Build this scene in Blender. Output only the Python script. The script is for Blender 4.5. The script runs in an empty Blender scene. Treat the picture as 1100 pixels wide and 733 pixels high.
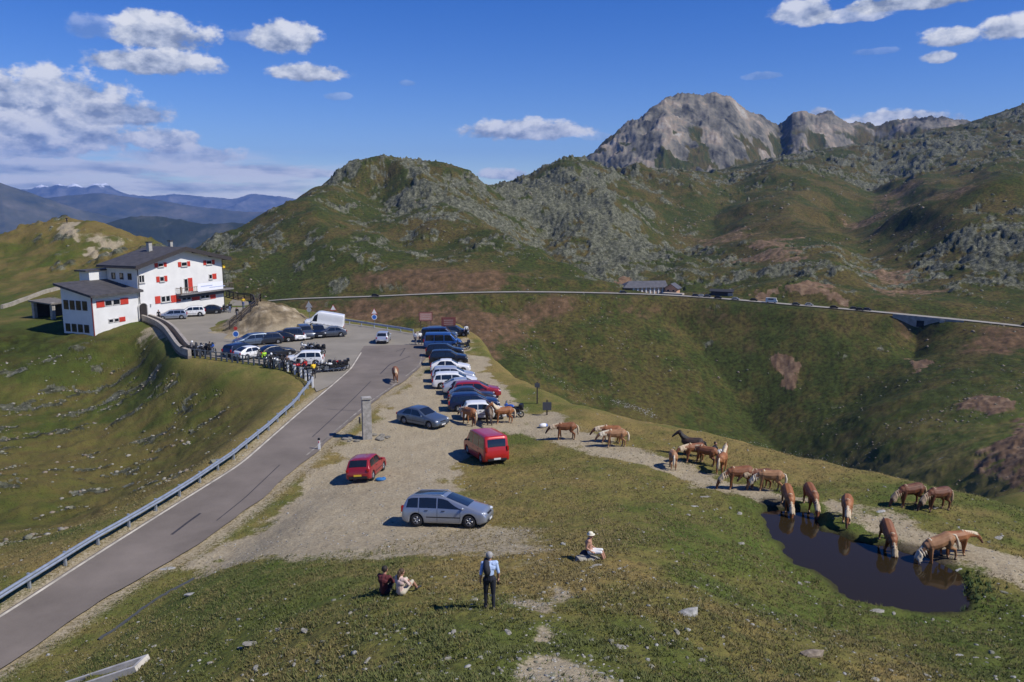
import bpy, bmesh, math, random, time
import numpy as np
from mathutils import Vector, Matrix
T0 = time.time()
R = math.radians
scene = bpy.context.scene
COL = scene.collection
# ------------------------------------------------------------------ camera
cam = bpy.data.cameras.new('camera'); cam_ob = bpy.data.objects.new('camera', cam); COL.objects.link(cam_ob)
cam.sensor_width = 36.0; cam.lens = 856.0/1100.0*36.0; cam.clip_start = .2; cam.clip_end = 90000
cam_ob.location = (0, 0, 17.8); cam_ob.rotation_euler = (R(90)-math.atan(144.5/856.0), 0, 0)
scene.camera = cam_ob
# ------------------------------------------------------------------ light
SUN_EL, SUN_X, SUN_Y = R(47), .93, -.37          # towards the sun: right of and a little behind the camera
sd = Vector((SUN_X*math.cos(SUN_EL), SUN_Y*math.cos(SUN_EL), math.sin(SUN_EL))).normalized()
sun = bpy.data.lights.new('sun', 'SUN'); sun.energy = 5.0; sun.angle = R(.53); sun.color = (1.0, .955, .88)
sun_ob = bpy.data.objects.new('sun', sun); COL.objects.link(sun_ob)
sun_ob.rotation_euler = (-sd).to_track_quat('-Z', 'Y').to_euler()
scene.view_settings.view_transform = 'Standard'; scene.view_settings.look = 'None'
scene.view_settings.exposure = 0.0; scene.view_settings.gamma = 1.0; scene.view_settings.use_curve_mapping = False
scene.render.engine = 'CYCLES'
scene.cycles.use_denoising = True
scene.cycles.max_bounces = 5; scene.cycles.diffuse_bounces = 2; scene.cycles.glossy_bounces = 3
scene.cycles.volume_bounces = 0; scene.cycles.transparent_max_bounces = 6
SKY_STRENGTH = .078
def build_world():
    w = bpy.data.worlds.new('World'); scene.world = w; w.use_nodes = True
    nt = w.node_tree; N = nt.nodes; L = nt.links; N.clear()
    def nd(t, **k):
        n = N.new(t)
        for a, b in k.items(): setattr(n, a, b)
        return n
    def val(sock, v):
        if hasattr(v, 'is_output'): L.new(v, sock)
        else: sock.default_value = v
    def M(op, a, b=0.0, c=None, clamp=False):
        n = nd('ShaderNodeMath', operation=op, use_clamp=clamp); val(n.inputs[0], a); val(n.inputs[1], b)
        if c is not None: val(n.inputs[2], c)
        return n.outputs[0]
    sky = nd('ShaderNodeTexSky', sky_type='NISHITA'); sky.sun_disc = False
    sky.sun_elevation = SUN_EL; sky.sun_rotation = math.atan2(SUN_X, SUN_Y)
    sky.altitude = 2200; sky.air_density = 1.0; sky.dust_density = .35; sky.ozone_density = 1.6
    hs = nd('ShaderNodeHueSaturation'); hs.inputs['Hue'].default_value = .522; hs.inputs['Saturation'].default_value = 1.45; hs.inputs['Value'].default_value = 1.62
    L.new(sky.outputs[0], hs.inputs['Color'])
    tc = nd('ShaderNodeTexCoord'); sx = nd('ShaderNodeSeparateXYZ'); L.new(tc.outputs['Generated'], sx.inputs[0])
    X, Y, Z = sx.outputs
    az = M('ARCTAN2', X, Y); el = M('ARCSINE', Z)
    def noise(su, sv, ou, ov, detail, rough, seed=0.0):
        cb = nd('ShaderNodeCombineXYZ'); val(cb.inputs[0], M('MULTIPLY_ADD', az, su, ou)); val(cb.inputs[1], M('MULTIPLY_ADD', el, sv, ov)); cb.inputs[2].default_value = seed
        n = nd('ShaderNodeTexNoise', noise_dimensions='3D'); n.inputs['Scale'].default_value = 1.0; n.inputs['Detail'].default_value = detail; n.inputs['Roughness'].default_value = rough
        L.new(cb.outputs[0], n.inputs['Vector']); return n.outputs[0]
    n1 = noise(34, 52, 0, 0, 9, .58)
    n2 = noise(34, 52, -.30, -.65, 9, .58)          # the same field seen a little nearer the sun
    n3 = noise(9, 60, 3, 1, 6, .55, 4.0)            # thin layers low over the horizon
    n4 = noise(9, 60, 2.85, .55, 6, .55, 4.0)
    wob = noise(14, 20, 7, 3, 3, .5, 9.0)
    def direction(px, py):
        x = (px-550)/856.0; y = (366.5-py)/856.0; p = math.atan(144.5/856.0)
        v = Vector((x, math.cos(p)+y*math.sin(p), -math.sin(p)+y*math.cos(p))).normalized()
        return math.atan2(v.x, v.y), math.asin(v.z)
    dens = None; lit = None
    # px, py, half width, half height, strength, greyness
    for px, py, w_, h_, st, gr in CLOUDS:
        a0, e0 = direction(px, py); wa = w_/856.0*math.cos(a0)*1.02; he = h_/856.0*1.08
        u = M('DIVIDE', M('SUBTRACT', az, a0), wa); v = M('DIVIDE', M('SUBTRACT', el, e0), he)
        vd = M('MULTIPLY', M('MINIMUM', v, 0.0), 1.35)          # flatter below
        vv = M('ADD', M('MAXIMUM', v, 0.0), M('MULTIPLY', vd, -1.0))
        rr = M('ADD', M('MULTIPLY', u, u), M('MULTIPLY', vv, vv))
        base = M('SUBTRACT', 1.0, M('POWER', rr, .8))
        f = M('ADD', base, M('MULTIPLY', M('SUBTRACT', n1, .5), 2.1))
        d = nd('ShaderNodeMapRange', interpolation_type='SMOOTHSTEP'); val(d.inputs[0], f); d.inputs[1].default_value = .08; d.inputs[2].default_value = .52
        d = M('MULTIPLY', d.outputs[0], st)
        s = M('ADD', M('MULTIPLY_ADD', v, .50, .60-gr), M('MULTIPLY', M('SUBTRACT', n1, n2), 2.6), clamp=True)  # bright tops and self-shadow painted into the cloud tone
        if dens is None: dens, lit = d, M('MULTIPLY', s, d)
        else:
            k = M('SUBTRACT', 1.0, d); lit = M('ADD', M('MULTIPLY', lit, k), M('MULTIPLY', s, d)); dens = M('ADD', M('MULTIPLY', dens, k), d)
    # layered bands low on the left
    def band(a, b, c, d_):
        m1 = nd('ShaderNodeMapRange', interpolation_type='SMOOTHSTEP'); val(m1.inputs[0], el); m1.inputs[1].default_value = a; m1.inputs[2].default_value = b
        m2 = nd('ShaderNodeMapRange', interpolation_type='SMOOTHSTEP'); val(m2.inputs[0], el); m2.inputs[1].default_value = c; m2.inputs[2].default_value = d_
        return M('MULTIPLY', m1.outputs[0], M('SUBTRACT', 1.0, m2.outputs[0]))
    m3 = nd('ShaderNodeMapRange', interpolation_type='SMOOTHSTEP'); val(m3.inputs[0], az); m3.inputs[1].default_value = -.30; m3.inputs[2].default_value = -.14
    bm_ = M('MULTIPLY', band(-.01, .008, .036, .075), M('SUBTRACT', 1.0, m3.outputs[0]))
    fb = nd('ShaderNodeMapRange', interpolation_type='SMOOTHSTEP'); val(fb.inputs[0], M('ADD', n3, M('MULTIPLY_ADD', bm_, .28, -.28))); fb.inputs[1].default_value = .27; fb.inputs[2].default_value = .46
    db = M('MULTIPLY', M('MULTIPLY', fb.outputs[0], bm_), .9)
    sb = M('ADD', .88, M('MULTIPLY', M('SUBTRACT', n3, n4), 3.2), clamp=True)
    k = M('SUBTRACT', 1.0, db); lit = M('ADD', M('MULTIPLY', lit, k), M('MULTIPLY', sb, db)); dens = M('ADD', M('MULTIPLY', dens, k), db)
    litn = M('DIVIDE', lit, M('MAXIMUM', dens, .001))
    ramp = nd('ShaderNodeValToRGB'); L.new(litn, ramp.inputs[0]); e = ramp.color_ramp.elements
    e[0].position = 0.0; e[0].color = (.25, .29, .37, 1); e[1].position = 1.0; e[1].color = (.92, .92, .92, 1)
    q = ramp.color_ramp.elements.new(.5); q.color = (.56, .60, .67, 1)
    b1 = nd('ShaderNodeBackground'); L.new(hs.outputs[0], b1.inputs[0]); b1.inputs[1].default_value = SKY_STRENGTH
    b2 = nd('ShaderNodeBackground'); L.new(ramp.outputs[0], b2.inputs[0]); b2.inputs[1].default_value = 1.0
    mx = nd('ShaderNodeMixShader'); L.new(dens, mx.inputs[0]); L.new(b1.outputs[0], mx.inputs[1]); L.new(b2.outputs[0], mx.inputs[2])
    out = nd('ShaderNodeOutputWorld'); L.new(mx.outputs[0], out.inputs[0])
    w.cycles.sampling_method = 'MANUAL'; w.cycles.sample_map_resolution = 512
CLOUDS = [(172,37,62,22,.92,.12),(165,68,74,15,.95,.10),(108,32,40,14,.30,.2),(303,42,44,19,.9,.08),(330,79,44,11,.95,.05),(268,40,26,9,.35,.15),(362,104,16,5,.3,.25),
          (35,108,110,32,.95,.12),(40,142,125,26,.97,.02),(175,152,38,16,.95,.0),(130,122,60,16,.9,.2),(200,168,70,12,.85,.1),(0,160,90,14,.9,.1),
          (70,180,95,9,.9,-.05),(235,183,85,8,.9,-.1),(330,187,55,6,.85,-.1),(30,196,90,7,.85,-.05),(170,201,110,6,.8,-.05),(420,205,70,4,.4,0),
          (560,141,78,14,.97,.02),(540,188,32,8,.95,-.1),(640,147,22,5,.3,.2),
          (862,15,38,14,.8,.05),(915,17,46,9,.7,.05),(985,2,80,10,.9,.2),(1020,41,34,11,.92,.05),(1009,62,20,7,.9,.05),(1090,30,40,13,.92,.05),(965,129,66,11,.97,-.05),(884,121,16,7,.8,.0),(820,82,22,5,.25,.25),(438,90,12,4,.2,.2),(940,56,30,4,.16,.25)]
build_world()
# ------------------------------------------------------------------ camera model (photo frame 1100 x 733)
CZ = 17.8; FPX = 856.0; PITCH = math.atan(144.5/FPX)
cp_, sp_ = math.cos(PITCH), math.sin(PITCH)
def ray(px, py):
    x = (px-550.0)/FPX; y = (366.5-py)/FPX
    return np.array([x, cp_+y*sp_, -sp_+y*cp_])
def at_d(px, py, d):
    return np.array([0, 0, CZ]) + ray(px, py)*d
def at_z(px, py, z):
    v = ray(px, py); return np.array([0, 0, CZ]) + v*((z-CZ)/v[2])
def project(x, y, z):
    dz = z-CZ; f = y*cp_-dz*sp_; u = y*sp_+dz*cp_
    return 550+FPX*x/f, 366.5-FPX*u/f

# ------------------------------------------------------------------ survey of the pass: points of known height / distance
ZP = []                                    # (px, py, z)
ZP += [(300,733,5.5),(430,733,7.2),(550,733,8.0),(680,733,7.6),(800,733,6.4),(900,733,5.2),(1000,733,4.2),(1100,733,3.3),(1250,733,2.6),
 (526,655,6.0),(425,640,5.4),(480,690,7.0),(620,680,6.6),(250,620,1.9),(300,600,2.0),(300,650,3.8),(220,650,2.0),(200,700,2.8),(150,733,2.0),(100,722,1.0),(350,690,5.6),(370,620,3.6),
 (400,600,3.0),(400,560,1.5),(300,560,.7),(330,535,.4),(478,567,2.0),(560,565,2.2),(390,515,.45),(450,520,.7),(525,500,.3),(600,520,1.2),
 (640,600,4.5),(580,610,4.4),(640,560,2.7),(640,520,1.3),(640,490,.6),(700,600,4.1),(700,560,2.3),(700,530,1.2),(800,600,2.4),(800,570,1.5),(760,640,4.6),(700,680,6.2),(850,660,2.6),
 (900,680,2.6),(1000,690,2.1),(1060,672,1.35),(1100,690,2.0),(1100,640,1.0),(1250,660,1.0),(820,570,1.25),(850,620,1.5),(930,655,1.5),
 (900,555,1.15),(960,570,1.15),(1050,600,1.15),(1000,580,1.15),(980,540,.9),(1100,590,.9),(1200,610,.8),(870,535,1.1),
 (600,470,.2),(650,485,.4),(700,500,.6),(750,515,.75),(800,527,.9),(840,540,1.1),(760,490,.4),(850,505,.4),(950,530,.5),
 (530,393,-.1),(560,410,-.2),(600,425,-.3),(640,440,-.3),(700,455,-.4),(760,466,-.3),(800,476,-.3),(850,487,-.3),(900,499,-.3),(950,512,-.3),(1000,524,-.3),(1050,535,-.4),(1100,547,-.5),(1200,570,-.7),(1300,592,-1)]
DP = []                                    # (px, py, depth)
# bowl on the left, knoll behind the hotel
DP += [(150,385,113),(170,400,100),(185,394,98),(150,405,103),(205,402,92.5),(235,405,88),(205,430,87),(150,430,95),(100,380,113),(0,385,113),(-100,390,110),(-250,400,100),(100,420,105),(0,420,103),(50,455,92),(-100,460,90),(150,460,85),(-200,480,80),
 (220,455,80),(50,520,66),(-80,540,60),(130,520,68),(200,490,70),(20,580,48.5),(-60,620,42),(90,560,54),(-200,640,40),
 (20,352,124),(0,335,140),(-100,340,140),(-250,345,140),(50,305,170),(0,300,180),(-100,300,180),(-250,300,190),(100,285,180),(20,268,205),(-20,268,205),(-100,272,205),(-250,280,200),
 (20,247,222),(40,242,225),(70,237.5,228),(95,240,226),(130,250,215),(170,262,205),(200,288,200),(225,300,190),(215,300,175),(0,258,215),(130,270,195)]
# far road across the valley
ROAD2 = [(228,334,475),(260,327,472),(290,322.5,470),(340,320.5,464),(400,319,460),(460,316,456),(530,314,455),(590,314,458),(640,315,460),(690,316,464),(740,318.5,465),(800,323,452),(860,328.5,440),(900,331.5,432),(955,336.5,420),(1000,341,410),(1040,344.5,402),(1100,351,388),(1180,360,370),(1300,376,340)]
DP += ROAD2
DP += [(1000,400,350),(1000,450,295),(1000,500,235),(1100,400,322),(1100,450,258),(1100,500,198),(1100,532,158),(1250,420,290),(1250,500,190),(900,420,385),(900,460,350),(950,440,330),(950,480,290)]
# slopes above the far road
DP += [(240,300,500),(300,290,520),(300,250,580),(360,285,510),(430,290,485),(430,250,580),(500,285,490),(500,240,640),(560,290,500),(560,250,640),(620,290,505),(620,250,680),(690,303,482),(680,285,520),(690,250,700),
 (760,300,490),(760,270,600),(760,235,800),(760,205,950),(830,300,470),(840,262,640),(830,225,850),(900,300,480),(900,262,650),(900,225,880),(900,195,1120),
 (970,310,450),(980,275,560),(980,235,760),(980,190,1150),(1050,320,430),(1050,280,500),(1050,235,600),(1060,212,660),(1060,190,1000),(1100,318,430),(1100,270,500),(1100,225,590),(1100,207,640),(1100,180,1100),(1200,325,420),(1200,230,580),(1200,160,1200),(1300,330,400),(1300,240,560),(1300,150,1200)]
# ridge crest
RIDGE = [(190, 278.0, 560), (225, 283.4, 590), (240, 252.4, 620), (265, 245.4, 640), (290, 229.8, 660), (315, 219.4, 690), (340, 204.2, 720), (365, 196.3, 735), (390, 176.6, 750), (412, 193.7, 745), (430, 177.0, 750), (455, 189.8, 765), (480, 175.8, 785), (500, 171.1, 800), (525, 188.5, 850), (545, 207.9, 900), (560, 204.1, 930), (580, 195.3, 960), (600, 188.9, 990), (630, 175.9, 1020), (650, 191.8, 1040), (665, 189.8, 1050), (685, 169.6, 1060), (700, 174.6, 1080), (740, 182.2, 1120), (790, 181.1, 1170), (850, 184.0, 1250), (890, 176.0, 1320), (930, 166.0, 1400), (960, 156.0, 1480), (1000, 145.0, 1560), (1050, 129.0, 1650), (1100, 116.5, 1750), (1180, 102.0, 1850), (1300, 95.0, 1900)]
DP += RIDGE
PEAK = [(560,215,2050),(600,193,2100),(620,180,2150),(640,163,2180),(660,146,2200),(680,126,2240),(695,120,2260),(715,103,2300),(735,103,2330),(750,104.5,2340),(770,101,2360),(785,103,2370),(800,113,2390),(820,125,2420),(836,137,2450),(842,133,2470),(852,119,2480),(866,116,2480),(876,122,2485),(888,122,2490),(905,131,2490),(940,137,2500),(960,133,2480),(990,128,2430),(1020,126,2400),(1060,140,2400),(1150,160,2400)]
WP = []                                    # world points
WP += [(0,3,13.0),(0,8,11.0),(0,12,9.6),(-10,6,9.5),(12,6,11),(-22,12,3.0),(25,14,5.5),(0,-3,14.5),(-40,20,-3.5),(45,20,1.5),(-70,35,-8),(70,30,-1)]
def pt(theta_px, r, z):
    v = ray(theta_px, 222); h = math.hypot(v[0], v[1]); return (v[0]/h*r, v[1]/h*r, z)
# flanks beyond the near crest and the valley floor
CREST = [q for q in ZP if q[2] <= 0 and q[0] >= 530]
for (px, py, z) in CREST:
    p = at_z(px, py, z); r = math.hypot(p[0], p[1])
    if px < 520: continue
    for dr, zz in ((4,-2.2),(12,-8.0),(30,-20),(70,-42)) if px < 1020 else ((4,-2.2),(12,-8.0),(30,-20)):
        WP.append(pt(px, r+dr, zz))
for px, rb, zb in ((-250,420,-60),(-100,380,-50),(0,380,-45),(100,360,-45),(180,330,-40),(240,300,-40),(300,300,-50),(360,300,-55),(430,300,-60),(515,300,-66),(600,310,-76),(700,315,-84),(800,305,-88),(900,300,-90),(1000,215,-70),(1100,140,-50),(1250,130,-46)):
    WP.append(pt(px, rb, zb))
for px, rb, zb in ((-250,1000,-260),(-100,1000,-260),(0,1000,-260),(100,1000,-250),(160,900,-200),(-250,2600,-500),(0,2600,-450),(100,2600,-400),(200,1100,-150),(200,2600,-350),(300,1200,0),(400,1200,20),(300,2600,-300),(400,2600,-200),(480,2600,-120),(500,1300,10),(560,1500,10),(640,1450,30),(720,1500,60),(800,1550,90),(900,1700,130),(1000,2300,120),(1060,2400,130),(1100,2450,140),(1250,2600,150),
                   (500,2900,-60)):
    WP.append(pt(px, rb, zb))
# ground falling away behind the far edge of the plateau
for px, py in ((250,319),(270,322),(300,329),(330,336),(362,342),(400,348),(443,355),(470,352),(500,356),(510,366)):
    p = at_z(px, py, 0); r = math.hypot(p[0], p[1])
    for dr, zz in ((5,-1.0),(14,-5.0),(40,-17),(90,-36)): WP.append(pt(px, r+dr, zz))
for px in (560, 620, 700, 780, 860, 940, 1020, 1100, 1250):
    for r, z in () if px > 1000 else ((2150, 40), (2500, 60), (2900, 40), (3200, 20)): WP.append(pt(px, r, z+(px > 900)*60))
# outer wings
for px in (-600,-1500): 
    for r, z in ((30,-4),(60,-9),(110,-6),(160,0),(250,8),(450,-60),(1000,-250),(2600,-450)): WP.append(pt(px, r, z))
for px in (1700,2600):
    for r, z in ((25,2.5),(50,0),(70,-8),(200,-85),(330,-50),(600,60),(1200,150),(1900,240),(3000,200)): WP.append(pt(px, r, z))
# plateau of the pass: flat outline, height 0
PLAT_PX = [(-30,679),(60,622),(150,563),(230,513),(290,465),(322,433),(334,416),(330,405),(310,396),(280,391),(240,385),(205,381),(190,366),(172,349),(155,341),(142,330),(240,316),(282,323),(300,329),(330,336),(362,342),(400,348),(443,355),(470,352),(500,356),(515,372),(530,398),(548,425),(570,445),(560,458),(500,476),(430,482),(372,478),(340,500),(300,530),(250,570),(200,603),(140,634),(60,688),(-10,735)]
PLAT = np.array([at_z(a, b, 0)[:2] for a, b in PLAT_PX])
def seg_pts(poly, step, closed=True):
    out = []; n = len(poly)
    for i in range(n if closed else n-1):
        a, b = poly[i], poly[(i+1) % n]; m = max(1, int(np.hypot(*(b-a))/step))
        for k in range(m): out.append(a+(b-a)*k/m)
    return np.array(out)
def inside(x, y, poly):
    x = np.asarray(x); r = np.zeros(x.shape, bool); n = len(poly); j = n-1
    for i in range(n):
        xi, yi = poly[i]; xj, yj = poly[j]
        if yi != yj:
            c = ((yi > y) != (yj > y)) & (x < (xj-xi)*(y-yi)/(yj-yi)+xi); r ^= c
        j = i
    return r
def seg_dist(x, y, poly, closed=True):
    d = np.full(np.shape(x), 1e18); n = len(poly)
    for i in range(n if closed else n-1):
        ax, ay = poly[i][:2]; bx, by = poly[(i+1) % n][:2]
        dx, dy = bx-ax, by-ay; L = dx*dx+dy*dy+1e-12
        t = np.clip(((x-ax)*dx+(y-ay)*dy)/L, 0, 1)
        d = np.minimum(d, (x-ax-t*dx)**2+(y-ay-t*dy)**2)
    return np.sqrt(d)
def sdf(x, y, poly, pad=30.0):
    """signed distance, negative inside; far points get +pad"""
    x = np.asarray(x, float); y = np.asarray(y, float); poly = np.asarray(poly)
    out = np.full(x.shape, pad)
    lo = poly.min(0)-pad; hi = poly.max(0)+pad
    m = (x > lo[0]) & (x < hi[0]) & (y > lo[1]) & (y < hi[1])
    if m.any():
        xs, ys = x[m], y[m]; d = seg_dist(xs, ys, poly); d[inside(xs, ys, poly)] *= -1
        out[m] = np.minimum(d, pad)
    return out
ctrl = [tuple(at_z(a, b, c)) for a, b, c in ZP]+[tuple(at_d(a, b, c)) for a, b, c in DP]+WP
def dens(line, n=3):
    out = []
    for a, b in zip(line[:-1], line[1:]):
        for k in range(1, n): out.append(tuple(at_d(*[a[i]+(b[i]-a[i])*k/n for i in range(3)])))
    return out
ctrl += dens(RIDGE, 2)+dens(ROAD2, 2)
gx, gy = np.meshgrid(np.arange(-75, 20, 9.0), np.arange(30, 155, 9.0))
ins = sdf(gx.ravel(), gy.ravel(), PLAT) < -1
ctrl += [(a, b, 0.0) for a, b in zip(gx.ravel()[ins], gy.ravel()[ins])]
ctrl += [(p[0], p[1], 0.0) for p in seg_pts(PLAT, 9.0)]
ctrl = np.array(ctrl)
def tolog(x, y):
    return np.arctan2(x, y), np.log(np.hypot(x, y)+4.0)
def rbf_fit(c):
    u, v = tolog(c[:, 0], c[:, 1]); r = np.hypot(c[:, 0], c[:, 1]); w = c[:, 2]/(r+60)
    # drop near duplicates
    keep = []; 
    for i in range(len(u)):
        if all((u[i]-u[k])**2+(v[i]-v[k])**2 > 1.0e-5 for k in keep): keep.append(i)
    u, v, w = u[keep], v[keep], w[keep]; n = len(u)
    d2 = (u[:, None]-u)**2+(v[:, None]-v)**2
    A = np.zeros((n+3, n+3)); A[:n, :n] = .5*d2*np.log(d2+1e-12)+np.eye(n)*2e-6
    A[:n, n] = 1; A[:n, n+1] = u; A[:n, n+2] = v; A[n:, :n] = A[:n, n:].T
    s = np.linalg.solve(A, np.r_[w, 0, 0, 0]); return u, v, s
RB = rbf_fit(ctrl)
U0, U1, NU = -1.30, 1.30, 420
V0, V1, NV = math.log(5.0), math.log(3604.0), 640
def coarse():
    uu = np.linspace(U0, U1, NU); vv = np.linspace(V0, V1, NV); u, v, s = RB; n = len(u)
    W = np.zeros((NU, NV))
    for i in range(NU):
        d2 = (uu[i]-u[:, None])**2+(vv[None, :]-v[:, None])**2
        W[i] = s[:n] @ (.5*d2*np.log(d2+1e-12)) + s[n]+s[n+1]*uu[i]+s[n+2]*vv
    return W
WG = coarse()
def cubic(t):
    return (-.5*t+t*t-.5*t**3, 1-2.5*t*t+1.5*t**3, .5*t+2*t*t-1.5*t**3, -.5*t*t+.5*t**3)
def base_h(x, y):
    u, v = tolog(x, y)
    a = np.clip((u-U0)/(U1-U0)*(NU-1), 1, NU-2.001); b = np.clip((v-V0)/(V1-V0)*(NV-1), 1, NV-2.001)
    i = a.astype(int); j = b.astype(int); i = np.minimum(i, NU-3); j = np.minimum(j, NV-3)
    ca, cb = cubic(a-i), cubic(b-j); s = 0
    for k in range(4):
        for l in range(4): s = s+ca[k]*cb[l]*WG[i+k-1, j+l-1]
    return s*(np.hypot(x, y)+60)
def sstep(a, b, x):
    t = np.clip((x-a)/(b-a), 0, 1); return t*t*(3-2*t)

def vnoise(x, y, seed=0):
    xi = np.floor(x).astype(np.int64); yi = np.floor(y).astype(np.int64); fx = x-xi; fy = y-yi
    fx = fx*fx*fx*(fx*(fx*6-15)+10); fy = fy*fy*fy*(fy*(fy*6-15)+10)
    def h(a, b):
        n = (a*374761393+b*668265263+seed*1442695041) & 0x7fffffff
        n = ((n ^ (n >> 13))*1274126177) & 0x7fffffff
        n = ((n ^ (n >> 16))*668265263) & 0x7fffffff
        return ((n ^ (n >> 15)) & 0xffff)/65535.0
    a = h(xi, yi); b = h(xi+1, yi); c = h(xi, yi+1); d = h(xi+1, yi+1)
    return (a+(b-a)*fx)*(1-fy)+(c+(d-c)*fx)*fy
def fbm(x, y, wl, octv=4, seed=0, gain=.5, ridged=False):
    s = 0; a = 1; t = 0; ca, sa = .8, .6
    x = np.asarray(x, float); y = np.asarray(y, float)
    for k in range(octv):
        n = vnoise(x/wl, y/wl, seed+k)
        if ridged: n = 1-np.abs(2*n-1)
        s = s+a*n; t += a; a *= gain; wl /= 2.03; x, y = x*ca-y*sa+13.7, x*sa+y*ca+5.1
    return s/t
def world(poly, z=0.0): return np.array([at_z(a, b, z)[:2] for a, b in poly])
# --- outlines on the flat pass, traced on the ground
ROAD_L = world([(-60,697),(0,661),(91,602),(182,545),(255,500),(318,445),(353,416),(375,397),(391,372)])
ROAD_R = world([(-60,757),(0,716),(45,689),(95,655),(136,627),(205,593),(273,543),(336,489),(360,468),(388,444),(402,432),(425,416),(455,393),(458,370)])
ROAD_POLY = np.vstack([ROAD_L, ROAD_R[::-1]])
LOT = world([(391,372),(375,397),(360,410),(352,416),(340,421),(334,410),(328,404),(310,396),(280,391),(240,385.5),(205,381),(196,371),(180,353),(172,347),(166,345),(153,344),(240,331),(250,322),(277,325),(262,343),(240,364),(262,366),(300,362),(322,354),(332,344),(362,346),(400,351),(442,358),(462,353),(480,353),(458,370)])
MOUND = at_z(290, 351, 0)
POND = world([(816,551),(822,562),(830,577),(849,604),(882,618),(909,639),(936,647),(964,654),(991,658),(1018,660),(1040,655),(1046,641),(1032,626),(1026,614),(1007,604),(988,596),(969,591),(953,585),(936,583),(920,578),(904,570),(884,567),(874,549),(852,544),(830,543)], 1.0)
R2 = np.array([at_d(*q) for q in ROAD2])
def resample(line, n):
    line = np.asarray(line, float); s = np.r_[0, np.cumsum(np.hypot(*np.diff(line[:, :2], axis=0).T))]
    t = np.linspace(0, s[-1], n); return np.stack([np.interp(t, s, line[:, k]) for k in range(line.shape[1])], 1)
def smooth_line(line, n=160, it=12):
    q = resample(line, n)
    for _ in range(it): q[1:-1] = q[1:-1]*.5+(q[:-2]+q[2:])*.25
    return q
R2S = smooth_line(R2, 160, 30)
BIGREL = [([(430,177,748),(480,225,670),(545,265,570),(610,300,478)], 15, 34), ([(520,192,850),(570,232,740),(640,280,540)], -17, 44), ([(600,176,985),(672,222,800),(735,275,585)], 20, 46), ([(700,182,1080),(715,230,820),(690,285,520)], -15, 42), ([(790,186,1170),(770,232,830),(742,288,520)], -20, 50), ([(850,190,1230),(868,232,850),(885,290,500)], 14, 48), ([(330,206,700),(365,248,590),(400,282,500)], 10, 30), ([(385,196,720),(440,245,600),(470,285,492)], -10, 34), ([(955,165,1430),(935,215,960),(915,262,660),(940,305,470)], -18, 55), ([(1010,185,1150),(1000,230,740),(1020,262,590)], 12, 40), ([(1085,180,1150),(1075,215,640)], 14, 36)]
BIGREL = [(np.array([at_d(*q) for q in l]), d, w) for l, d, w in BIGREL]
SHADE_RECT = None
def near_line(x, y, line, maxd):
    """distance to a 3-column polyline and its z at the nearest point"""
    x = np.asarray(x, float); y = np.asarray(y, float)
    d = np.full(x.shape, maxd*1.0); z = np.zeros(x.shape)
    lo = line[:, :2].min(0)-maxd; hi = line[:, :2].max(0)+maxd
    m = (x > lo[0]) & (x < hi[0]) & (y > lo[1]) & (y < hi[1])
    if not m.any(): return d, z
    xs, ys = x[m], y[m]; dm = np.full(xs.shape, maxd*1.0); zm = np.zeros(xs.shape)
    for a, b in zip(line[:-1], line[1:]):
        dx, dy = b[0]-a[0], b[1]-a[1]; L = dx*dx+dy*dy+1e-9
        t = np.clip(((xs-a[0])*dx+(ys-a[1])*dy)/L, 0, 1)
        e = np.hypot(xs-a[0]-t*dx, ys-a[1]-t*dy); k = e < dm
        dm[k] = e[k]; zm[k] = (a[2]+t*(b[2]-a[2]))[k]
    d[m] = dm; z[m] = zm; return d, z
def gully(pts_px, dep):  # polyline on the far slope
    return np.array([at_d(a, b, c) for a, b, c in pts_px])
CULV = at_d(985, 341, 413)
GUL = [(gully([(986,345,408),(985,354,396),(984,362,390)],0), 8, 10),
       (gully([(700,322,462),(740,345,440),(790,385,400),(825,430,365),(850,480,335)],0), 7, 16),
       (gully([(545,320,452),(575,350,430),(600,385,400),(640,420,370)],0), 4, 14)]
SPUR = [(gully([(870,342,425),(880,390,392),(880,450,350)],0), 6, 24)]
PKX = np.array([at_d(*q) for q in PEAK]); PKT = np.arctan2(PKX[:, 0], PKX[:, 1]); PKR = np.hypot(PKX[:, 0], PKX[:, 1])
def peak_h(x, y, r):
    t = np.arctan2(x, y); zc = np.interp(t, PKT, PKX[:, 2], left=-200, right=0); rc = np.interp(t, PKT, PKR); d = r-rc
    a = np.sqrt(d*d+900)-30; return zc-a*np.where(d < 0, .62, .85)
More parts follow.
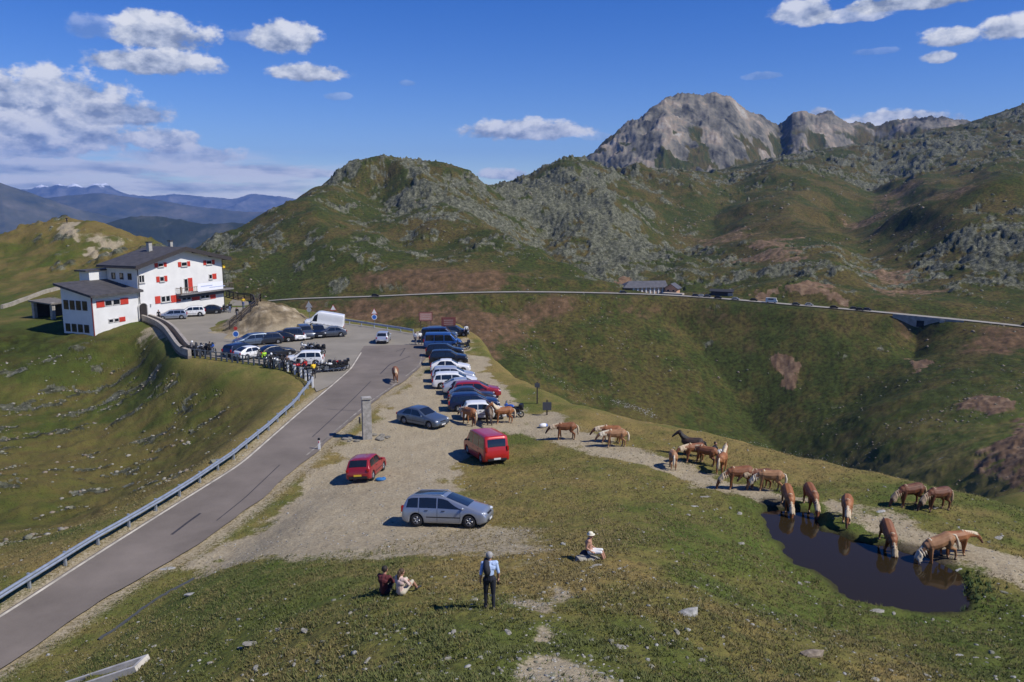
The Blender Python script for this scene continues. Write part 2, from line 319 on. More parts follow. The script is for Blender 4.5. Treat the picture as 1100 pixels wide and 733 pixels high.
def smooth_h(x, y):
    """ground without small relief"""
    x = np.asarray(x, float); y = np.asarray(y, float)
    h = np.atleast_1d(base_h(x, y)); x = np.atleast_1d(x); y = np.atleast_1d(y)
    r = np.hypot(x, y)
    pm = r > 1600
    if pm.any(): p = peak_h(x[pm], y[pm], r[pm]); q = h[pm]; h[pm] = .5*(q+p+np.sqrt((q-p)**2+300))
    for g, dep, wid in GUL:
        d, _ = near_line(x, y, g, 90.0); h = h-dep*np.exp(-(d/wid)**1.3)*(d < 89)*sstep(60, 120, r)
    for g, dep, wid in SPUR:
        d, _ = near_line(x, y, g, 90.0); h = h+dep*np.exp(-(d/wid)**2)*(d < 89)
    fm = r > 460
    if fm.any():
        xf, yf, add = x[fm], y[fm], 0
        wx = xf+(fbm(xf, yf, 90., 3, 501)-.5)*70; wy = yf+(fbm(xf, yf, 90., 3, 502)-.5)*70
        for l, dep, wid in BIGREL:
            dd, _ = near_line(wx, wy, l, 190.0); add = add+dep*np.exp(-(dd/wid)**1.5)*(dd < 189)
        h[fm] = h[fm]+add*sstep(460, 560, r[fm])
    d, z = near_line(x, y, R2S, 40.0)
    ro = 22-14*np.exp(-((x-CULV[0])**2+(y-CULV[1])**2)/24.**2); h = h*sstep(5.5, ro, d)+z*(1-sstep(5.5, ro, d))
    s = sdf(x, y, PLAT, 12.0); k = 1-sstep(0, 5.0, s); h = h*(1-k)
    mx, my = x-MOUND[0], y-MOUND[1]; c, n = math.cos(.55), math.sin(.55)
    h = h+3.3*np.exp(-(((mx*c+my*n)/5.2)**2+((-mx*n+my*c)/8.5)**2)**1.6)
    s = sdf(x, y, POND, 6.0); s = s+(fbm(x, y, 1.7, 3, 17)-.5)*1.1*(s < 5)
    h = np.where(s < 3, h*sstep(0.3, 3, s)+1.06*(1-sstep(0.3, 3, s)), h)-.6*(1-sstep(-1.0, .5, s))
    return h
def hard_mask(x, y):
    """1 on asphalt"""
    return 1-sstep(0, 1.2, np.minimum(sdf(x, y, ROAD_POLY, 8.0), sdf(x, y, LOT, 8.0)))
# ------------------------------------------------------------------ helpers for materials and meshes
MATS = {}
def mat(name, rgb, rough=.6, metal=0.0, var=0.0, scale=4.0, bump=0.0, coat=0.0, spec=.5, var_rgb=None, detail=4.0):
    """procedural material: a base colour broken up by noise"""
    if name in MATS: return MATS[name]
    m = bpy.data.materials.new(name); m.use_nodes = True; nt = m.node_tree; b = nt.nodes['Principled BSDF']
    b.inputs['Roughness'].default_value = rough; b.inputs['Metallic'].default_value = metal
    b.inputs['Specular IOR Level'].default_value = spec
    if coat: b.inputs['Coat Weight'].default_value = coat; b.inputs['Coat Roughness'].default_value = .04
    tc = nt.nodes.new('ShaderNodeTexCoord'); nz = nt.nodes.new('ShaderNodeTexNoise')
    nz.inputs['Scale'].default_value = scale; nz.inputs['Detail'].default_value = detail; nz.inputs['Roughness'].default_value = .6
    nt.links.new(tc.outputs['Object'], nz.inputs['Vector'])
    rp = nt.nodes.new('ShaderNodeValToRGB'); nt.links.new(nz.outputs[0], rp.inputs[0])
    v = max(var, .02); lo = [max(0, c*(1-v)) for c in rgb]; hi = [min(1, c*(1+v)) for c in rgb]
    if var_rgb: lo, hi = list(rgb), list(var_rgb)
    rp.color_ramp.elements[0].position = .32; rp.color_ramp.elements[1].position = .68
    rp.color_ramp.elements[0].color = (*lo, 1); rp.color_ramp.elements[1].color = (*hi, 1)
    nt.links.new(rp.outputs[0], b.inputs['Base Color'])
    if bump:
        bp = nt.nodes.new('ShaderNodeBump'); bp.inputs['Strength'].default_value = bump; bp.inputs['Distance'].default_value = .03
        nt.links.new(nz.outputs[0], bp.inputs['Height']); nt.links.new(bp.outputs[0], b.inputs['Normal'])
    MATS[name] = m; return m
def np_mesh(name, verts, faces, mats=(), smooth=True, idx=None):
    """verts (n,3), faces (m,k) arrays of one face size"""
    me = bpy.data.meshes.new(name); n = len(verts); m, k = faces.shape
    me.vertices.add(n); me.vertices.foreach_set('co', np.ascontiguousarray(verts, np.float32).ravel())
    me.loops.add(m*k); me.loops.foreach_set('vertex_index', np.ascontiguousarray(faces, np.int32).ravel())
    me.polygons.add(m); me.polygons.foreach_set('loop_start', np.arange(0, m*k, k, dtype=np.int32)); me.polygons.foreach_set('loop_total', np.full(m, k, np.int32))
    if smooth: me.polygons.foreach_set('use_smooth', np.ones(m, bool))
    if idx is not None: me.polygons.foreach_set('material_index', np.ascontiguousarray(idx, np.int32))
    for q in mats: me.materials.append(q)
    me.update(calc_edges=True); return me
def link(name, me, parent=None):
    o = bpy.data.objects.new(name, me); COL.objects.link(o)
    if parent is not None: o.parent = parent
    return o
def tag(o, label=None, cat=None, group=None, kind=None):
    if label: o['label'] = label
    if cat: o['category'] = cat
    if group: o['group'] = group
    if kind: o['kind'] = kind
    return o
def empty(name, label, cat, loc=(0, 0, 0), rz=0.0, group=None):
    o = bpy.data.objects.new(name, None); o.empty_display_size = .3; COL.objects.link(o)
    o.location = loc; o.rotation_euler = (0, 0, rz); return tag(o, label, cat, group)
def attr(me, name, arr):
    a = me.attributes.new(name, 'FLOAT', 'POINT'); a.data.foreach_set('value', np.ascontiguousarray(arr, np.float32).ravel())
def grid_faces(nr, nc):
    i = np.arange(nr-1)[:, None]*nc+np.arange(nc-1)[None, :]
    return np.stack([i, i+1, i+nc+1, i+nc], -1).reshape(-1, 4)
# ------------------------------------------------------------------ relief and ground cover masks
_RM = np.geomspace(8, 3200, 2600)
def surf_poly(pts, rmin=0.0):
    """outline traced on the surface itself: first meeting of each sight line with the smooth ground"""
    out = []
    for a, b, c in pts:
        v = ray(a, b); hh = math.hypot(v[0], v[1]); x, y = v[0]/hh*_RM, v[1]/hh*_RM; g = CZ+_RM*v[2]/hh-smooth_h(x, y); k = np.nonzero((g <= 0) & (_RM > rmin))[0]
        out.append((x[k[0]], y[k[0]]) if len(k) else tuple(at_d(a, b, max(c, 100))[:2]))
    return np.array(out)
def far_poly(pts): return surf_poly(pts, 125.0)
GRAVEL = [ # (outline on the ground at z=0-ish, softness)
 (surf_poly([(466,372,0),(500,362,0),(512,380,0),(530,404,0),(552,432,0),(585,452,0),(566,462,0),(520,470,.1),(508,488,.2),(500,505,.4),(492,528,.9),(512,548,1.6),(470,578,2.0),(330,600,2.2),(200,606,.5),(222,594,.3),(266,566,.4),(314,531,.3),(334,508,.1),(346,494,.0),(372,476,0),(405,446,0),(428,420,0),(456,395,0)]), 2.2, .95),
 (surf_poly([(420,545,1.0),(500,548,1.6),(560,570,2.2),(600,592,3.5),(595,612,4.2),(560,600,3.6),(480,602,3.6),(390,598,3.0),(300,606,2.1),(215,606,1.),(330,590,2.0)]), 2.2, .62),
 (surf_poly([(596,626,5.2),(616,640,5.5),(600,662,6),(600,694,7),(560,694,7),(572,665,6.2),(548,655,6.0),(545,645,5.8),(590,648,5.7)]), .7, .8),
 (surf_poly([(548,708,7.6),(600,702,7.3),(650,722,7.5),(700,745,7.6),(540,745,8.2)]), .8, .85),
 (surf_poly([(556,446,.0),(590,444,.0),(632,464,.3),(702,488,.6),(775,515,.8),(836,531,1.),(900,538,1.1),(960,553,1.1),(1010,571,1.1),(1060,586,1.1),(1110,606,.9),(1110,640,.9),(1060,612,1.1),(1035,600,1.1),(1000,598,1.1),(955,580,1.1),(900,568,1.1),(870,545,1.1),(830,543,1.05),(760,524,.8),(690,503,.6),(640,490,.4),(598,476,.2),(560,464,.1)]), 1.6, .8),
 (surf_poly([(205,372,0),(150,352,0),(262,343,0),(330,345,0),(322,362,0),(262,368,0)]), 3, .7),
]
KN = [(far_poly([(65,242,224),(73,241,226),(84,245,225),(80,255,218),(90,264,208),(105,272,200),(120,280,190),(112,280,188),(92,271,200),(76,262,210),(66,252,218)]), 2.5, 1.0),
      (far_poly([(85,258,216),(110,256,213),(130,262,205),(125,272,196),(100,268,204)]), 5, .7)]
RED = [(far_poly([(798,322,456),(815,313,466),(845,307,474),(880,309,471),(908,318,456),(926,330,433),(900,327,441),(850,323,452)]), 6, 1.0),
       (far_poly([(838,388,392),(862,392,388),(860,412,378),(868,440,362),(850,434,366),(835,408,380)]), 5, .95),
       (far_poly([(961,366,398),(985,385,380),(1000,408,362),(988,412,360),(975,388,378)]), 5, .8),
       (far_poly([(1065,430,335),(1110,450,320),(1110,500,300),(1085,470,318)]), 8, .8),
       (far_poly([(655,303,484),(672,298,486),(690,303,480),(675,311,470)]), 4, .9),
       (far_poly([(745,252,640),(800,246,660),(808,256,630),(760,262,620)]), 20, .45),(far_poly([(795,270,590),(845,258,620),(860,270,590),(830,285,545)]), 18, .55),
       (far_poly([(915,235,760),(975,225,800),(980,235,770),(920,245,730)]), 20, .5),(far_poly([(930,280,560),(950,290,540),(990,315,460),(970,318,450),(940,300,500)]), 9, .55),(far_poly([(940,210,960),(1010,206,980),(1000,216,930)]), 30, .4)]
SCRUB = [(far_poly([(300,325,466),(530,317,452),(740,322,462),(900,336,428),(960,342,412),(900,352,425),(740,345,446),(640,340,450),(560,352,436),(530,375,410),(500,380,400),(420,345,440),(310,340,455)]), 14, .85),
         (far_poly([(366,294,486),(400,290,490),(470,289,490),(520,292,486),(560,305,476),(575,312,462),(380,317,464)]), 8, 1.0),
         (far_poly([(1040,346,402),(1100,354,388),(1100,395,360),(1060,380,372)]), 10, .8)]
def relief_and_masks(x, y, sm):
    r = np.hypot(x, y); n_ = len(x)
    keys = ('heath', 'gravel', 'red', 'scrub', 'rock', 'tone', 'mound', 'peak', 'wet'); mk = {k: np.zeros(n_) for k in keys}; h = sm.copy()
    for sel, fn in ((r < 150, near_relief), (r >= 150, far_relief)):
        hh, m = fn(x[sel], y[sel], sm[sel], r[sel]); h[sel] = hh
        for k, v in m.items(): mk[k][sel] = np.clip(v, 0, 1)
    return h, mk
def near_relief(x, y, sm, r):
    h = sm.copy(); az_l = np.degrees(np.arctan2(x, y)); hard = hard_mask(x, y); pond_s = sdf(x, y, POND, 6.0)
    gravel = np.zeros_like(x); wob = (fbm(x, y, 3.0, 4, 5)-.5); wobf = (fbm(x, y, .9, 4, 25)-.5)
    for poly, soft, st in GRAVEL:
        s = sdf(x, y, poly, soft*2.5); k = 1-sstep(-soft*.55, soft*.45, s+wob*soft*2.0+wobf*soft*1.0); gravel = np.maximum(gravel, k*st)
    er = np.abs(sdf(x, y, ROAD_POLY, 6.)); gravel = np.maximum(gravel, .62*np.exp(-((er-.2)/1.0)**2)*(er < 5.9)*(x < 5))
    left = sstep(-3, -9, x)*sstep(44, 62, r)*sstep(.5, 3.0, -sm)*sstep(150, 138, r)
    q = fbm(x*.8+y*.6, (y*.8-x*.6)*1.8, 4.5, 6, 33, .66)
    rock = sstep(.575, .69, q+.10*(fbm(x, y, 22., 3, 35)-.5))*left
    mx, my = x-MOUND[0], y-MOUND[1]; mo = np.exp(-((mx/7.5)**2+(my/9.5)**2)**2)
    free = (1-hard)*(1-sstep(.4, 1.6, -pond_s)); soft_g = free*(1-.75*gravel); fade = sstep(150, 142, r)
    h += fade*soft_g*((fbm(x, y, 1.3, 4, 1)-.5)*.24+(fbm(x, y, .35, 3, 2)-.5)*.11*sstep(75, 45, r)+(fbm(x, y, 7., 3, 3)-.5)*.5*sstep(0, 8, sdf(x, y, PLAT, 12.)))
    h += fade*free*gravel*(fbm(x, y, .5, 4, 8)-.5)*.09
    h += left*((fbm(x, y, 9., 5, 12)-.5)*1.4+(fbm(x, y, 2.4, 5, 13, .6)-.5)*.75)+rock*.28*fbm(x, y, 1.6, 4, 14, ridged=True)
    h += mo*(fbm(x, y, 2.4, 5, 19, .6)-.5)*1.8
    h -= .07*hard
    tone = sstep(.36, .66, .45*fbm(x, y, 9., 5, 101)+.35*fbm(x, y, 60., 4, 103)+.2*fbm(x, y, 1.6, 4, 105))
    wet = np.exp(-np.maximum(pond_s, 0)/1.5)*(pond_s < 5.9)
    south = np.exp(-((x-9)/10.)**2-((y-38)/11.)**2)*.5+np.exp(-((x+25)/9.)**2-((y-92)/8.)**2)*.25
    tone = tone+.06+.55*wet+south-.20*sstep(35, 22, r)+.24*sstep(-16, -26, x)*sstep(50, 70, r)
    return h, dict(heath=.55*sstep(-3, -9, x)*sstep(44, 62, r)*sstep(.2, 1.5, -sm)+.4*sstep(118, 140, r)*(az_l < -24), gravel=gravel, rock=rock, tone=tone, mound=mo, wet=(1-sstep(-.3, .55, pond_s+.7*wob-.9*gravel))*(pond_s < 5))
def far_relief(x, y, sm, r):
    h = sm.copy(); az = np.degrees(np.arctan2(x, y)); fade = sstep(150, 185, r)
    red = np.zeros_like(x); scrub = np.zeros_like(x); gravel = np.zeros_like(x); wf = fbm(x, y, 26., 5, 41)-.5; wob = fbm(x, y, 3.0, 4, 5)-.5
    for poly, soft, st in KN:
        s = sdf(x, y, poly, soft*3); k = 1-sstep(-soft*.5, soft*.5, s+wob*soft*1.8); gravel = np.maximum(gravel, k*st)
    for poly, soft, st in RED:
        s = sdf(x, y, poly, soft*4); k = 1-sstep(-soft*.4, soft*.4, s+wf*soft*5.5+wob*soft*1.2); red = np.maximum(red, k*st)
    for poly, soft, st in SCRUB:
        s = sdf(x, y, poly, soft*4); k = 1-sstep(-soft, soft, s+wf*soft*5); scrub = np.maximum(scrub, k*st)
    d2, _ = near_line(x, y, R2S, 40.0); off2 = sstep(5.0, 18, d2)
    def bump2(a, wa, rr, wr): return np.exp(-((az-a)/wa)**2-((np.log(r/rr))/wr)**2)
    reg = .15*bump2(3, 10, 900, .36)+.11*bump2(-7, 7, 745, .2)+.13*bump2(9, 7, 640, .3)+.15*bump2(30.5, 3.6, 600, .16)+.12*bump2(20, 6, 585, .14)+.13*bump2(27, 9, 1600, .2)
    reg += .12*bump2(-20, 4, 640, .22)+-.10*bump2(-32, 6, 215, .2)+.13*bump2(-35, 1.6, 226, .06)+.10*bump2(-29.5, 3, 215, .1)
    reg -= .13*bump2(17, 6, 850, .2)+.2*bump2(26, 6, 900, .2)+.10*sstep(-.02, -.2, (sm-CZ)/r)
    c1 = fbm(x, y, 70., 6, 71, .62); c2 = fbm(x, y, 15., 5, 77, .70)
    rock = sstep(.50, .585, .38*c1+.62*c2+reg-.075)*fade*.92
    peak_d = np.where(r > 1600, peak_h(x, y, r)-310, 0)
    peak = sstep(-40, 25, peak_h(x, y, r)-base_h(x, y))*(r > 1600)*sstep(1650, 1800, r)
    rock = np.maximum(rock, peak*(.55+.45*sstep(.36, .5, fbm(x, y, 160, 5, 90)))); rock = rock*(1-peak*sstep(.52, .60, fbm(x, y, 55., 5, 92))*sstep(-20, -130, peak_d))
    rock *= (1-.8*scrub)*(1-red)*off2
    kn = sstep(150, 178, r)*sstep(330, 250, r)*sstep(-12, -17, az)
    h += kn*((fbm(x, y, 18., 5, 51)-.5)*2.4+rock*2.0*fbm(x, y, 6., 4, 52, ridged=True))
    mid = sstep(330, 420, r)*off2; amp = np.clip(r/1000., .3, 1.3)
    h += mid*(1-peak)*amp*((fbm(x, y, 120., 6, 60, .52)-.5)*16*sstep(420, 640, r)+(fbm(x, y, 34., 5, 61, .55)-.5)*6.5)
    h += mid*rock*(1-peak)*amp*(fbm(x, y, 27., 6, 66, .68, True)-.58)*21
    h += peak*((fbm(x, y, 420., 7, 80, .56, True)-.62)*20+(fbm(x, y, 130., 7, 83, .68, True)-.58)*60)
    hill = sstep(160, 240, r)*sstep(470, 420, r)*off2
    h += hill*((fbm(x, y, 22., 6, 64, .6)-.5)*3.6+(fbm(x, y, 4.5, 4, 65, .6)-.5)*1.0)
    h += red*off2*(fbm(x, y, 9., 5, 95, .62, True)-.5)*3.2+scrub*off2*(fbm(x, y, 7., 5, 96, .6)-.5)*2.4
    h -= .25*(1-sstep(3.2, 5.0, d2))
    tone = sstep(.36, .66, .45*fbm(x, y, 9., 5, 101)+.35*fbm(x, y, 60., 4, 103)+.2*fbm(x, y, 1.6, 4, 105))
    tone += .22*sstep(0, -35, sm)*sstep(2, 10, az)*(r < 440)+.10-.10*kn
    return h, dict(gravel=gravel, red=red, scrub=scrub, rock=rock, tone=tone, peak=peak, heath=np.maximum(sstep(230, 400, r), .45*sstep(-20, -24, az)))
def ground_material():
    m = bpy.data.materials.new('alpine_ground'); m.use_nodes = True; nt = m.node_tree; N = nt.nodes; L = nt.links; b = N['Principled BSDF']
    b.inputs['Roughness'].default_value = .95; b.inputs['Specular IOR Level'].default_value = .12
    geo = N.new('ShaderNodeNewGeometry')
    def at(n):
        a = N.new('ShaderNodeAttribute'); a.attribute_name = n; return a.outputs['Fac']
    def noise(scale, detail=6, rough=.6, kind='ShaderNodeTexNoise', stretch=None):
        t = N.new(kind); t.inputs['Scale'].default_value = scale
        if 'Detail' in t.inputs: t.inputs['Detail'].default_value = detail; t.inputs['Roughness'].default_value = rough
        if stretch:
            mp = N.new('ShaderNodeMapping'); mp.inputs['Scale'].default_value = stretch; L.new(geo.outputs['Position'], mp.inputs[0]); L.new(mp.outputs[0], t.inputs['Vector'])
        else: L.new(geo.outputs['Position'], t.inputs['Vector'])
        return t.outputs[0]
    def ramp(fac, stops, interp='LINEAR'):
        r_ = N.new('ShaderNodeValToRGB'); L.new(fac, r_.inputs[0]); r_.color_ramp.interpolation = interp; el = r_.color_ramp.elements
        while len(el) < len(stops): el.new(.5)
        for e, (p, c) in zip(el, stops): e.position = p; e.color = (*c, 1) if len(c) == 3 else c
        return r_.outputs[0]
    def mix(f, a, c, mode='MIX'):
        q = N.new('ShaderNodeMix'); q.data_type = 'RGBA'; q.blend_type = mode
        for s, v in ((q.inputs['Factor'], f), (q.inputs[6], a), (q.inputs[7], c)):
            if hasattr(v, 'is_output'): L.new(v, s)
            else: s.default_value = v
        return q.outputs[2]
    def M(op, a, c, clamp=False):
        q = N.new('ShaderNodeMath'); q.operation = op; q.use_clamp = clamp
        for s, v in ((q.inputs[0], a), (q.inputs[1], c)):
            if hasattr(v, 'is_output'): L.new(v, s)
            else: s.default_value = v
        return q.outputs[0]
    fine = noise(7.0, 5, .68); finer = noise(34.0, 2, .6); mid = noise(.55, 6, .62); streak = noise(.25, 8, .68)
    t = M('ADD', M('ADD', M('MULTIPLY', at('tone'), .75), M('MULTIPLY', M('SUBTRACT', mid, .5), 1.0)), M('MULTIPLY', M('SUBTRACT', fine, .5), .75), True)
    grass = ramp(t, [(0, (.132, .100, .040)), (.3, (.092, .083, .028)), (.62, (.062, .070, .019)), (1, (.040, .062, .013))])
    heath = ramp(M('ADD', M('MULTIPLY', t, .8), M('MULTIPLY', M('SUBTRACT', streak, .5), .7)), [(0, (.054, .042, .017)), (.3, (.036, .035, .011)), (.6, (.023, .030, .0078)), (1, (.014, .023, .0058))])
    heath = mix(1.0, heath, ramp(mid, [(.34, (.45, .45, .45)), (.5, (1, 1, 1)), (.68, (1.75, 1.65, 1.45))]), 'MULTIPLY')
    grass = mix(at('heath'), grass, heath)
    k = M('ADD', M('MULTIPLY', fine, 1.5), M('MULTIPLY', finer, .7))
    grass = mix(1.0, grass, ramp(k, [(.62, (.40, .40, .38)), (1.0, (1.0, 1.0, 1.0)), (1.45, (1.9, 1.85, 1.6))]), 'MULTIPLY')
    dirt = ramp(M('ADD', M('MULTIPLY', fine, .7), M('MULTIPLY', mid, .3)), [(.25, (.19, .15, .092)), (.5, (.35, .29, .19)), (.75, (.52, .45, .315))])
    rc = noise(.35, 7, .68); rc2 = noise(1.6, 5, .7)
    rock = ramp(M('ADD', M('MULTIPLY', rc, .6), M('MULTIPLY', rc2, .4)), [(.33, (.018, .019, .010)), (.45, (.060, .062, .037)), (.55, (.140, .141, .096)), (.68, (.31, .305, .235))])  # darkest stops paint shade into the rock crevices
    prk = noise(.013, 9, .70, stretch=(1, 1, .45))
    peakc = ramp(prk, [(.36, (.030, .031, .028)), (.46, (.110, .106, .088)), (.53, (.185, .172, .138)), (.59, (.265, .215, .16)), (.68, (.36, .34, .29))])
    rock = mix(at('peak'), rock, peakc)
    redc = ramp(streak, [(.3, (.095, .060, .034)), (.5, (.165, .105, .062)), (.64, (.24, .165, .10)), (.78, (.36, .28, .19))])
    scr = ramp(streak, [(.3, (.045, .035, .018)), (.45, (.092, .060, .030)), (.58, (.140, .086, .045)), (.75, (.21, .138, .080))])
    mnd = ramp(mid, [(.3, (.085, .07, .042)), (.47, (.20, .155, .095)), (.6, (.31, .25, .16)), (.74, (.46, .40, .30))])
    def edge(a, n, w=.9, lo=.30, hi=.62):
        return ramp(M('ADD', a, M('MULTIPLY', M('SUBTRACT', n, .5), w)), [(lo, (0, 0, 0)), (hi, (1, 1, 1))])
    c = mix(edge(at('scrub'), streak, 1.3, .2, .75), grass, scr)
    c = mix(edge(at('rock'), rc2, 1.1, .34, .6), c, rock)
    c = mix(edge(at('red'), streak, 1.2), c, redc)
    c = mix(edge(at('gravel'), fine, 1.15, .30, .66), c, dirt)
    c = mix(edge(at('mound'), mid, .8), c, mnd)
    c = mix(M('MULTIPLY', at('wet'), .8), c, (.028, .022, .015, 1))
    L.new(c, b.inputs['Base Color'])
    bp = N.new('ShaderNodeBump'); bp.inputs['Strength'].default_value = .9; bp.inputs['Distance'].default_value = .07
    L.new(M('ADD', fine, M('MULTIPLY', finer, .4)), bp.inputs['Height'])
    bp2 = N.new('ShaderNodeBump'); bp2.inputs['Strength'].default_value = .55; bp2.inputs['Distance'].default_value = 1.4
    L.new(M('MULTIPLY', rc, M('ADD', M('MULTIPLY', at('rock'), 1.0), .12)), bp2.inputs['Height']); L.new(bp2.outputs[0], bp.inputs['Normal'])
    L.new(bp.outputs[0], b.inputs['Normal']); return m
GM = ground_material()
def build_ground():
    dense = np.radians(np.arange(-36, 36.001, .075)); side = np.radians(np.linspace(36, 68, 26)[1:]); uu = np.r_[-side[::-1], dense, side]
    rr = [4.0]
    while rr[-1] < 3300:
        q = rr[-1]; a = 1.2*q*q/(856*15.) if q < 150 else 1e9
        rr.append(q+min(max(a, .035), .0060*q if q < 150 else .0044*q, .22 if q < 40 else 1e9))
    rr = np.array(rr); X = (np.sin(uu)[None, :]*rr[:, None]).ravel(); Y = (np.cos(uu)[None, :]*rr[:, None]).ravel()
    sm = smooth_h(X, Y); h, mk = relief_and_masks(X, Y, sm)
    me = np_mesh('ground', np.stack([X, Y, h], 1), grid_faces(len(rr), len(uu))[:, ::-1], [GM])
    for k, v in mk.items(): attr(me, k, v)
    o = tag(link('ground', me), kind='structure')
    return o, rr, uu, h.reshape(len(rr), len(uu))
GROUND, G_R, G_U, G_H = build_ground()
print('ground', len(G_R), len(G_U), round(time.time()-T0, 1))
def hz(x, y):
    """height of the built ground sheet"""
    r = math.hypot(x, y); u = math.atan2(x, y)
    i = min(max(int(np.searchsorted(G_R, r))-1, 0), len(G_R)-2); j = min(max(int(np.searchsorted(G_U, u))-1, 0), len(G_U)-2)
    a = (r-G_R[i])/(G_R[i+1]-G_R[i]); b = (u-G_U[j])/(G_U[j+1]-G_U[j])
    return float((G_H[i, j]*(1-b)+G_H[i, j+1]*b)*(1-a)+(G_H[i+1, j]*(1-b)+G_H[i+1, j+1]*b)*a)
def hit(px, py, far=3000.0):
    """the point of the ground that the photograph shows there"""
    v = ray(px, py); hh = math.hypot(v[0], v[1]); u = math.atan2(v[0], v[1]); j = min(max(int(np.searchsorted(G_U, u))-1, 0), len(G_U)-2)
    b = (u-G_U[j])/(G_U[j+1]-G_U[j]); prof = G_H[:, j]*(1-b)+G_H[:, j+1]*b
    g = CZ+G_R*v[2]/hh-prof; k = np.nonzero(g <= 0)[0]
    if len(k) == 0: return Vector(at_d(px, py, far))
    k = k[0]; k = max(k, 1); t = g[k-1]/(g[k-1]-g[k]); rr = G_R[k-1]+(G_R[k]-G_R[k-1])*t
    return Vector((math.sin(u)*rr, math.cos(u)*rr, float(prof[k-1]+(prof[k]-prof[k-1])*t)))
# ------------------------------------------------------------------ far ranges to the north-west
def build_far():
    def mm(name, stops, snow=None):
        m = bpy.data.materials.new(name); m.use_nodes = True; nt = m.node_tree; N = nt.nodes; L = nt.links; b = N['Principled BSDF']; b.inputs['Roughness'].default_value = .95; b.inputs['Specular IOR Level'].default_value = .1
        g = N.new('ShaderNodeNewGeometry'); t = N.new('ShaderNodeTexNoise'); t.inputs['Scale'].default_value = .0035; t.inputs['Detail'].default_value = 9; t.inputs['Roughness'].default_value = .65; L.new(g.outputs['Position'], t.inputs['Vector'])
        r_ = N.new('ShaderNodeValToRGB'); L.new(t.outputs[0], r_.inputs[0]); el = r_.color_ramp.elements
        while len(el) < len(stops): el.new(.5)
        for e, (p, c) in zip(el, stops): e.position = p; e.color = (*c, 1)
        col = r_.outputs[0]
        if snow:
            sx = N.new('ShaderNodeSeparateXYZ'); L.new(g.outputs['Position'], sx.inputs[0])
            a = N.new('ShaderNodeMath'); a.operation = 'MULTIPLY_ADD'; L.new(t.outputs[0], a.inputs[0]); a.inputs[1].default_value = 330; L.new(sx.outputs[2], a.inputs[2])
            mr = N.new('ShaderNodeMapRange'); L.new(a.outputs[0], mr.inputs[0]); mr.inputs[1].default_value = snow; mr.inputs[2].default_value = snow+25
            q = N.new('ShaderNodeMix'); q.data_type = 'RGBA'; L.new(mr.outputs[0], q.inputs['Factor']); L.new(col, q.inputs[6]); q.inputs[7].default_value = (.85, .87, .9, 1); col = q.outputs[2]
        L.new(col, b.inputs['Base Color']); return m
    def rng(name, pts, m, depth_front, base, amp, wl, seed, back=900.0):
        pxs = [p[0] for p in pts]; P = np.array([at_d(*p) for p in pts]); th = np.arctan2(P[:, 0], P[:, 1]); rc = np.hypot(P[:, 0], P[:, 1]); zc = P[:, 2]
        n = 420; t = np.linspace(th[0], th[-1], n); rcr = np.interp(t, th, rc); zcr = np.interp(t, th, zc)
        v = np.r_[np.linspace(0, 1, 90), np.linspace(1, 1.4, 14)[1:]]
        Rr = np.where(v[:, None] <= 1, rcr[None]-depth_front*(1-v[:, None]), rcr[None]+(v[:, None]-1)*back/.4)
        prof = np.where(v <= 1, v**1.25, 1-(v-1)*2.2)[:, None]
        Z = base+(zcr[None]-base)*prof
        X = np.sin(t)[None]*Rr; Y = np.cos(t)[None]*Rr
        nz = fbm(X.ravel(), Y.ravel(), wl, 6, seed, .55, True).reshape(X.shape)-.55
        w = np.where(v <= 1, np.minimum(v*4, 1)*(1.05-v*.8), .2)[:, None]
        Z = Z+nz*amp*w
        me = np_mesh(name, np.stack([X.ravel(), Y.ravel(), Z.ravel()], 1), grid_faces(len(v), n)[:, ::-1], [m]); tag(link(name, me), kind='structure')
    forest = mm('dark_forest', [(.35, (.020, .028, .018)), (.55, (.035, .042, .024)), (.68, (.11, .105, .085)), (.8, (.24, .225, .19))])
    heath = mm('high_heath', [(.3, (.03, .038, .022)), (.5, (.075, .075, .045)), (.7, (.14, .125, .09))])
    stone = mm('high_stone', [(.3, (.05, .055, .055)), (.5, (.11, .11, .10)), (.7, (.2, .19, .18))], 570)
    rng('wooded_hill', [(-140,262,3600),(-20,262,3700),(60,256,3800),(100,246,3900),(130,236,3950),(152,232.5,4000),(180,236,4000),(215,241,3950),(260,243,3900),(330,250,3800)], forest, 1500, -620, 190, 520, 201)
    rng('valley_flank', [(-260,170,6800),(-80,184,7000),(0,196,7100),(28,205,7200),(60,217,7300),(95,228,7500),(130,236,7600),(190,246,7700)], heath, 2600, -900, 420, 1500, 211)
    rng('valley_flank', [(-100,215,9500),(40,214,9700),(110,209,9800),(160,214,9900),(200,222,9900),(250,228,9800),(330,232,9600),(420,236,9500)], heath, 2600, -900, 420, 1800, 221)
    rng('far_range', [(-200,200,15500),(-40,203,15600),(20,204,15700),(34,201,15750),(44,196,15800),(52,198,15800),(62,194.5,15800),(72,198,15800),(82,197,15800),(92,202,15800),(104,200,15800),(114,198.5,15900),(124,204,15900),(140,208,16000),(160,209,16000),(185,211,16000),(200,209.5,16000),(225,210.5,16000),(250,212,16100),(290,210,16200),(320,212,16200),(420,214,16200)], stone, 3800, -900, 760, 1500, 231, 1500)
    # valley bottom that carries the ground sheet out to the ranges
    t = np.radians(np.linspace(-75, 75, 120)); rr = np.geomspace(2900, 15600, 60); X = (np.sin(t)[None]*rr[:, None]).ravel(); Y = (np.cos(t)[None]*rr[:, None]).ravel()
    me = np_mesh('valley_floor', np.stack([X, Y, -930+fbm(X, Y, 2500, 4, 240)*260], 1), grid_faces(60, 120)[:, ::-1], [forest]); tag(link('valley_floor', me), kind='structure')
build_far()
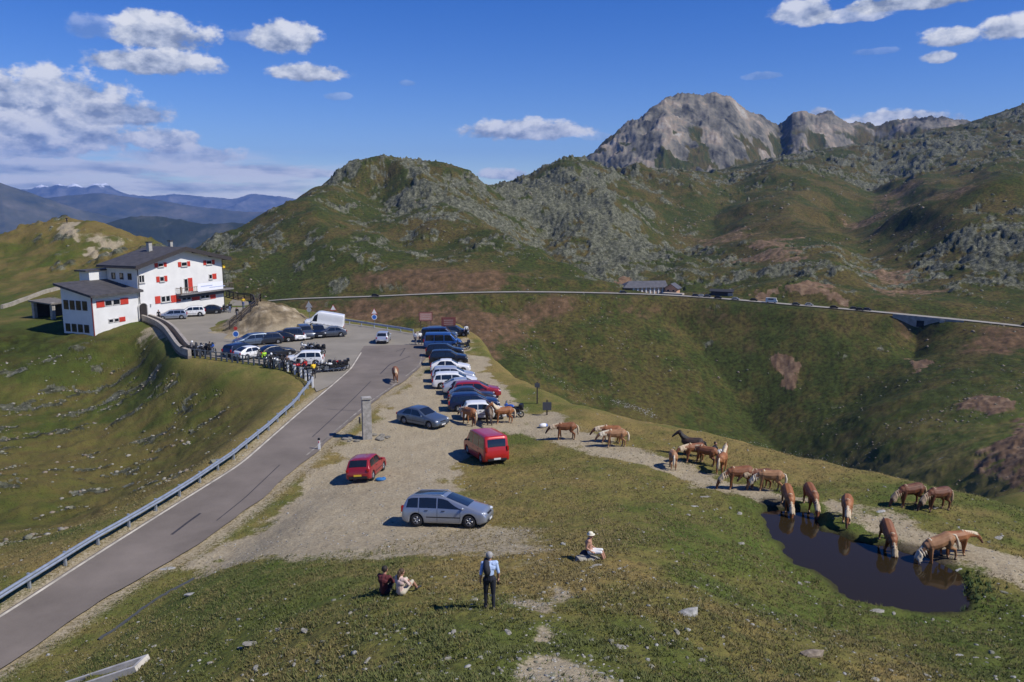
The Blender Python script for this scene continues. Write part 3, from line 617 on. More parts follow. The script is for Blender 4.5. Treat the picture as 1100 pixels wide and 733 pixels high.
def build_haze():
    bm = bmesh.new(); bmesh.ops.create_cube(bm, size=1.0)
    for v in bm.verts: v.co = Vector((v.co.x*33000, v.co.y*20800+8200, (-1300 if v.co.z < 0 else 1250)))
    me = bpy.data.meshes.new('haze'); bm.to_mesh(me); bm.free()
    m = bpy.data.materials.new('air'); m.use_nodes = True; nt = m.node_tree; nt.nodes.clear()
    v = nt.nodes.new('ShaderNodeVolumePrincipled'); v.inputs['Color'].default_value = (.18, .40, 1.0, 1); v.inputs['Density'].default_value = HAZE; v.inputs['Anisotropy'].default_value = .0
    o = nt.nodes.new('ShaderNodeOutputMaterial'); nt.links.new(v.outputs[0], o.inputs['Volume']); me.materials.append(m)
    tag(link('haze', me), kind='stuff')
HAZE = 4.8e-5
build_haze()
# ------------------------------------------------------------------ small mesh builder
class MB:
    def __init__(self): self.v = []; self.f = []; self.m = []; self.cur = 0
    def add(self, vs, fs):
        n = len(self.v); self.v += [tuple(p) for p in vs]
        for q in fs: self.f.append(tuple(i+n for i in q)); self.m.append(self.cur)
        return self
    def box(self, c, s, rz=0.0, top=1.0, M=None):
        x, y, z = s[0]/2, s[1]/2, s[2]/2; vs = []
        for dz in (-1, 1):
            k = top if dz > 0 else 1
            for dx, dy in ((-1, -1), (1, -1), (1, 1), (-1, 1)):
                a, b = dx*x*k, dy*y*k; vs.append((c[0]+a*math.cos(rz)-b*math.sin(rz), c[1]+a*math.sin(rz)+b*math.cos(rz), c[2]+dz*z))
        if M: vs = [M @ Vector(p) for p in vs]
        return self.add(vs, [(3, 2, 1, 0), (4, 5, 6, 7), (0, 1, 5, 4), (1, 2, 6, 5), (2, 3, 7, 6), (3, 0, 4, 7)])
    def hexa(self, p): return self.add(p, [(3, 2, 1, 0), (4, 5, 6, 7), (0, 1, 5, 4), (1, 2, 6, 5), (2, 3, 7, 6), (3, 0, 4, 7)])
    def tube(self, pts, rad, n=8, cap=True):
        pts = [Vector(p) for p in pts]; rad = rad if hasattr(rad, '__len__') else [rad]*len(pts); rings = []; up = None
        for i, p in enumerate(pts):
            d = (pts[min(i+1, len(pts)-1)]-pts[max(i-1, 0)]).normalized()
            if up is None: up = d.orthogonal().normalized()
            up = (up-d*up.dot(d)).normalized(); w = d.cross(up)
            rings.append([p+(up*math.cos(2*math.pi*k/n)+w*math.sin(2*math.pi*k/n))*rad[i] for k in range(n)])
        vs = [q for r in rings for q in r]; fs = []
        for i in range(len(pts)-1):
            for k in range(n): fs.append((i*n+k, i*n+(k+1) % n, (i+1)*n+(k+1) % n, (i+1)*n+k))
        if cap: fs += [tuple(range(n))[::-1], tuple(range((len(pts)-1)*n, len(pts)*n))]
        return self.add(vs, fs)
    def cyl(self, p0, p1, r0, r1=None, n=12): return self.tube([p0, p1], [r0, r0 if r1 is None else r1], n)
    def lathe(self, prof, c, axis='Z', n=20):
        """prof: (radius, height) pairs"""
        vs = []; fs = []; m = len(prof)
        for k in range(n):
            a = 2*math.pi*k/n
            for r, h in prof:
                p = (r*math.cos(a), r*math.sin(a), h)
                if axis == 'Y': p = (p[0], p[2], p[1])
                if axis == 'X': p = (p[2], p[0], p[1])
                vs.append((c[0]+p[0], c[1]+p[1], c[2]+p[2]))
        for k in range(n):
            for i in range(m-1): fs.append((k*m+i, ((k+1) % n)*m+i, ((k+1) % n)*m+i+1, k*m+i+1))
        return self.add(vs, fs)
    def ball(self, c, r, nu=10, nv=7, M=None):
        r = r if hasattr(r, '__len__') else (r, r, r); vs = [(0, 0, -1)]; fs = []
        for j in range(1, nv):
            t = -math.pi/2+math.pi*j/nv
            for i in range(nu): vs.append((math.cos(t)*math.cos(2*math.pi*i/nu), math.cos(t)*math.sin(2*math.pi*i/nu), math.sin(t)))
        vs.append((0, 0, 1)); last = len(vs)-1
        for i in range(nu): fs.append((0, 1+(i+1) % nu, 1+i)); fs.append((last, last-nu+i, last-nu+(i+1) % nu))
        for j in range(nv-2):
            for i in range(nu): a = 1+j*nu; fs.append((a+i, a+(i+1) % nu, a+nu+(i+1) % nu, a+nu+i))
        vs = [Vector((p[0]*r[0], p[1]*r[1], p[2]*r[2])) for p in vs]
        if M: vs = [M @ p for p in vs]
        return self.add([p+Vector(c) for p in vs], fs)
    def build(self, name, mats, parent=None, smooth=False, bevel=0.0):
        me = bpy.data.meshes.new(name); me.from_pydata(self.v, [], self.f)
        for q in (mats if isinstance(mats, (list, tuple)) else [mats]): me.materials.append(q)
        me.polygons.foreach_set('material_index', self.m)
        bm = bmesh.new(); bm.from_mesh(me); bmesh.ops.recalc_face_normals(bm, faces=bm.faces)
        if bevel:
            es = [e for e in bm.edges if len(e.link_faces) == 2 and e.calc_face_angle(0) > .5]
            bmesh.ops.bevel(bm, geom=es, offset=bevel, segments=2, affect='EDGES', clamp_overlap=True)
        bm.to_mesh(me); bm.free()
        if smooth: me.polygons.foreach_set('use_smooth', [True]*len(me.polygons))
        me.update(); return link(name, me, parent)
def bx(name, c, s, m, parent=None, rz=0.0, top=1.0, bevel=0.0): return MB().box(c, s, rz, top).build(name, m, parent, bevel=bevel)
STEEL = mat('galvanised_steel', (.40, .45, .51), .42, .55, .15, 3.0)
STEEL2 = mat('dull_steel', (.20, .22, .24), .5, .6, .2, 3.0)
WHITE = mat('white_paint', (.78, .78, .76), .5, 0, .04); BLACK = mat('black_plastic', (.018, .018, .02), .45, 0, .2)
RUBBER = mat('rubber', (.022, .022, .023), .8, 0, .3, 8.); DARKGLASS = mat('dark_glass', (.012, .016, .022), .06, 0, .1, spec=.8)
TIMBER = mat('weathered_timber', (.17, .125, .085), .8, 0, .35, 6., .3); TIMBER_D = mat('dark_timber', (.055, .042, .032), .8, 0, .35, 6., .3)
CONCRETE = mat('concrete', (.36, .345, .31), .9, 0, .22, 1.8, .3); GRANITE = mat('granite', (.33, .31, .275), .9, 0, .35, 2.6, .5)
REDP = mat('red_paint', (.50, .045, .03), .5, 0, .1); YELLOWP = mat('yellow_paint', (.72, .46, .03), .5, 0, .08); BLUEP = mat('blue_paint', (.03, .14, .50), .5, 0, .08)
# ------------------------------------------------------------------ roads
def asphalt(name, rgb, patch):
    m = bpy.data.materials.new(name); m.use_nodes = True; nt = m.node_tree; N = nt.nodes; L = nt.links; b = N['Principled BSDF']; b.inputs['Roughness'].default_value = .88; b.inputs['Specular IOR Level'].default_value = .25
    g = N.new('ShaderNodeNewGeometry'); cols = []
    n1 = N.new('ShaderNodeTexNoise'); n1.inputs['Scale'].default_value = .22; n1.inputs['Detail'].default_value = 6; n1.inputs['Roughness'].default_value = .62
    n2 = N.new('ShaderNodeTexNoise'); n2.inputs['Scale'].default_value = 22; n2.inputs['Detail'].default_value = 3
    for n in (n1, n2): L.new(g.outputs['Position'], n.inputs['Vector'])
    a = N.new('ShaderNodeMath'); a.operation = 'MULTIPLY_ADD'; L.new(n2.outputs[0], a.inputs[0]); a.inputs[1].default_value = .35; L.new(n1.outputs[0], a.inputs[2])
    r = N.new('ShaderNodeValToRGB'); L.new(a.outputs[0], r.inputs[0]); e = r.color_ramp.elements
    e[0].position = .45; e[0].color = (*[c*(1-patch) for c in rgb], 1); e[1].position = .95; e[1].color = (*[c*(1+patch) for c in rgb], 1)
    L.new(r.outputs[0], b.inputs['Base Color']); bp = N.new('ShaderNodeBump'); bp.inputs['Strength'].default_value = .35; bp.inputs['Distance'].default_value = .01; L.new(n2.outputs[0], bp.inputs['Height']); L.new(bp.outputs[0], b.inputs['Normal']); return m
ROADM = asphalt('road_asphalt', (.182, .154, .128), .26); LOTM = asphalt('lot_asphalt', (.25, .225, .18), .2); ROAD2M = asphalt('far_asphalt', (.30, .28, .24), .2)
PAINT = mat('road_paint', (.50, .455, .365), .85, 0, .35, .9)
def flat_sheet(name, poly, z, m, step=1.5):
    bm = bmesh.new(); vs = [bm.verts.new((p[0], p[1], z)) for p in poly]; f = bm.faces.new(vs)
    if f.calc_area() and f.normal.z < 0: bmesh.ops.reverse_faces(bm, faces=[f])
    bm.normal_update(); bmesh.ops.triangulate(bm, faces=bm.faces[:]); bmesh.ops.recalc_face_normals(bm, faces=bm.faces)
    if bm.faces[0].normal.z < 0: bmesh.ops.reverse_faces(bm, faces=bm.faces[:])
    me = bpy.data.meshes.new(name); bm.to_mesh(me); bm.free(); me.materials.append(m); return tag(link(name, me), kind='structure')
def ribbon(name, a, b, dz, m, zf=None):
    n = len(a); v = []; 
    for p, q in zip(a, b):
        for w in (p, q): v.append((w[0], w[1], (zf(w[0], w[1]) if zf else (w[2] if len(w) > 2 else 0))+dz))
    f = np.array([(2*i, 2*i+1, 2*i+3, 2*i+2) for i in range(n-1)]); me = np_mesh(name, np.array(v), f, [m])
    if me.polygons[0].normal.z < 0: me.flip_normals()
    return tag(link(name, me), kind='structure')
def offset(line, d):
    line = np.asarray(line, float)[:, :2]; t = np.gradient(line, axis=0); t /= np.linalg.norm(t, axis=1)[:, None]; return line+np.stack([t[:, 1], -t[:, 0]], 1)*d
RL, RR = smooth_line(ROAD_L, 120, 10), smooth_line(ROAD_R, 120, 10)
# ragged tarmac edge on the verge side
jit = np.array([(fbm(np.array([i*.21]), np.array([3.3]), 1.0, 3, 6)[0]-.5)*.5 for i in range(120)]); RRj = offset(RR, 0)+np.stack([jit, np.zeros(120)], 1)
flat_sheet('road', np.vstack([RL, RRj[::-1]]), .034, ROADM)
flat_sheet('parking_lot', LOT, .012, LOTM)
ribbon('edge_line', offset(RL, .10)[:112], offset(RL, .26)[:112], .040, PAINT)
# worn kerb line on the right, broken
K = offset(RR, -.32); K2 = offset(RR, -.46)
ribbon('edge_line', K[46:84], K2[46:84], .040, mat('worn_paint', (.235, .21, .175), .9, 0, .5, .8)); ribbon('edge_line', K[88:110], K2[88:110], .040, MATS['worn_paint'])
# tyre marks, tar seams
def seam(pts, w=.09):
    q = smooth_line(np.array([at_z(a, b, 0) for a, b in pts]), 30, 4); ribbon('tar_seam', offset(q, 0), offset(q, w), .0385, mat('tar', (.045, .040, .040), .7, 0, .3))
seam([(183,575),(200,562),(214,552)], .16); seam([(408,402),(418,392),(440,383)], .12); seam([(425,378),(436,374),(430,383)], .1); 
seam([(232,560),(262,536),(300,500)], .07); seam([(335,470),(372,436),(398,410)], .08); seam([(395,398),(425,396)], .08); seam([(352,440),(384,442)], .08)
ribbon('mountain_road', offset(R2S, -2.9), offset(R2S, 2.9), .06, ROAD2M, None) if False else None
def far_road():
    a, b = offset(R2S, -2.9), offset(R2S, 2.9); v = []
    for i in range(len(R2S)):
        z = R2S[i, 2]+.25; v += [(*a[i], z), (*b[i], z)]
    f = np.array([(2*i, 2*i+1, 2*i+3, 2*i+2) for i in range(len(R2S)-1)]); me = np_mesh('mountain_road', np.array(v), f, [ROAD2M])
    if me.polygons[0].normal.z < 0: me.flip_normals()
    tag(link('mountain_road', me), kind='structure')
far_road()
# ------------------------------------------------------------------ pond
def water():
    m = bpy.data.materials.new('pond_water'); m.use_nodes = True; nt = m.node_tree; b = nt.nodes['Principled BSDF']
    b.inputs['Base Color'].default_value = (.025, .018, .009, 1); b.inputs['Roughness'].default_value = .05; b.inputs['IOR'].default_value = 1.33; b.inputs['Specular IOR Level'].default_value = .30; b.inputs['Specular Tint'].default_value = (1, .84, .55, 1)
    tc = nt.nodes.new('ShaderNodeTexCoord'); nz = nt.nodes.new('ShaderNodeTexNoise'); nz.inputs['Scale'].default_value = 2.6; nz.inputs['Detail'].default_value = 3; nt.links.new(tc.outputs['Object'], nz.inputs['Vector'])
    bp = nt.nodes.new('ShaderNodeBump'); bp.inputs['Strength'].default_value = .045; bp.inputs['Distance'].default_value = .04; nt.links.new(nz.outputs[0], bp.inputs['Height']); nt.links.new(bp.outputs[0], b.inputs['Normal'])
    c = POND.mean(0); big = c+(POND-c)*1.05
    flat_sheet('pond_water', big, .92, m)
water()
# ------------------------------------------------------------------ guard rails
def guardrail(label, line, h=.78, every=4.0, striped=False, posts_mat=STEEL, zf=hz, side=1, group=None):
    line = np.asarray(line, float)[:, :2]; s = np.r_[0, np.cumsum(np.hypot(*np.diff(line, axis=0).T))]
    t = empty('guardrail', label, 'guardrail', (line[0][0], line[0][1], zf(*line[0])), 0, group); o = Vector(t.location)
    n = max(2, int(s[-1]/1.0)); q = np.stack([np.interp(np.linspace(0, s[-1], n), s, line[:, k]) for k in (0, 1)], 1); off = offset(q, 1)-q
    prof = [(0, -.155), (.05, -.13), (.08, -.085), (.05, -.03), (.0, 0), (.05, .03), (.08, .085), (.05, .13), (0, .155), (-.02, .155), (-.02, -.155)]
    vs = []; k = len(prof)
    for p, d in zip(q, off):
        z = zf(*p)+h-.155
        for a, b in prof: vs.append((p[0]+d[0]*a*side-o.x, p[1]+d[1]*a*side-o.y, z+b-o.z))
    fs = [(i*k+j, i*k+(j+1) % k, (i+1)*k+(j+1) % k, (i+1)*k+j) for i in range(n-1) for j in range(k)]
    me = np_mesh('rail', np.array(vs), np.array(fs), [STEEL], True); link('rail', me, t)
    bm = bmesh.new(); bm.from_mesh(me); bmesh.ops.recalc_face_normals(bm, faces=bm.faces); bm.to_mesh(me); bm.free()
    m = int(s[-1]/every)+1; pm = None
    for i in range(m):
        a = s[-1]*i/(m-1); p = np.array([np.interp(a, s, line[:, 0]), np.interp(a, s, line[:, 1])]); j = min(int(a/s[-1]*(n-1)), n-1); d = off[j]; ang = math.atan2(d[1], d[0])
        if pm is None:
            b = MB(); b.box((0, 0, h/2-.12), (.12, .10, h+.2)); b.box((.07, 0, h-.16), (.12, .16, .2)); e = b.build('post', posts_mat, t); pm = e.data
        else: e = link('post', pm, t)
        w = p-d*side*.14; e.location = (w[0]-o.x, w[1]-o.y, zf(*w)-o.z); e.rotation_euler = (0, 0, ang if side > 0 else ang+math.pi)
    return t
GL = world([(-60,692),(0,654.5),(50,622),(100,590),(150,561),(200,530),(250,496),(290,463),(318,437),(331,420),(336,412)])
GLS = smooth_line(GL, 140, 10)
guardrail('long blue-grey steel guardrail along the left edge of the road', GLS, .80, 2.4, side=1)
GF = smooth_line(world([(352,344.5),(362,346.5),(380,349.5),(400,352.5),(420,355.5),(436,358),(443,359.5)]), 40, 4)
guardrail('short dark guardrail on the far bend behind the white van', GF, .85, 2.6, side=1)
def bend_barrier():
    line = smooth_line(world([(204,383),(240,387.5),(280,393),(306,398),(322,404),(332,411),(336,416)]), 70, 6)
    t = empty('barrier', 'low barrier with black and white end posts round the motorcycle lot', 'barrier', (line[0][0], line[0][1], 0)); o = Vector(t.location)
    MB().tube([(p[0]-o.x, p[1]-o.y, .92) for p in line], .05, 6).build('rail', STEEL2, t); MB().tube([(p[0]-o.x, p[1]-o.y, .5) for p in line], .035, 6).build('rail', STEEL2, t)
    q = resample(line, 30)
    for i, p in enumerate(q):
        b = MB(); b.box((p[0]-o.x, p[1]-o.y, .45), (.17, .13, 1.1)); b.build('post', (WHITE if i % 2 else BLACK) if i > 17 else STEEL2, t)
bend_barrier()
# ------------------------------------------------------------------ hotel
A = at_z(151, 345, 0); B = at_z(241, 331, 0); HANG = math.atan2(B[1]-A[1], B[0]-A[0]); HL = math.hypot(B[0]-A[0], B[1]-A[1])
def facade(px, py):
    """photo point -> (metres along the facade, height)"""
    v = ray(px, py); n = np.array([math.sin(HANG), -math.cos(HANG)]); k = (A[:2] @ n)/(v[:2] @ n); p = np.array([0, 0, CZ])+v*k
    return (p[0]-A[0])*math.cos(HANG)+(p[1]-A[1])*math.sin(HANG), p[2]
PLASTER = mat('white_plaster', (.70, .69, .665), .85, 0, .07, .45, .1); TRIM = mat('pale_frame', (.55, .53, .5), .6); SHUT = mat('red_shutter', (.52, .045, .025), .55, 0, .14, 3.0)
ROOFM = mat('slate_roof', (.062, .058, .060), .75, 0, .3, 1.2, .3); FASCIA = mat('dark_fascia', (.040, .034, .034), .7, 0, .2); PLINTH = mat('stone_plinth', (.2, .18, .15), .9, 0, .35, 1.5, .4)
def hotel():
    t = empty('mountain_hotel', 'white three-storey mountain hotel with red shutters and dark roof', 'hotel', (A[0], A[1], 0), HANG)
    D = 6.7; EH = 8.9; AP = 10.9; ux = facade(194.6, 300)[0]; apx = min(max(ux, HL*.5), HL*.56)
    # main block, one gabled prism
    b = MB(); pr = [(0, -1.5), (HL, -1.5), (HL, EH), (apx, AP), (0, EH-.2)]
    n = len(pr); b.add([(x, 0, z) for x, z in pr]+[(x, D, z) for x, z in pr], [tuple(range(n)), tuple(range(2*n-1, n-1, -1))]+[(i, n+i, n+(i+1) % n, (i+1) % n) for i in range(n)]); b.build('wall', PLASTER, t)
    # roof slabs with wide eaves
    b = MB(); th = .28; ov = 1.15; fr = 1.15
    sl = (AP-EH)/(HL-apx); sl0 = (AP-EH+.2)/apx
    def slab(x0, z0, x1, z1):
        b.hexa([(x0, -fr, z0), (x1, -fr, z1), (x1, D+.8, z1), (x0, D+.8, z0), (x0, -fr, z0+th), (x1, -fr, z1+th), (x1, D+.8, z1+th), (x0, D+.8, z0+th)])
    slab(-ov, EH-.2-ov*sl0+.03, apx, AP+.03); slab(apx, AP+.03, HL+ov, EH-ov*sl+.03); rf = b.build('roof', ROOFM, t)
    # barge boards and rafter ends below the front verge
    b = MB()
    for x0, z0, x1, z1 in ((-ov, EH-.2-ov*sl0, apx, AP), (apx, AP, HL+ov, EH-ov*sl)):
        b.hexa([(x0, -fr-.07, z0-.30), (x1, -fr-.07, z1-.30), (x1, -fr-.004, z1-.30), (x0, -fr-.004, z0-.30), (x0, -fr-.07, z0+.36), (x1, -fr-.07, z1+.36), (x1, -fr-.004, z1+.36), (x0, -fr-.004, z0+.36)])
    for f in (.04, .2, .38, .62, .8, .96):
        x = -ov+f*(HL+2*ov); zz = (EH-.2+x*sl0) if x < apx else EH+(HL-x)*sl; b.box((x, -.55, zz-.16), (.22, 1.08, .26))
    b.build('barge_board', FASCIA, t)
    for (x, y, w) in ((apx-2.6, D*.62, .9), (apx+2.4, D*.72, .7)):
        c = MB(); c.box((x, y, AP+.3), (w*.75, .6, 1.5)); c.cur = 1; c.box((x, y, AP+1.13), (w*.75+.2, .8, .14)); c.build('chimney', [CONCRETE, FASCIA], rf)
    def window(x0, x1, z0, z1, y=-.0, sh=(0, 0), double=False, parent=t, sill=True):
        """frame proud of the wall, dark pane, shutters folded flat beside it (shutter widths)"""
        w = x1-x0; b = MB(); fw = .09
        for c, s in (((x0+fw/2, y-.03, (z0+z1)/2), (fw, .1, z1-z0)), ((x1-fw/2, y-.03, (z0+z1)/2), (fw, .1, z1-z0)), (((x0+x1)/2, y-.031, z0+fw/2), (w, .098, fw)), (((x0+x1)/2, y-.031, z1-fw/2), (w, .098, fw))): b.box(c, s)
        if double: b.box(((x0+x1)/2, y-.035, (z0+z1)/2), (.22 if w > 1.3 else .1, .09, z1-z0-.1))
        if sill: b.box(((x0+x1)/2, y-.09, z0-.05), (w+.2, .22, .08))
        f = b.build('window', TRIM, parent); MB().box(((x0+x1)/2, y-.012, (z0+z1)/2), (w-.02, .03, z1-z0-.02)).build('pane', DARKGLASS, f)
        for k, s in enumerate(sh):
            if s:
                xs = x0-.03-s if k == 0 else x1+.03; m = MB(); m.box((xs+s/2, y-.05, (z0+z1)/2), (s, .05, z1-z0+.1))
                for q in range(7): m.box((xs+s/2, y-.078, z0+(z1-z0)*(q+.5)/7), (s-.12, .02, (z1-z0)/11))
                m.build('shutter', SHUT, parent)
        return f
    def win_px(l, r, top, bot, **k):
        (x0, z1), (x1, _) = facade(l, top), facade(r, top); _, z0 = facade((l+r)/2, bot); window(x0, x1, z0, z1, **k)
    for l, r, tp, bt in ((169.2,175.2,283.0,286.8),(194.2,200.6,281.8,286.2),(221.2,227.2,280.2,284.2)): win_px(l, r, tp, bt, sh=(.62, .62))
    win_px(149.6, 152.9, 282.6, 286.6); win_px(148.4, 154.6, 296, 304, double=True); win_px(171,176.0,297.4,302.6, sh=(.6,.6)); win_px(224,227.6,295,300, sh=(0,.95))
    (x0, _), (x1, _) = facade(197.2, 300), facade(200.4, 300); window(x0, x1+.2, 3.75, 5.9, sh=(0, .95), sill=False)
    for l, r in ((172.6,182.4),(195.0,204.8),(215.0,224.6)): win_px(l, r, 318.6-(l-172)*.085, 324.6-(l-172)*.09, double=True)
    b = []
    for l, r in ((166.2,172.0),(183.2,194.0),(205.6,214.4),(225.4,231.6)):
        x0, x1 = facade(l, 320)[0], facade(r, 320)[0]; z1, z0 = facade((l+r)/2, 318.2-(l-172)*.085)[1], facade((l+r)/2, 325.4-(l-172)*.09)[1]
        m = MB(); nn = max(1, int(round((x1-x0)/.75)))
        for q in range(nn): m.box((x0+(x1-x0)*(q+.5)/nn, -.05, (z0+z1)/2), ((x1-x0)/nn-.04, .06, z1-z0+.1))
        m.build('shutter', SHUT, t)
    # arched entrance
    x0, x1 = facade(149.2, 330)[0], facade(157.6, 330)[0]; zc = 2.15; m = MB(); rr = (x1-x0)/2; xc = (x0+x1)/2
    pr = [(x0, .05), (x1, .05)]+[(xc+rr*math.cos(a), zc+rr*.75*math.sin(a)) for a in np.linspace(0, math.pi, 12)]; n = len(pr)
    m.add([(x, -.03, z) for x, z in pr]+[(x, .05, z) for x, z in pr], [tuple(range(n)), tuple(range(2*n-1, n-1, -1))]+[(i, n+i, n+(i+1) % n, (i+1) % n) for i in range(n)]); d = m.build('door', mat('dark_door', (.03, .024, .02), .5, 0, .3), t)
    m = MB(); m.tube([(x0-.08, -.03, .05), (x0-.08, -.03, zc)]+[(xc+(rr+.08)*math.cos(a), -.03, zc+(rr*.75+.08)*math.sin(a)) for a in np.linspace(math.pi, 0, 12)]+[(x1+.08, -.03, .05)], .1, 6); m.build('door_frame', TRIM, d)
    bx('wall_lamp', (x1+.75, -.12, 2.3), (.22, .2, .34), TRIM, t)
    # balcony
    x0 = facade(188.6, 312)[0]; x1 = HL+1.3; bal = bx('balcony', ((x0+x1)/2, -.62, 3.43), (x1-x0, 1.24, .22), mat('balcony_concrete', (.20, .19, .185), .85, 0, .2), t)
    MB().box(((x0+HL-.3)/2, -.30, 3.02), (HL-.3-x0, .56, .58)).build('awning_box', mat('grey_canvas', (.085, .085, .09), .8, 0, .12), bal)
    m = MB(); m.box(((x0+x1)/2, -1.17, 4.5), (x1-x0, .08, .08))
    for i in range(33): m.box((x0+.05+(x1-x0-.1)*i/32, -1.17, 4.0), (.04, .04, .95))
    m.box((x0+.04, -.6, 4.5), (.08, 1.1, .08)); m.box((x1-.04, -.6, 4.5), (.08, 1.1, .08))
    for i in range(4): m.box((x0+.04, -.25-.25*i, 4.0), (.04, .04, .95)); m.box((x1-.04, -.25-.25*i, 4.0), (.04, .04, .95))
    m.box((x0+.1, -1.12, 4.1), (.22, .2, 1.3)); m.build('balcony_railing', TIMBER, bal)
    bx('terrace_deck', (HL+.72, 1.6, 3.43), (1.3, 5.5, .2), TIMBER_D, bal)
    # gutter and rain pipes
    b = MB(); b.tube([(-ov-.05, -fr, EH-.2-ov*sl0-.02), (-ov-.05, D+.8, EH-.2-ov*sl0-.02)], .09, 6); b.tube([(HL+.06, -.06, EH-.3), (HL+.06, -.06, .1)], .06, 6); b.tube([(.12, -.07, EH-.6), (.12, -.07, .1)], .055, 6); b.build('rain_pipe', FASCIA, t)
    # yellow lamp box on the corner
    bx('corner_sign', (HL+.28, -.15, 7.4), (.5, .16, .62), YELLOWP, t)
    # low annex on the left
    an = empty('annex', None, None); an.parent = t; AL = 8.3; AD = 6.6
    b = MB(); z0 = -4.2; zf, zb = 4.75, 6.0; v = [(-AL, .16, z0), (-.004, .16, z0), (-.004, AD, z0), (-AL, AD, z0), (-AL, .16, zf), (-.004, .16, zf), (-.004, AD, zb), (-AL, AD, zb)]
    an_w = b.hexa(v).build('annex_wall', PLASTER, t); bpy.data.objects.remove(an)
    b = MB(); k = (zb-zf)/(AD-.16)
    def zr(y): return zf+.02+(y-.16)*k
    b.hexa([(-AL-.7, -.75, zr(-.75)), (.35, -.75, zr(-.75)), (.35, -.02, zr(-.02)), (-AL-.7, -.02, zr(-.02)), (-AL-.7, -.75, zr(-.75)+.34), (.35, -.75, zr(-.75)+.34), (.35, -.02, zr(-.02)+.34), (-AL-.7, -.02, zr(-.02)+.34)])
    b.hexa([(-AL-.7, -.02, zr(-.02)), (-.01, -.02, zr(-.02)), (-.01, AD+.6, zr(AD+.6)), (-AL-.7, AD+.6, zr(AD+.6)), (-AL-.7, -.02, zr(-.02)+.34), (-.01, -.02, zr(-.02)+.34), (-.01, AD+.6, zr(AD+.6)+.34), (-AL-.7, AD+.6, zr(AD+.6)+.34)])
    b.build('annex_roof', ROOFM, an_w)
    def apx_(px, py): return facade(px, py)
    for l, r, tp, bt, sl_, sr in ((112.6,129.6,323.3,329.5,0,0),(117.0,128.5,343.2,347.5,0,0)):
        (x0, z1), (x1, _) = facade(l, tp), facade(r, tp); z0 = facade(l, bt)[1]; wmid = (x0+x1)/2
        window(x0, wmid-.06, z0, z1, y=.16, sh=(1.35 if tp < 330 else 0, 0), parent=an_w, sill=False); window(wmid+.06, x1, z0, z1, y=.16, sh=(0, 1.45 if tp < 330 else 1.1), parent=an_w, sill=False)
    m = MB(); m.box((-3.6, -.1, -2.1+1.1), (2.6, .4, .08)); [m.box((-3.6+dx, -.1, -1.5), (.1, .35, .95)) for dx in (-1.1, 0, 1.1)]; m.box((-3.6, .08, -.65), (2.6, .06, .45)); m.build('bench', TIMBER, t)
    # shaded end wall of the annex: two rows of windows with brown frames
    for z0, z1 in ((2.6, 3.9), (-.75, .35)):
        for q in range(4):
            y = 1.1+q*1.35; m = MB(); m.box((-AL-.02, y+.45, (z0+z1)/2), (.1, .98, z1-z0+.1)); f = m.build('window', TIMBER_D, an_w); MB().box((-AL-.062, y+.45, (z0+z1)/2), (.03, .8, z1-z0-.1)).build('pane', DARKGLASS, f)
    bx('corner_trim', (-AL+.05, .10, .2), (.16, .11, 8.8), mat('maroon_trim', (.18, .03, .03), .6), an_w)
    # set-back stair block behind the annex
    bx('stair_wall', (1.6-2.4, D+1.2, 3.6), (4.6, 2.2, 8.4), PLASTER, t); bx('stair_roof', (1.4-2.4, D+1.2, 7.9), (5.6, 2.6, .22), ROOFM, t)
    for z in (2.9, 5.6): 
        for y in (1.6, 3.4, 5.2):
            if z > 5 : f = bx('window', (-.03, y, z+1.35), (.08, .8, 1.0), TIMBER_D, t); bx('pane', (-.075, y, z+1.35), (.03, .66, .84), DARKGLASS, f)
    return t
HOTEL = hotel()
HM = Matrix.Translation((A[0], A[1], 0)) @ Matrix.Rotation(HANG, 4, 'Z')
def banner():
    x0 = facade(206, 304)[0]; x1 = facade(233.5, 304)[0]; b = MB(); b.box(((x0+x1)/2, -1.26, 4.28), (x1-x0, .03, 1.35)); b.cur = 1
    rng_ = random.Random(4)
    o = b.build('banner', [mat('banner_cloth', (.78, .79, .84), .7)]); o.matrix_world = HM; tag(o, 'long white banner hanging on the hotel balcony railing', 'banner')
    p = bx('banner_print', (x0+2.0, -1.283, 4.45), (2.6, .014, .16), mat('faded_print', (.42, .47, .66), .7), o); p2 = bx('banner_print', (x0+4.4, -1.283, 4.12), (3.6, .014, .12), MATS['faded_print'], o)
banner()
def stone_shed():
    p = hit(60, 341); t = empty('stone_shed', 'dark open stone shed beside the hotel annex', 'shed', (p.x, p.y, hz(p.x, p.y)), HANG)
    bx('pillar', (-1.3, -1.2, 1.1), (.55, .55, 3.0), GRANITE, t); bx('pillar', (-1.3, 3.2, 1.1), (.55, .55, 3.0), GRANITE, t); bx('wall', (.4, 3.4, .9), (3.4, .35, 2.9), TIMBER_D, t); bx('wall', (1.7, 1.2, .9), (.3, 4.3, 2.9), TIMBER_D, t)
    MB().hexa([(-1.9, -1.7, 2.3), (2.0, -1.7, 2.4), (2.0, 3.7, 2.7), (-1.9, 3.7, 2.6), (-1.9, -1.7, 2.5), (2.0, -1.7, 2.6), (2.0, 3.7, 2.9), (-1.9, 3.7, 2.8)]).build('roof', mat('grey_boards', (.15, .135, .115), .85, 0, .3, 3.), t)
stone_shed()
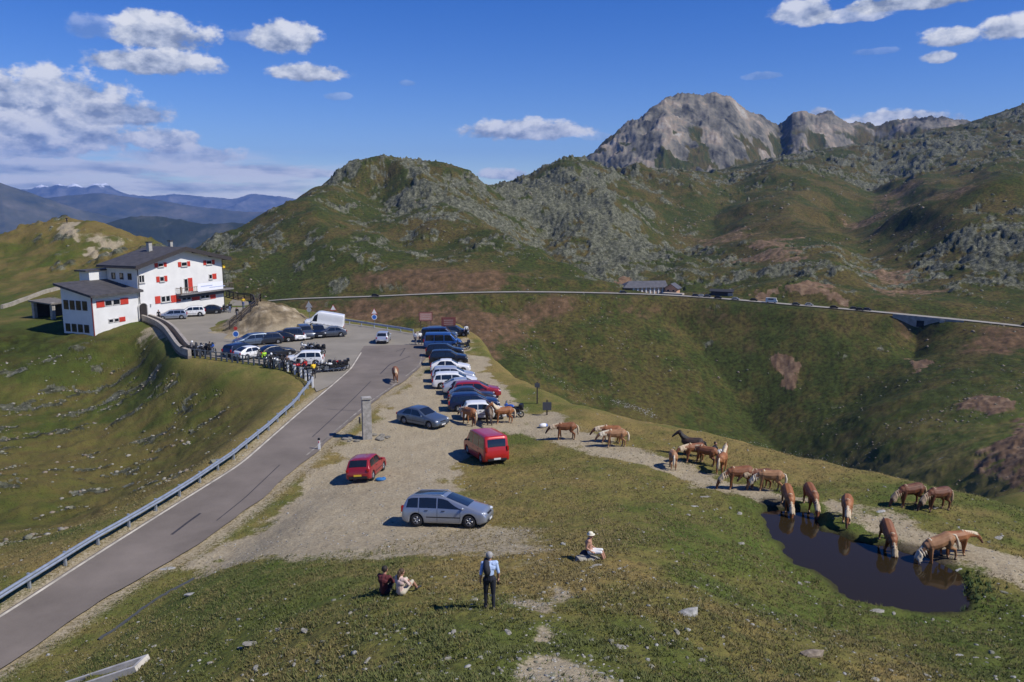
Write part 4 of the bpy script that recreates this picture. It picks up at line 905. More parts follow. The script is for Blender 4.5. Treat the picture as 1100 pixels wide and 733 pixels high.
def low_wall(name, label, cat, pts, h, th, m, group=None, base=.4, cap=None):
    q = smooth_line(np.array(pts, float)[:, :2], max(8, len(pts)*6), 3); a, b = offset(q, th/2), offset(q, -th/2); mb = MB(); vs = []; fs = []
    for p, u, w in zip(q, a, b):
        z = hz(p[0], p[1]) if base < 5 else 0; lo = min(hz(*u), hz(*w), z)-base if base < 5 else min(hz(*u), hz(*w))-.5
        vs += [(*u, lo), (*w, lo), (*w, z+h), (*u, z+h)]
    n = len(q)
    for i in range(n-1):
        k = i*4
        for j in range(4): fs.append((k+j, k+(j+1) % 4, k+4+(j+1) % 4, k+4+j))
    fs += [(0, 1, 2, 3), (n*4-4, n*4-1, n*4-2, n*4-3)]
    mb.add(vs, fs); o = mb.build(name, m); return tag(o, label, cat, group)
low_wall('stone_wall', 'low pale wall running along the track left of the hotel', 'wall', [hit(a, b)[:2] for a, b in ((2,332),(22,325),(44,317),(66,310.5),(76,308))], .7, .4, mat('pale_wall', (.30, .27, .22), .9, 0, .25, 1.5, .3))
RW = world([(151,344),(160,347),(170,351.5),(178,358),(185,368),(191,377),(197,382.5),(204,384)])
def retaining():
    q = smooth_line(RW, 40, 4); t = empty('retaining_wall', 'curved stone retaining wall holding up the hotel forecourt', 'wall', (q[0][0], q[0][1], 0)); o = Vector(t.location)
    for off0, th, z0, z1, nm, m in ((0.0, .5, -5.5, .15, 'wall', mat('shaded_masonry', (.14, .12, .10), .9, 0, .3, 1.4, .4)), (0.0, .42, .15, .95, 'parapet', mat('pale_masonry', (.34, .30, .25), .9, 0, .25, 1.6, .4)), (-1.25, .38, .0, .85, 'parapet', MATS['pale_masonry'])):  # wall face below the parapet coloured darker to stand for its shade
        a, b = offset(q, off0-th/2), offset(q, off0+th/2); vs = []; fs = []; n = len(q)
        for u, w in zip(a, b): vs += [(u[0]-o.x, u[1]-o.y, z0), (w[0]-o.x, w[1]-o.y, z0), (w[0]-o.x, w[1]-o.y, z1), (u[0]-o.x, u[1]-o.y, z1)]
        for i in range(n-1):
            for j in range(4): fs.append((i*4+j, i*4+(j+1) % 4, i*4+4+(j+1) % 4, i*4+4+j))
        fs += [(0, 1, 2, 3), (n*4-4, n*4-1, n*4-2, n*4-3)]; MB().add(vs, fs).build(nm, m, t)
retaining()
def rail_fence(label, pts, h=1.15, solid=False):
    q = smooth_line(np.array([hit(a, b)[:2] for a, b in pts]), 40, 3); L_ = np.sum(np.hypot(*np.diff(q, axis=0).T)); q = resample(q, max(4, int(L_/1.6)))
    t = empty('timber_fence', label, 'fence', (q[0][0], q[0][1], hz(*q[0]))); o = Vector(t.location); P = [Vector((p[0]-o.x, p[1]-o.y, hz(*p)-o.z)) for p in q]
    for p in P: bx('post', (p.x, p.y, p.z+h/2-.1), (.14, .14, h+.2), TIMBER_D, t)
    for z in ((.35, .7, 1.0) if not solid else (.2, .42, .64, .86, 1.05)):
        b = MB(); b.tube([p+Vector((0, 0, z*h)) for p in P], .065 if not solid else .1, 4); b.build('rail', TIMBER_D, t)
rail_fence('dark timber fence along the back of the hotel yard', [(243,318.5),(252,321.5),(262,323.0),(272,322.5),(280,324)], 1.2, True)
rail_fence('dark timber fence on top of the rocky bank', [(280,324),(274,331),(264,339),(256,347),(247,354)], 1.2)
# ------------------------------------------------------------------ stone pillar and other roadside things
def granite_pillar():
    p = hit(394.5, 471); t = empty('stone_pillar', 'tall square granite pillar on a rubble base beside the road', 'pillar', (p.x, p.y, p.z), R(14)); s = 1
    b = MB(); b.box((0, 0, 1.5), (.74, .74, 3.2), 0, .95); o = b.build('shaft', GRANITE, t, bevel=.05); bx('cap', (0, 0, 3.2), (.80, .80, .16), GRANITE, t, bevel=.05)
    rnd = random.Random(2); m = MB()
    for i in range(20):
        a = rnd.random()*6.28; d = .5+rnd.random()*1.0; rr = .12+rnd.random()*.18; m.ball((math.cos(a)*d*1.3-.3, math.sin(a)*d*.75, .02), (rr*1.3, rr, rr*.4), 7, 5, Matrix.Rotation(a*3, 3, 'Z'))
    m.build('rubble_base', mat('dull_rubble', (.2, .185, .15), .9, 0, .35, 3., .4), t)
    b = MB(); b.box((-.55, -.3, 1.55), (.10, .45, .42)); b.build('metal_plate', BLACK, t)
granite_pillar()
def delineator():
    p = hit(343, 484); t = empty('delineator_post', 'white plastic delineator post with black band by the road edge', 'post', (p.x, p.y, p.z))
    b = MB(); b.box((0, 0, .36), (.16, .12, .9), 0, .85); b.build('post', WHITE, t); bx('band', (0, 0, .87), (.155, .12, .16), BLACK, t); bx('reflector', (0, -.065, .66), (.07, .016, .14), REDP, t)
delineator()
def trough():
    p0, p1 = hit(104, 731), hit(160, 712); d = p1-p0; a = math.atan2(d.y, d.x); L_ = 3.6; e = Vector((math.cos(a), math.sin(a), 0)); c = p1-e*(L_/2)
    t = empty('concrete_trough', 'long pale concrete drain trough sunk in the grass', 'trough', (c.x, c.y, hz(c.x, c.y)-.24), a); t.rotation_euler = (0, -math.atan2(hz(p1.x, p1.y)-hz(c.x-e.x*L_/2, c.y-e.y*L_/2), L_), a)
    for (q, s) in (((0, -.34, .0), (L_, .14, .8)), ((0, .34, .0), (L_, .14, .8)), ((L_/2-.08, 0, .0), (.16, .53, .8)), ((-L_/2+.08, 0, 0), (.16, .53, .8)), ((0, 0, .1), (L_-.33, .53, .2))): bx('wall' if s[2] > .5 else 'floor', q, s, mat('pale_concrete', (.50, .47, .42), .9, 0, .2, 2., .2), t)
trough()
def drain(pts, label):
    q = smooth_line(np.array([list(hit(a, b)) for a, b in pts]), 30, 3); m = MB(); m.tube([(p[0], p[1], hz(p[0], p[1])+.01) for p in q], .08, 6); tag(m.build('drain_pipe', mat('dark_pipe', (.05, .055, .06), .6)), label, 'pipe')
drain([(106,688),(130,672),(160,650),(190,632),(208,622)], 'dark drain pipe lying in the grass below the road')
def sign_post(p, label, cat, h, plates, rz=0.0, name='road_sign', rad=.04):
    t = empty(name, label, cat, (p.x, p.y, p.z), rz); MB().cyl((0, 0, -.3), (0, 0, h), rad, n=8).build('pole', STEEL2, t)
    for kind, z, s, m1, m2 in plates:
        b = MB()
        if kind == 'tri': 
            pr = [(-s*.55, -s*.48), (s*.55, -s*.48), (0, s*.5)]
        elif kind == 'disc': pr = [(s*.5*math.cos(a), s*.5*math.sin(a)) for a in np.linspace(0, 2*math.pi, 20)[:-1]]
        else: pr = [(-s[0]/2, -s[1]/2), (s[0]/2, -s[1]/2), (s[0]/2, s[1]/2), (-s[0]/2, s[1]/2)]
        n = len(pr)
        def plate(k, y0, y1, m, nm, par):
            b = MB(); b.add([(x*k, y0, z+w*k) for x, w in pr]+[(x*k, y1, z+w*k) for x, w in pr], [tuple(range(n)), tuple(range(2*n-1, n-1, -1))]+[(i, n+i, n+(i+1) % n, (i+1) % n) for i in range(n)]); return b.build(nm, m, par)
        pl = plate(1, -rad-.03, -rad, m1, 'plate', t)
        if m2: plate(.78, -rad-.036, -rad-.0305, m2, 'plate_face', pl)
    return t
GREY = mat('sign_back', (.36, .37, .38), .6, .2)
sign_post(hit(402.5, 352.5), 'red triangle sign above a blue round sign on the far bend', 'road sign', 3.0, [('tri', 2.5, .9, REDP, WHITE), ('disc', 1.65, .8, WHITE, BLUEP)])
sign_post(hit(358.5, 345.5), 'pale red triangle sign standing behind the white van', 'road sign', 2.6, [('tri', 2.2, .95, REDP, WHITE)])
sign_post(hit(332.5, 343.5), 'grey back of a triangle sign beside the rocky bank', 'road sign', 2.8, [('tri', 2.3, .95, GREY, None), ('disc', 1.5, .7, GREY, None)])
sign_post(hit(254, 368.5), 'round blue sign with red top at the hotel forecourt entrance', 'road sign', 2.3, [('disc', 1.2, .85, WHITE, BLUEP), ('disc', 1.95, .5, REDP, None)])
def info_board(px, py, label, face):
    p = hit(px, py); t = empty('info_board', label, 'sign', (p.x, p.y, p.z), R(6))
    for x in (-.75, .75): bx('post', (x, 0, 1.1), (.11, .11, 2.6), TIMBER_D, t)
    f = bx('frame', (0, -.07, 1.85), (2.0, .06, 1.35), mat('board_wood', (.16, .05, .04), .7, 0, .2), t); bx('panel', (0, -.108, 1.85), (1.75, .02, 1.1), face, f)
    for k in range(3): bx('panel_stripe', (0, -.122, 1.55+.28*k), (1.3, .006, .06), mat('faded_text', (.42, .34, .30), .7), f)
info_board(457.5, 353.5, 'left of two information boards, pale red panel on posts', mat('pale_red_panel', (.36, .20, .17), .7, 0, .2)); info_board(482, 360, 'right of two information boards, dark red panel above parked cars', mat('dark_red_panel', (.15, .045, .04), .7, 0, .2))
def trail_post(px, py, label, h, box):
    p = hit(px, py); t = empty('trail_post', label, 'post', (p.x, p.y, p.z)); bx('pole', (0, 0, h/2), (.12, .12, h+.3), TIMBER_D, t)
    for z, w, hh in box: bx('plate', (0, -.08, z), (w, .05, hh), mat('dark_sign', (.06, .065, .075), .6), t)
trail_post(577, 434, 'thin trail post with a dark plate on the grass verge', 1.9, [(1.75, .45, .4)]); trail_post(587.5, 446, 'short trail post with a grey box beside the gravel path', 1.2, [(.8, .75, .7)])
trail_post(395, 479, 'short dark marker stake beside the pillar on the road edge', .5, []) if False else None
# ------------------------------------------------------------------ across the valley
def near_road(px, side=0.0):
    """a point on the far road below that photo column, its heading"""
    i = int(np.argmin([abs(project(*q)[0]-px) for q in R2S])); a, b = R2S[max(i-1, 0)], R2S[min(i+1, len(R2S)-1)]; h = math.atan2(b[1]-a[1], b[0]-a[0])
    return Vector((R2S[i][0]-math.sin(h)*side, R2S[i][1]+math.cos(h)*side, R2S[i][2]+.25)), h
BRICK = mat('pale_brick', (.50, .36, .26), .85, 0, .2, .8)
def barn():
    p, h = near_road(697, 15.0); z = hz(p.x, p.y); t = empty('barn', 'long cattle barn with grey roof and pale pillared front beside the far road', 'barn', (p.x, p.y, z), h+R(7))
    L_, D = 27.0, 10.5; hz_ = 3.0
    bx('wall', (0, D/2, .9), (L_-1.5, D-1.5, 2*hz_), mat('barn_wall', (.22, .15, .11), .85, 0, .25, .5), t); bx('front_wall', (2.0, -.2+.7, 1.0), (L_-6, .4, 3.6), BRICK, t)
    for i in range(9): bx('pillar', (-7.6+i*2.6, .1, 1.1), (.7, .5, 3.8), WHITE, t)
    b = MB(); zt = 6.6; ze = 3.0; v = [(-L_/2-.8, -.9, ze), (L_/2+.5, -.9, ze), (L_/2+.5, D+.5, ze), (-L_/2-.8, D+.5, ze), (-L_/2+4.5, D*.48, zt), (L_/2+.5, D*.48, zt)]
    b.add(v, [(0, 1, 5, 4), (2, 3, 4, 5), (3, 0, 4), (1, 2, 5), (3, 2, 1, 0)]); b.build('roof', mat('barn_roof', (.085, .085, .095), .7, 0, .25, .6), t)
    bx('end_wall', (-L_/2+1.2, D/2-.5, 1.1), (.5, D-2, 3.6), TIMBER_D, t)
barn()
def chalet():
    p, h = near_road(722, 13.0); z = hz(p.x, p.y); t = empty('chalet', 'small orange gabled chalet at the right end of the barn', 'house', (p.x, p.y, z), h-R(22)); w, d, e = 7.0, 8.0, 3.6
    pr = [(-w/2, -2), (w/2, -2), (w/2, e), (0, e+2.3), (-w/2, e)]; n = 5; b = MB(); b.add([(x, 0, q) for x, q in pr]+[(x, d, q) for x, q in pr], [tuple(range(n)), tuple(range(2*n-1, n-1, -1))]+[(i, n+i, n+(i+1) % n, (i+1) % n) for i in range(n)]); b.build('wall', mat('orange_render', (.52, .30, .18), .85, 0, .15, .6), t)
    b = MB()
    for s in (-1, 1): b.hexa([(0, -1, e+2.36), (s*(w/2+1), -1, e-.62), (s*(w/2+1), d+1, e-.62), (0, d+1, e+2.36), (0, -1, e+2.62), (s*(w/2+1), -1, e-.36), (s*(w/2+1), d+1, e-.36), (0, d+1, e+2.62)])
    b.build('roof', MATS['barn_roof'], t)
    for x in (-1.6, 1.6): bx('window', (x, -.03, 2.0), (1.1, .1, 1.1), DARKGLASS, t)
    bx('terrace_wall', (2.5, -3.5, -.2), (12, 4.5, 2.6), mat('pale_base', (.42, .36, .29), .9, 0, .2), t)
chalet()
def cow_shed():
    p, h = near_road(769, 11.0); t = empty('cow_shed', 'low dark-roofed shed beside the far road right of the barn', 'shed', (p.x, p.y, hz(p.x, p.y)), h); bx('wall', (0, 2.5, .9), (12, 4.6, 2.6), TIMBER_D, t); bx('wall_end', (5.2, .1, .8), (3.0, .3, 2.0), mat('pale_base', (.42, .36, .29), .9, 0, .2), t)
    MB().hexa([(-7, -.8, 2.2), (7, -.8, 2.2), (7, 2.6, 3.4), (-7, 2.6, 3.4), (-7, -.8, 2.45), (7, -.8, 2.45), (7, 2.6, 3.65), (-7, 2.6, 3.65)]).build('roof', mat('black_roof', (.03, .03, .033), .8), t)
cow_shed()
def culvert():
    i0 = int(np.argmin([abs(project(*q)[0]-957) for q in R2S])); i1 = int(np.argmin([abs(project(*q)[0]-1037) for q in R2S])); q = R2S[min(i0, i1):max(i0, i1)+1]; n = len(q); a = offset(q, -6.6); c = offset(q, 6.6); side = a if np.hypot(*a[n//2]) < np.hypot(*c[n//2]) else c
    t = empty('culvert_wall', 'grey stone wall with a square culvert opening under the far road', 'wall', (side[n//2][0], side[n//2][1], q[n//2][2])); o = Vector(t.location); vs = []; fs = []
    for i in range(n):
        f = i/(n-1); dep = 8.5*max(.12, 1-abs(f-.42)/.58)**.8 if f > .42 else 8.5*max(.12, 1-abs(f-.42)/.42)**.8; d = side[i]/np.hypot(*side[i])
        for k, zz in ((0, -dep), (0, .75), (.5, .75), (.5, -dep)): vs.append((side[i][0]-d[0]*(.6-k)-o.x, side[i][1]-d[1]*(.6-k)-o.y, q[i][2]+zz-o.z))
    for i in range(n-1):
        for j in range(4): fs.append((i*4+j, i*4+(j+1) % 4, i*4+4+(j+1) % 4, i*4+4+j))
    fs += [(0, 1, 2, 3), (n*4-4, n*4-1, n*4-2, n*4-3)]; MB().add(vs, fs).build('wall', mat('culvert_stone', (.29, .28, .255), .9, 0, .25, .5), t)
    k = int(n*.42); d = side[k]/np.hypot(*side[k]); h = math.atan2(side[min(k+1, n-1)][1]-side[k-1][1], side[min(k+1, n-1)][0]-side[k-1][0])
    bx('opening', (side[k][0]-d[0]*.68-o.x, side[k][1]-d[1]*.68-o.y, q[k][2]-3.0-o.z), (3.4, .3, 3.2), mat('void_shade', (.008, .008, .008), .95), t, h); bx('buttress', (side[k+3][0]-d[0]*.75-o.x, side[k+3][1]-d[1]*.75-o.y, q[k][2]-2.6-o.z), (2.2, .6, 4.6), mat('pale_stone', (.38, .36, .32), .9, 0, .2, .7), t, h)  # opening is a near-black block that paints the shade inside the culvert
culvert()
print('structures', round(time.time()-T0, 1))
# ------------------------------------------------------------------ vehicles
def paint(name, rgb, metal=.25): return mat('car_paint_'+name, rgb, .32, metal, .03, 2., coat=.6)
RIM = mat('alloy_rim', (.42, .43, .44), .35, .8, .1); HEADL = mat('headlamp', (.62, .65, .68), .12, .3, .1); TAILL = mat('tail_lamp', (.36, .012, .010), .2, 0, .1)
PLATE = mat('number_plate_white', (.62, .62, .60), .5); UNDER = mat('underbody', (.012, .012, .012), .8)
SPEC = {  # length, width, height, top line, roof half-width factor, belt height, axles, glass, roof panel
 'hatchback': dict(L=3.85, W=1.65, H=1.42, top=[(0,.42),(.015,.60),(.03,.68),(.13,.955),(.22,.995),(.48,1.0),(.56,.97),(.735,.665),(.80,.63),(.95,.545),(.985,.46),(1,.36)], belt=.625, ax=(.19,.815), roofw=.80, screen=(.565,.73), rear=(.035,.125), win=[(.10,.355,.15,.355),(.37,.70,.37,.555)], wr=.29),
 'estate':    dict(L=4.55, W=1.76, H=1.50, top=[(0,.40),(.012,.60),(.03,.70),(.075,.93),(.13,.975),(.30,1.0),(.50,.99),(.565,.955),(.755,.67),(.82,.625),(.95,.55),(.985,.46),(1,.36)], belt=.615, ax=(.19,.80), roofw=.79, screen=(.575,.745), rear=(.033,.075), win=[(.055,.19,.085,.19),(.205,.42,.205,.42),(.435,.715,.435,.56)], wr=.31),
 'mpv':       dict(L=4.42, W=1.76, H=1.54, top=[(0,.42),(.012,.60),(.03,.70),(.07,.92),(.12,.975),(.30,1.0),(.44,.99),(.51,.955),(.79,.655),(.85,.60),(.955,.52),(.985,.44),(1,.34)], belt=.60, ax=(.18,.80), roofw=.79, screen=(.525,.78), rear=(.033,.068), win=[(.06,.20,.085,.20),(.215,.42,.215,.42),(.435,.745,.435,.535)], wr=.32),
 'saloon':    dict(L=4.35, W=1.77, H=1.42, top=[(0,.40),(.012,.60),(.05,.70),(.16,.87),(.28,.985),(.42,1.0),(.52,.975),(.70,.68),(.77,.64),(.94,.555),(.985,.47),(1,.36)], belt=.63, ax=(.20,.81), roofw=.77, screen=(.53,.69), rear=(.06,.25), win=[(.15,.36,.24,.36),(.375,.66,.375,.515)], wr=.31),
 'suv':       dict(L=4.4, W=1.80, H=1.66, top=[(0,.42),(.012,.60),(.03,.70),(.075,.93),(.12,.98),(.30,1.0),(.50,.99),(.57,.955),(.735,.70),(.80,.665),(.95,.60),(.985,.50),(1,.36)], belt=.63, ax=(.19,.80), roofw=.80, screen=(.58,.725), rear=(.033,.075), win=[(.055,.19,.085,.19),(.205,.42,.205,.42),(.435,.70,.435,.565)], wr=.35),
 'minibus':   dict(L=4.85, W=1.90, H=1.95, top=[(0,.30),(.008,.52),(.018,.66),(.032,.94),(.06,.985),(.2,1.0),(.62,1.0),(.70,.965),(.855,.60),(.90,.555),(.965,.47),(.99,.40),(1,.28)], belt=.52, ax=(.185,.80), roofw=.87, screen=(.71,.845), rear=(.0155,.0335), win=[(.05,.27,.055,.27),(.285,.52,.285,.52),(.545,.80,.545,.695)], wr=.33),
 'panel_van': dict(L=5.6, W=1.98, H=2.55, top=[(0,.24),(.006,.60),(.012,.96),(.03,.99),(.2,1.0),(.62,1.0),(.70,.955),(.76,.84),(.875,.50),(.915,.44),(.97,.37),(.99,.32),(1,.24)], belt=.42, ax=(.18,.80), roofw=.90, screen=(.765,.865), rear=None, win=[(.69,.82,.69,.765)], wr=.34),
}
CARM = {}
def car_parts(kind):
    """meshes of one kind of vehicle, origin on the ground under the middle, front towards +x"""
    if kind in CARM: return CARM[kind]
    S = SPEC[kind]; L_, W, H = S['L'], S['W'], S['H']; N = 96; xs = np.linspace(0, 1, N)
    tx, tz = zip(*S['top']); zt = np.interp(xs, tx, tz)*H
    z2 = zt.copy()
    for _ in range(2): z2[1:-1] = z2[1:-1]*.5+(z2[:-2]+z2[2:])*.25
    zt = z2; t = np.clip(np.minimum(xs, 1-xs)/.07, 0, 1); plan = .84+.16*np.sqrt(1-(1-t)**2); wb = W/2*plan
    zb = np.minimum(S['belt']*H*(1-.05*xs), zt-.02); up = np.clip((zt-zb)/(H-S['belt']*H), 0, 1)
    wt = wb*(.90+(S['roofw']-.90)*up); wr = S['wr']; zs0 = .19 if kind not in ('suv',) else .25
    sill = np.where(t < 1, zs0+.10*(1-t), zs0)
    for a in S['ax']:
        dx = np.abs(xs-a)*L_; ra = wr+.055; arch = np.where(dx < ra, wr+np.sqrt(np.maximum(ra*ra-dx*dx, 0)), 0); sill = np.maximum(sill, arch)
    def ring(i):
        zm = max(.36*H, sill[i]+.03); zz = max(zb[i], zm+.02); top = max(zt[i], zz+.01); b, w = wb[i], wt[i]; z0 = sill[i]
        return [(0, z0), (b*.80, z0), (b*.965, z0+.015), (b*.998, min(z0+.10, zm-.01)), (b, zm), (b*.985, (zm+zz)/2), (b*.955, zz)]+[(b*.955+(w-b*.955)*k, zz+(top-zz)*k) for k in (.35, .7, .93)]+[(w*.955, top+.012), (w*.60, top+.030), (0, top+.040)]
    rings = [ring(i) for i in range(N)]; k = len(rings[0]); vs = []; 
    for i in range(N):
        x = (xs[i]-.5)*L_; r = rings[i]; vs += [(x, y, z) for y, z in r]+[(x, -y, z) for y, z in r[-2:0:-1]]
    m = 2*k-2; fs = [(i*m+j, i*m+(j+1) % m, (i+1)*m+(j+1) % m, (i+1)*m+j) for i in range(N-1) for j in range(m)]+[tuple(range(m))[::-1], tuple(range((N-1)*m, N*m))]
    out = []
    def keep(mb, name, mats, parent=None, smooth=False, bevel=0.0): 
        o = mb.build(name, mats, None, smooth, bevel); me = o.data; bpy.data.objects.remove(o); out.append([name, me, parent, (0, 0, 0)]); return len(out)-1
    body = keep(MB().add(vs, fs), 'body', 'PAINT' and RIM, None, True)
    X = lambda u: (u-.5)*L_
    R_ = np.array(rings)
    def prof(u, q, off):
        """point on the right flank at station u, fraction q between belt and roof edge"""
        b = np.interp(u, xs, R_[:, 6, 0]); z0 = np.interp(u, xs, R_[:, 6, 1]); w = np.interp(u, xs, R_[:, 9, 0]); z1 = np.interp(u, xs, R_[:, 9, 1]); return (X(u), b+(w-b)*q+off, z0+(z1-z0)*q)
    def deck(u, s, off):
        w = np.interp(u, xs, R_[:, 10, 0]); z0 = np.interp(u, xs, R_[:, 10, 1]); z1 = np.interp(u, xs, R_[:, 12, 1]); zm = np.interp(u, xs, R_[:, 11, 1]); a = abs(s)
        z = z1+(zm-z1)*a/.628 if a < .628 else zm+(z0-zm)*(a-.628)/.372
        return (X(u), w*s, z+off)
    for sgn in (1, -1):
        for (b0, b1, t0, t1) in S['win']:
            mb = MB(); nu, nq = 10, 5; v = []
            for j in range(nq):
                q = .08+.84*j/(nq-1)
                for i in range(nu):
                    f = i/(nu-1); u0 = b0+(t0-b0)*q; u1 = b1+(t1-b1)*q; p = prof(u0+(u1-u0)*f, q, .008); v.append((p[0], p[1]*sgn, p[2]))
            f = [(j*nu+i, j*nu+i+1, (j+1)*nu+i+1, (j+1)*nu+i) for j in range(nq-1) for i in range(nu-1)]; keep(mb.add(v, f), 'side_window', DARKGLASS, None, True)
    def pane(u0, u1, name, sw=.90):
        v = []; nu, ns = 8, 11
        for i in range(nu):
            for j in range(ns): v.append(deck(u0+(u1-u0)*i/(nu-1), (-1+2*j/(ns-1))*sw, .010))
        if name == 'rear_window': v = [(p[0]-.010, p[1], p[2]) for p in v]
        keep(MB().add(v, [(i*ns+j, (i+1)*ns+j, (i+1)*ns+j+1, i*ns+j+1) for i in range(nu-1) for j in range(ns-1)]), name, DARKGLASS, None, True)
    pane(*S['screen'], 'windscreen')
    if kind == 'mpv':
        BG = mat('blue_glass', (.02, .035, .075), .05, 0, .1, spec=.9); v = [deck(.13+.34*i/7, (-1+.2*j)*.80, .008) for i in range(8) for j in range(11)]; keep(MB().add(v, [(i*11+j, (i+1)*11+j, (i+1)*11+j+1, i*11+j+1) for i in range(7) for j in range(10)]), 'glass_roof', BG, None, True)
    if S['rear']:
        if kind in ('minibus', 'estate', 'suv', 'mpv'):
            u0, u1 = S['rear']; pane(u0, u1, 'rear_window', .84)
        else: pane(*S['rear'], 'rear_window', .86)
    # panel gaps
    for sgn in (1, -1):
        for u in {'hatchback': (.36, .70), 'minibus': (.28, .54, .72), 'panel_van': (.40, .66, .80)}.get(kind, (.215, .43, .70)):
            b = MB(); pts = []
            for q in (3, 4, 5, 6): pts.append((X(u), float(np.interp(u, xs, R_[:, q, 0]))+.003, float(np.interp(u, xs, R_[:, q, 1]))))
            for p0, p1 in zip(pts[:-1], pts[1:]): b.add([(p0[0]-.009, p0[1]*sgn, p0[2]), (p0[0]+.009, p0[1]*sgn, p0[2]), (p1[0]+.009, p1[1]*sgn, p1[2]), (p1[0]-.009, p1[1]*sgn, p1[2])], [(0, 1, 2, 3)])
            keep(b, 'door_gap', UNDER)
    # wheels
    tyre = [(wr*.60, -.095), (wr*.93, -.105), (wr, -.075), (wr, .075), (wr*.93, .105), (wr*.60, .095)]
    for a in S['ax']:
        for sgn in (1, -1):
            y = sgn*(W/2-.13); w = keep(MB().lathe(tyre, (0, 0, 0), 'Y', 22), 'wheel', RUBBER, None, True); out[w][3] = (X(a), y, wr)
            b = MB(); b.lathe([(0, .02*sgn), (wr*.30, .03*sgn), (wr*.34, .0)], (0, .04*sgn, 0), 'Y', 14); b.lathe([(wr*.52, .05*sgn), (wr*.62, .06*sgn), (wr*.64, .0)], (0, .03*sgn, 0), 'Y', 20)
            for s in range(5): b.box((math.cos(s*1.2566)*wr*.42, .075*sgn, math.sin(s*1.2566)*wr*.42), (wr*.40, .03, wr*.15), 0, 1, None) if False else b.tube([(math.cos(s*1.2566)*wr*.1, .075*sgn, math.sin(s*1.2566)*wr*.1), (math.cos(s*1.2566)*wr*.6, .085*sgn, math.sin(s*1.2566)*wr*.6)], [wr*.13, wr*.09], 5)
            keep(b, 'rim', RIM, w, True)
    b = MB(); b.box((0, 0, .42), (L_*.86, W*.74, .44)); keep(b, 'underbody', UNDER)
    # lamps, bumpers, plates, mirrors
    zl = .46*H if kind not in ('minibus', 'panel_van') else .40*H; zr = .56*H if kind not in ('panel_van',) else .36*H
    for sgn in (1, -1):
        b = MB(); u = .955; p = deck(u, .78, 0); b.ball((X(u)+.03, W/2*np.interp(u, xs, plan)*.80*sgn, min(zl, np.interp(u, xs, zt)-.05)), (.16, .15, .085), 10, 7, Matrix.Rotation(-.5*sgn, 3, 'Z')); keep(b, 'headlight', HEADL, None, True)
        b = MB(); tall = kind in ('minibus', 'panel_van', 'estate', 'suv', 'mpv'); b.box((X(0)+.045, W/2*np.interp(.02, xs, plan)*.86*sgn, zr), (.14, .17, .34 if tall else .19)); keep(b, 'tail_light', TAILL, None, False, .03)
        b = MB(); u = S['screen'][1]-.045; p = prof(u, .15, 0); b.ball((p[0]-.02, (p[1]+.10)*sgn, p[2]+.06), (.07, .11, .075), 8, 6); keep(b, 'mirror', BLACK, None, True)
        b = MB()
        for u in ((.30, .50) if kind != 'hatchback' else (.42,)): b.box((X(u), W/2*.99*sgn, S['belt']*H-.10), (.17, .03, .03))
        keep(b, 'door_handle', BLACK)
        b = MB(); b.box((0, W/2*.992*sgn, .33*H), (L_*.40, .022, .05)); keep(b, 'side_moulding', BLACK)
    b = MB(); b.box((X(.004), 0, .36), (.10, W*.74, .16)); keep(b, 'rear_bumper', BLACK, None, False, .03)
    b = MB(); b.box((X(.997), 0, .30), (.07, W*.60, .14)); b.box((X(.990), 0, zl-.06), (.08, W*.40, .10)); keep(b, 'grille', BLACK, None, False, .02)
    b = MB(); b.box((X(.004)-.056, 0, .43 if kind != 'hatchback' else .50), (.02, .50, .115)); keep(b, 'number_plate', PLATE)
    b = MB(); b.box((X(1.0)+.034, 0, .36), (.02, .50, .105)); keep(b, 'number_plate', PLATE)
    CARM[kind] = out; return out
def pose_on_ground(t, x, y, rz, span=1.2, flat=False):
    fx, fy = math.cos(rz), math.sin(rz); z = smooth_at(x, y)
    if flat: t.location = (x, y, z); t.rotation_euler = (0, 0, rz); return
    zx = (smooth_at(x+fx*span, y+fy*span)-smooth_at(x-fx*span, y-fy*span))/(2*span); w = span*.6; zy = (smooth_at(x-fy*w, y+fx*w)-smooth_at(x+fy*w, y-fx*w))/(2*w)
    a = Vector((fx, fy, zx)).normalized(); b = Vector((-fy, fx, zy)).normalized(); c = a.cross(b).normalized(); b = c.cross(a)
    t.matrix_world = Matrix(((a.x, b.x, c.x, x), (a.y, b.y, c.y, y), (a.z, b.z, c.z, z+.02), (0, 0, 0, 1)))
def smooth_at(x, y):
    s = 0
    for dx, dy in ((0, 0), (.3, 0), (-.3, 0), (0, .3), (0, -.3)): s += hz(x+dx, y+dy)
    z = s/5
    if x < -8 or y > 70:
        p = np.array([x]), np.array([y])
        if sdf(*p, ROAD_POLY, 5.)[0] < 0: return max(z, .036)
        if sdf(*p, LOT, 5.)[0] < 0: return max(z, .014)
    return z
CAR_NAME = {'hatchback': ('hatchback_car', 'car'), 'estate': ('estate_car', 'car'), 'mpv': ('estate_car', 'car'), 'saloon': ('saloon_car', 'car'), 'suv': ('off_road_car', 'car'), 'minibus': ('minibus', 'van'), 'panel_van': ('panel_van', 'van')}
def vehicle(kind, color, label, x, y, rz, group=None, extra=None, plate=None):
    nm, cat = CAR_NAME[kind]; t = empty(nm, label, cat, (x, y, 0), rz, group); pose_on_ground(t, x, y, rz); made = []
    for name, me, par, loc in car_parts(kind):
        o = link(name, me, t if par is None else made[par]); o.location = loc if par is None else (0, 0, 0); made.append(o)
        if name == 'body' or (name == 'mirror' and kind != 'minibus'):
            o.material_slots[0].link = 'OBJECT'; o.material_slots[0].material = color
        if plate and name == 'number_plate' and len([1 for q in made if q.name.startswith('number_plate')]) == 1: o.material_slots[0].link = 'OBJECT'; o.material_slots[0].material = plate
    return t
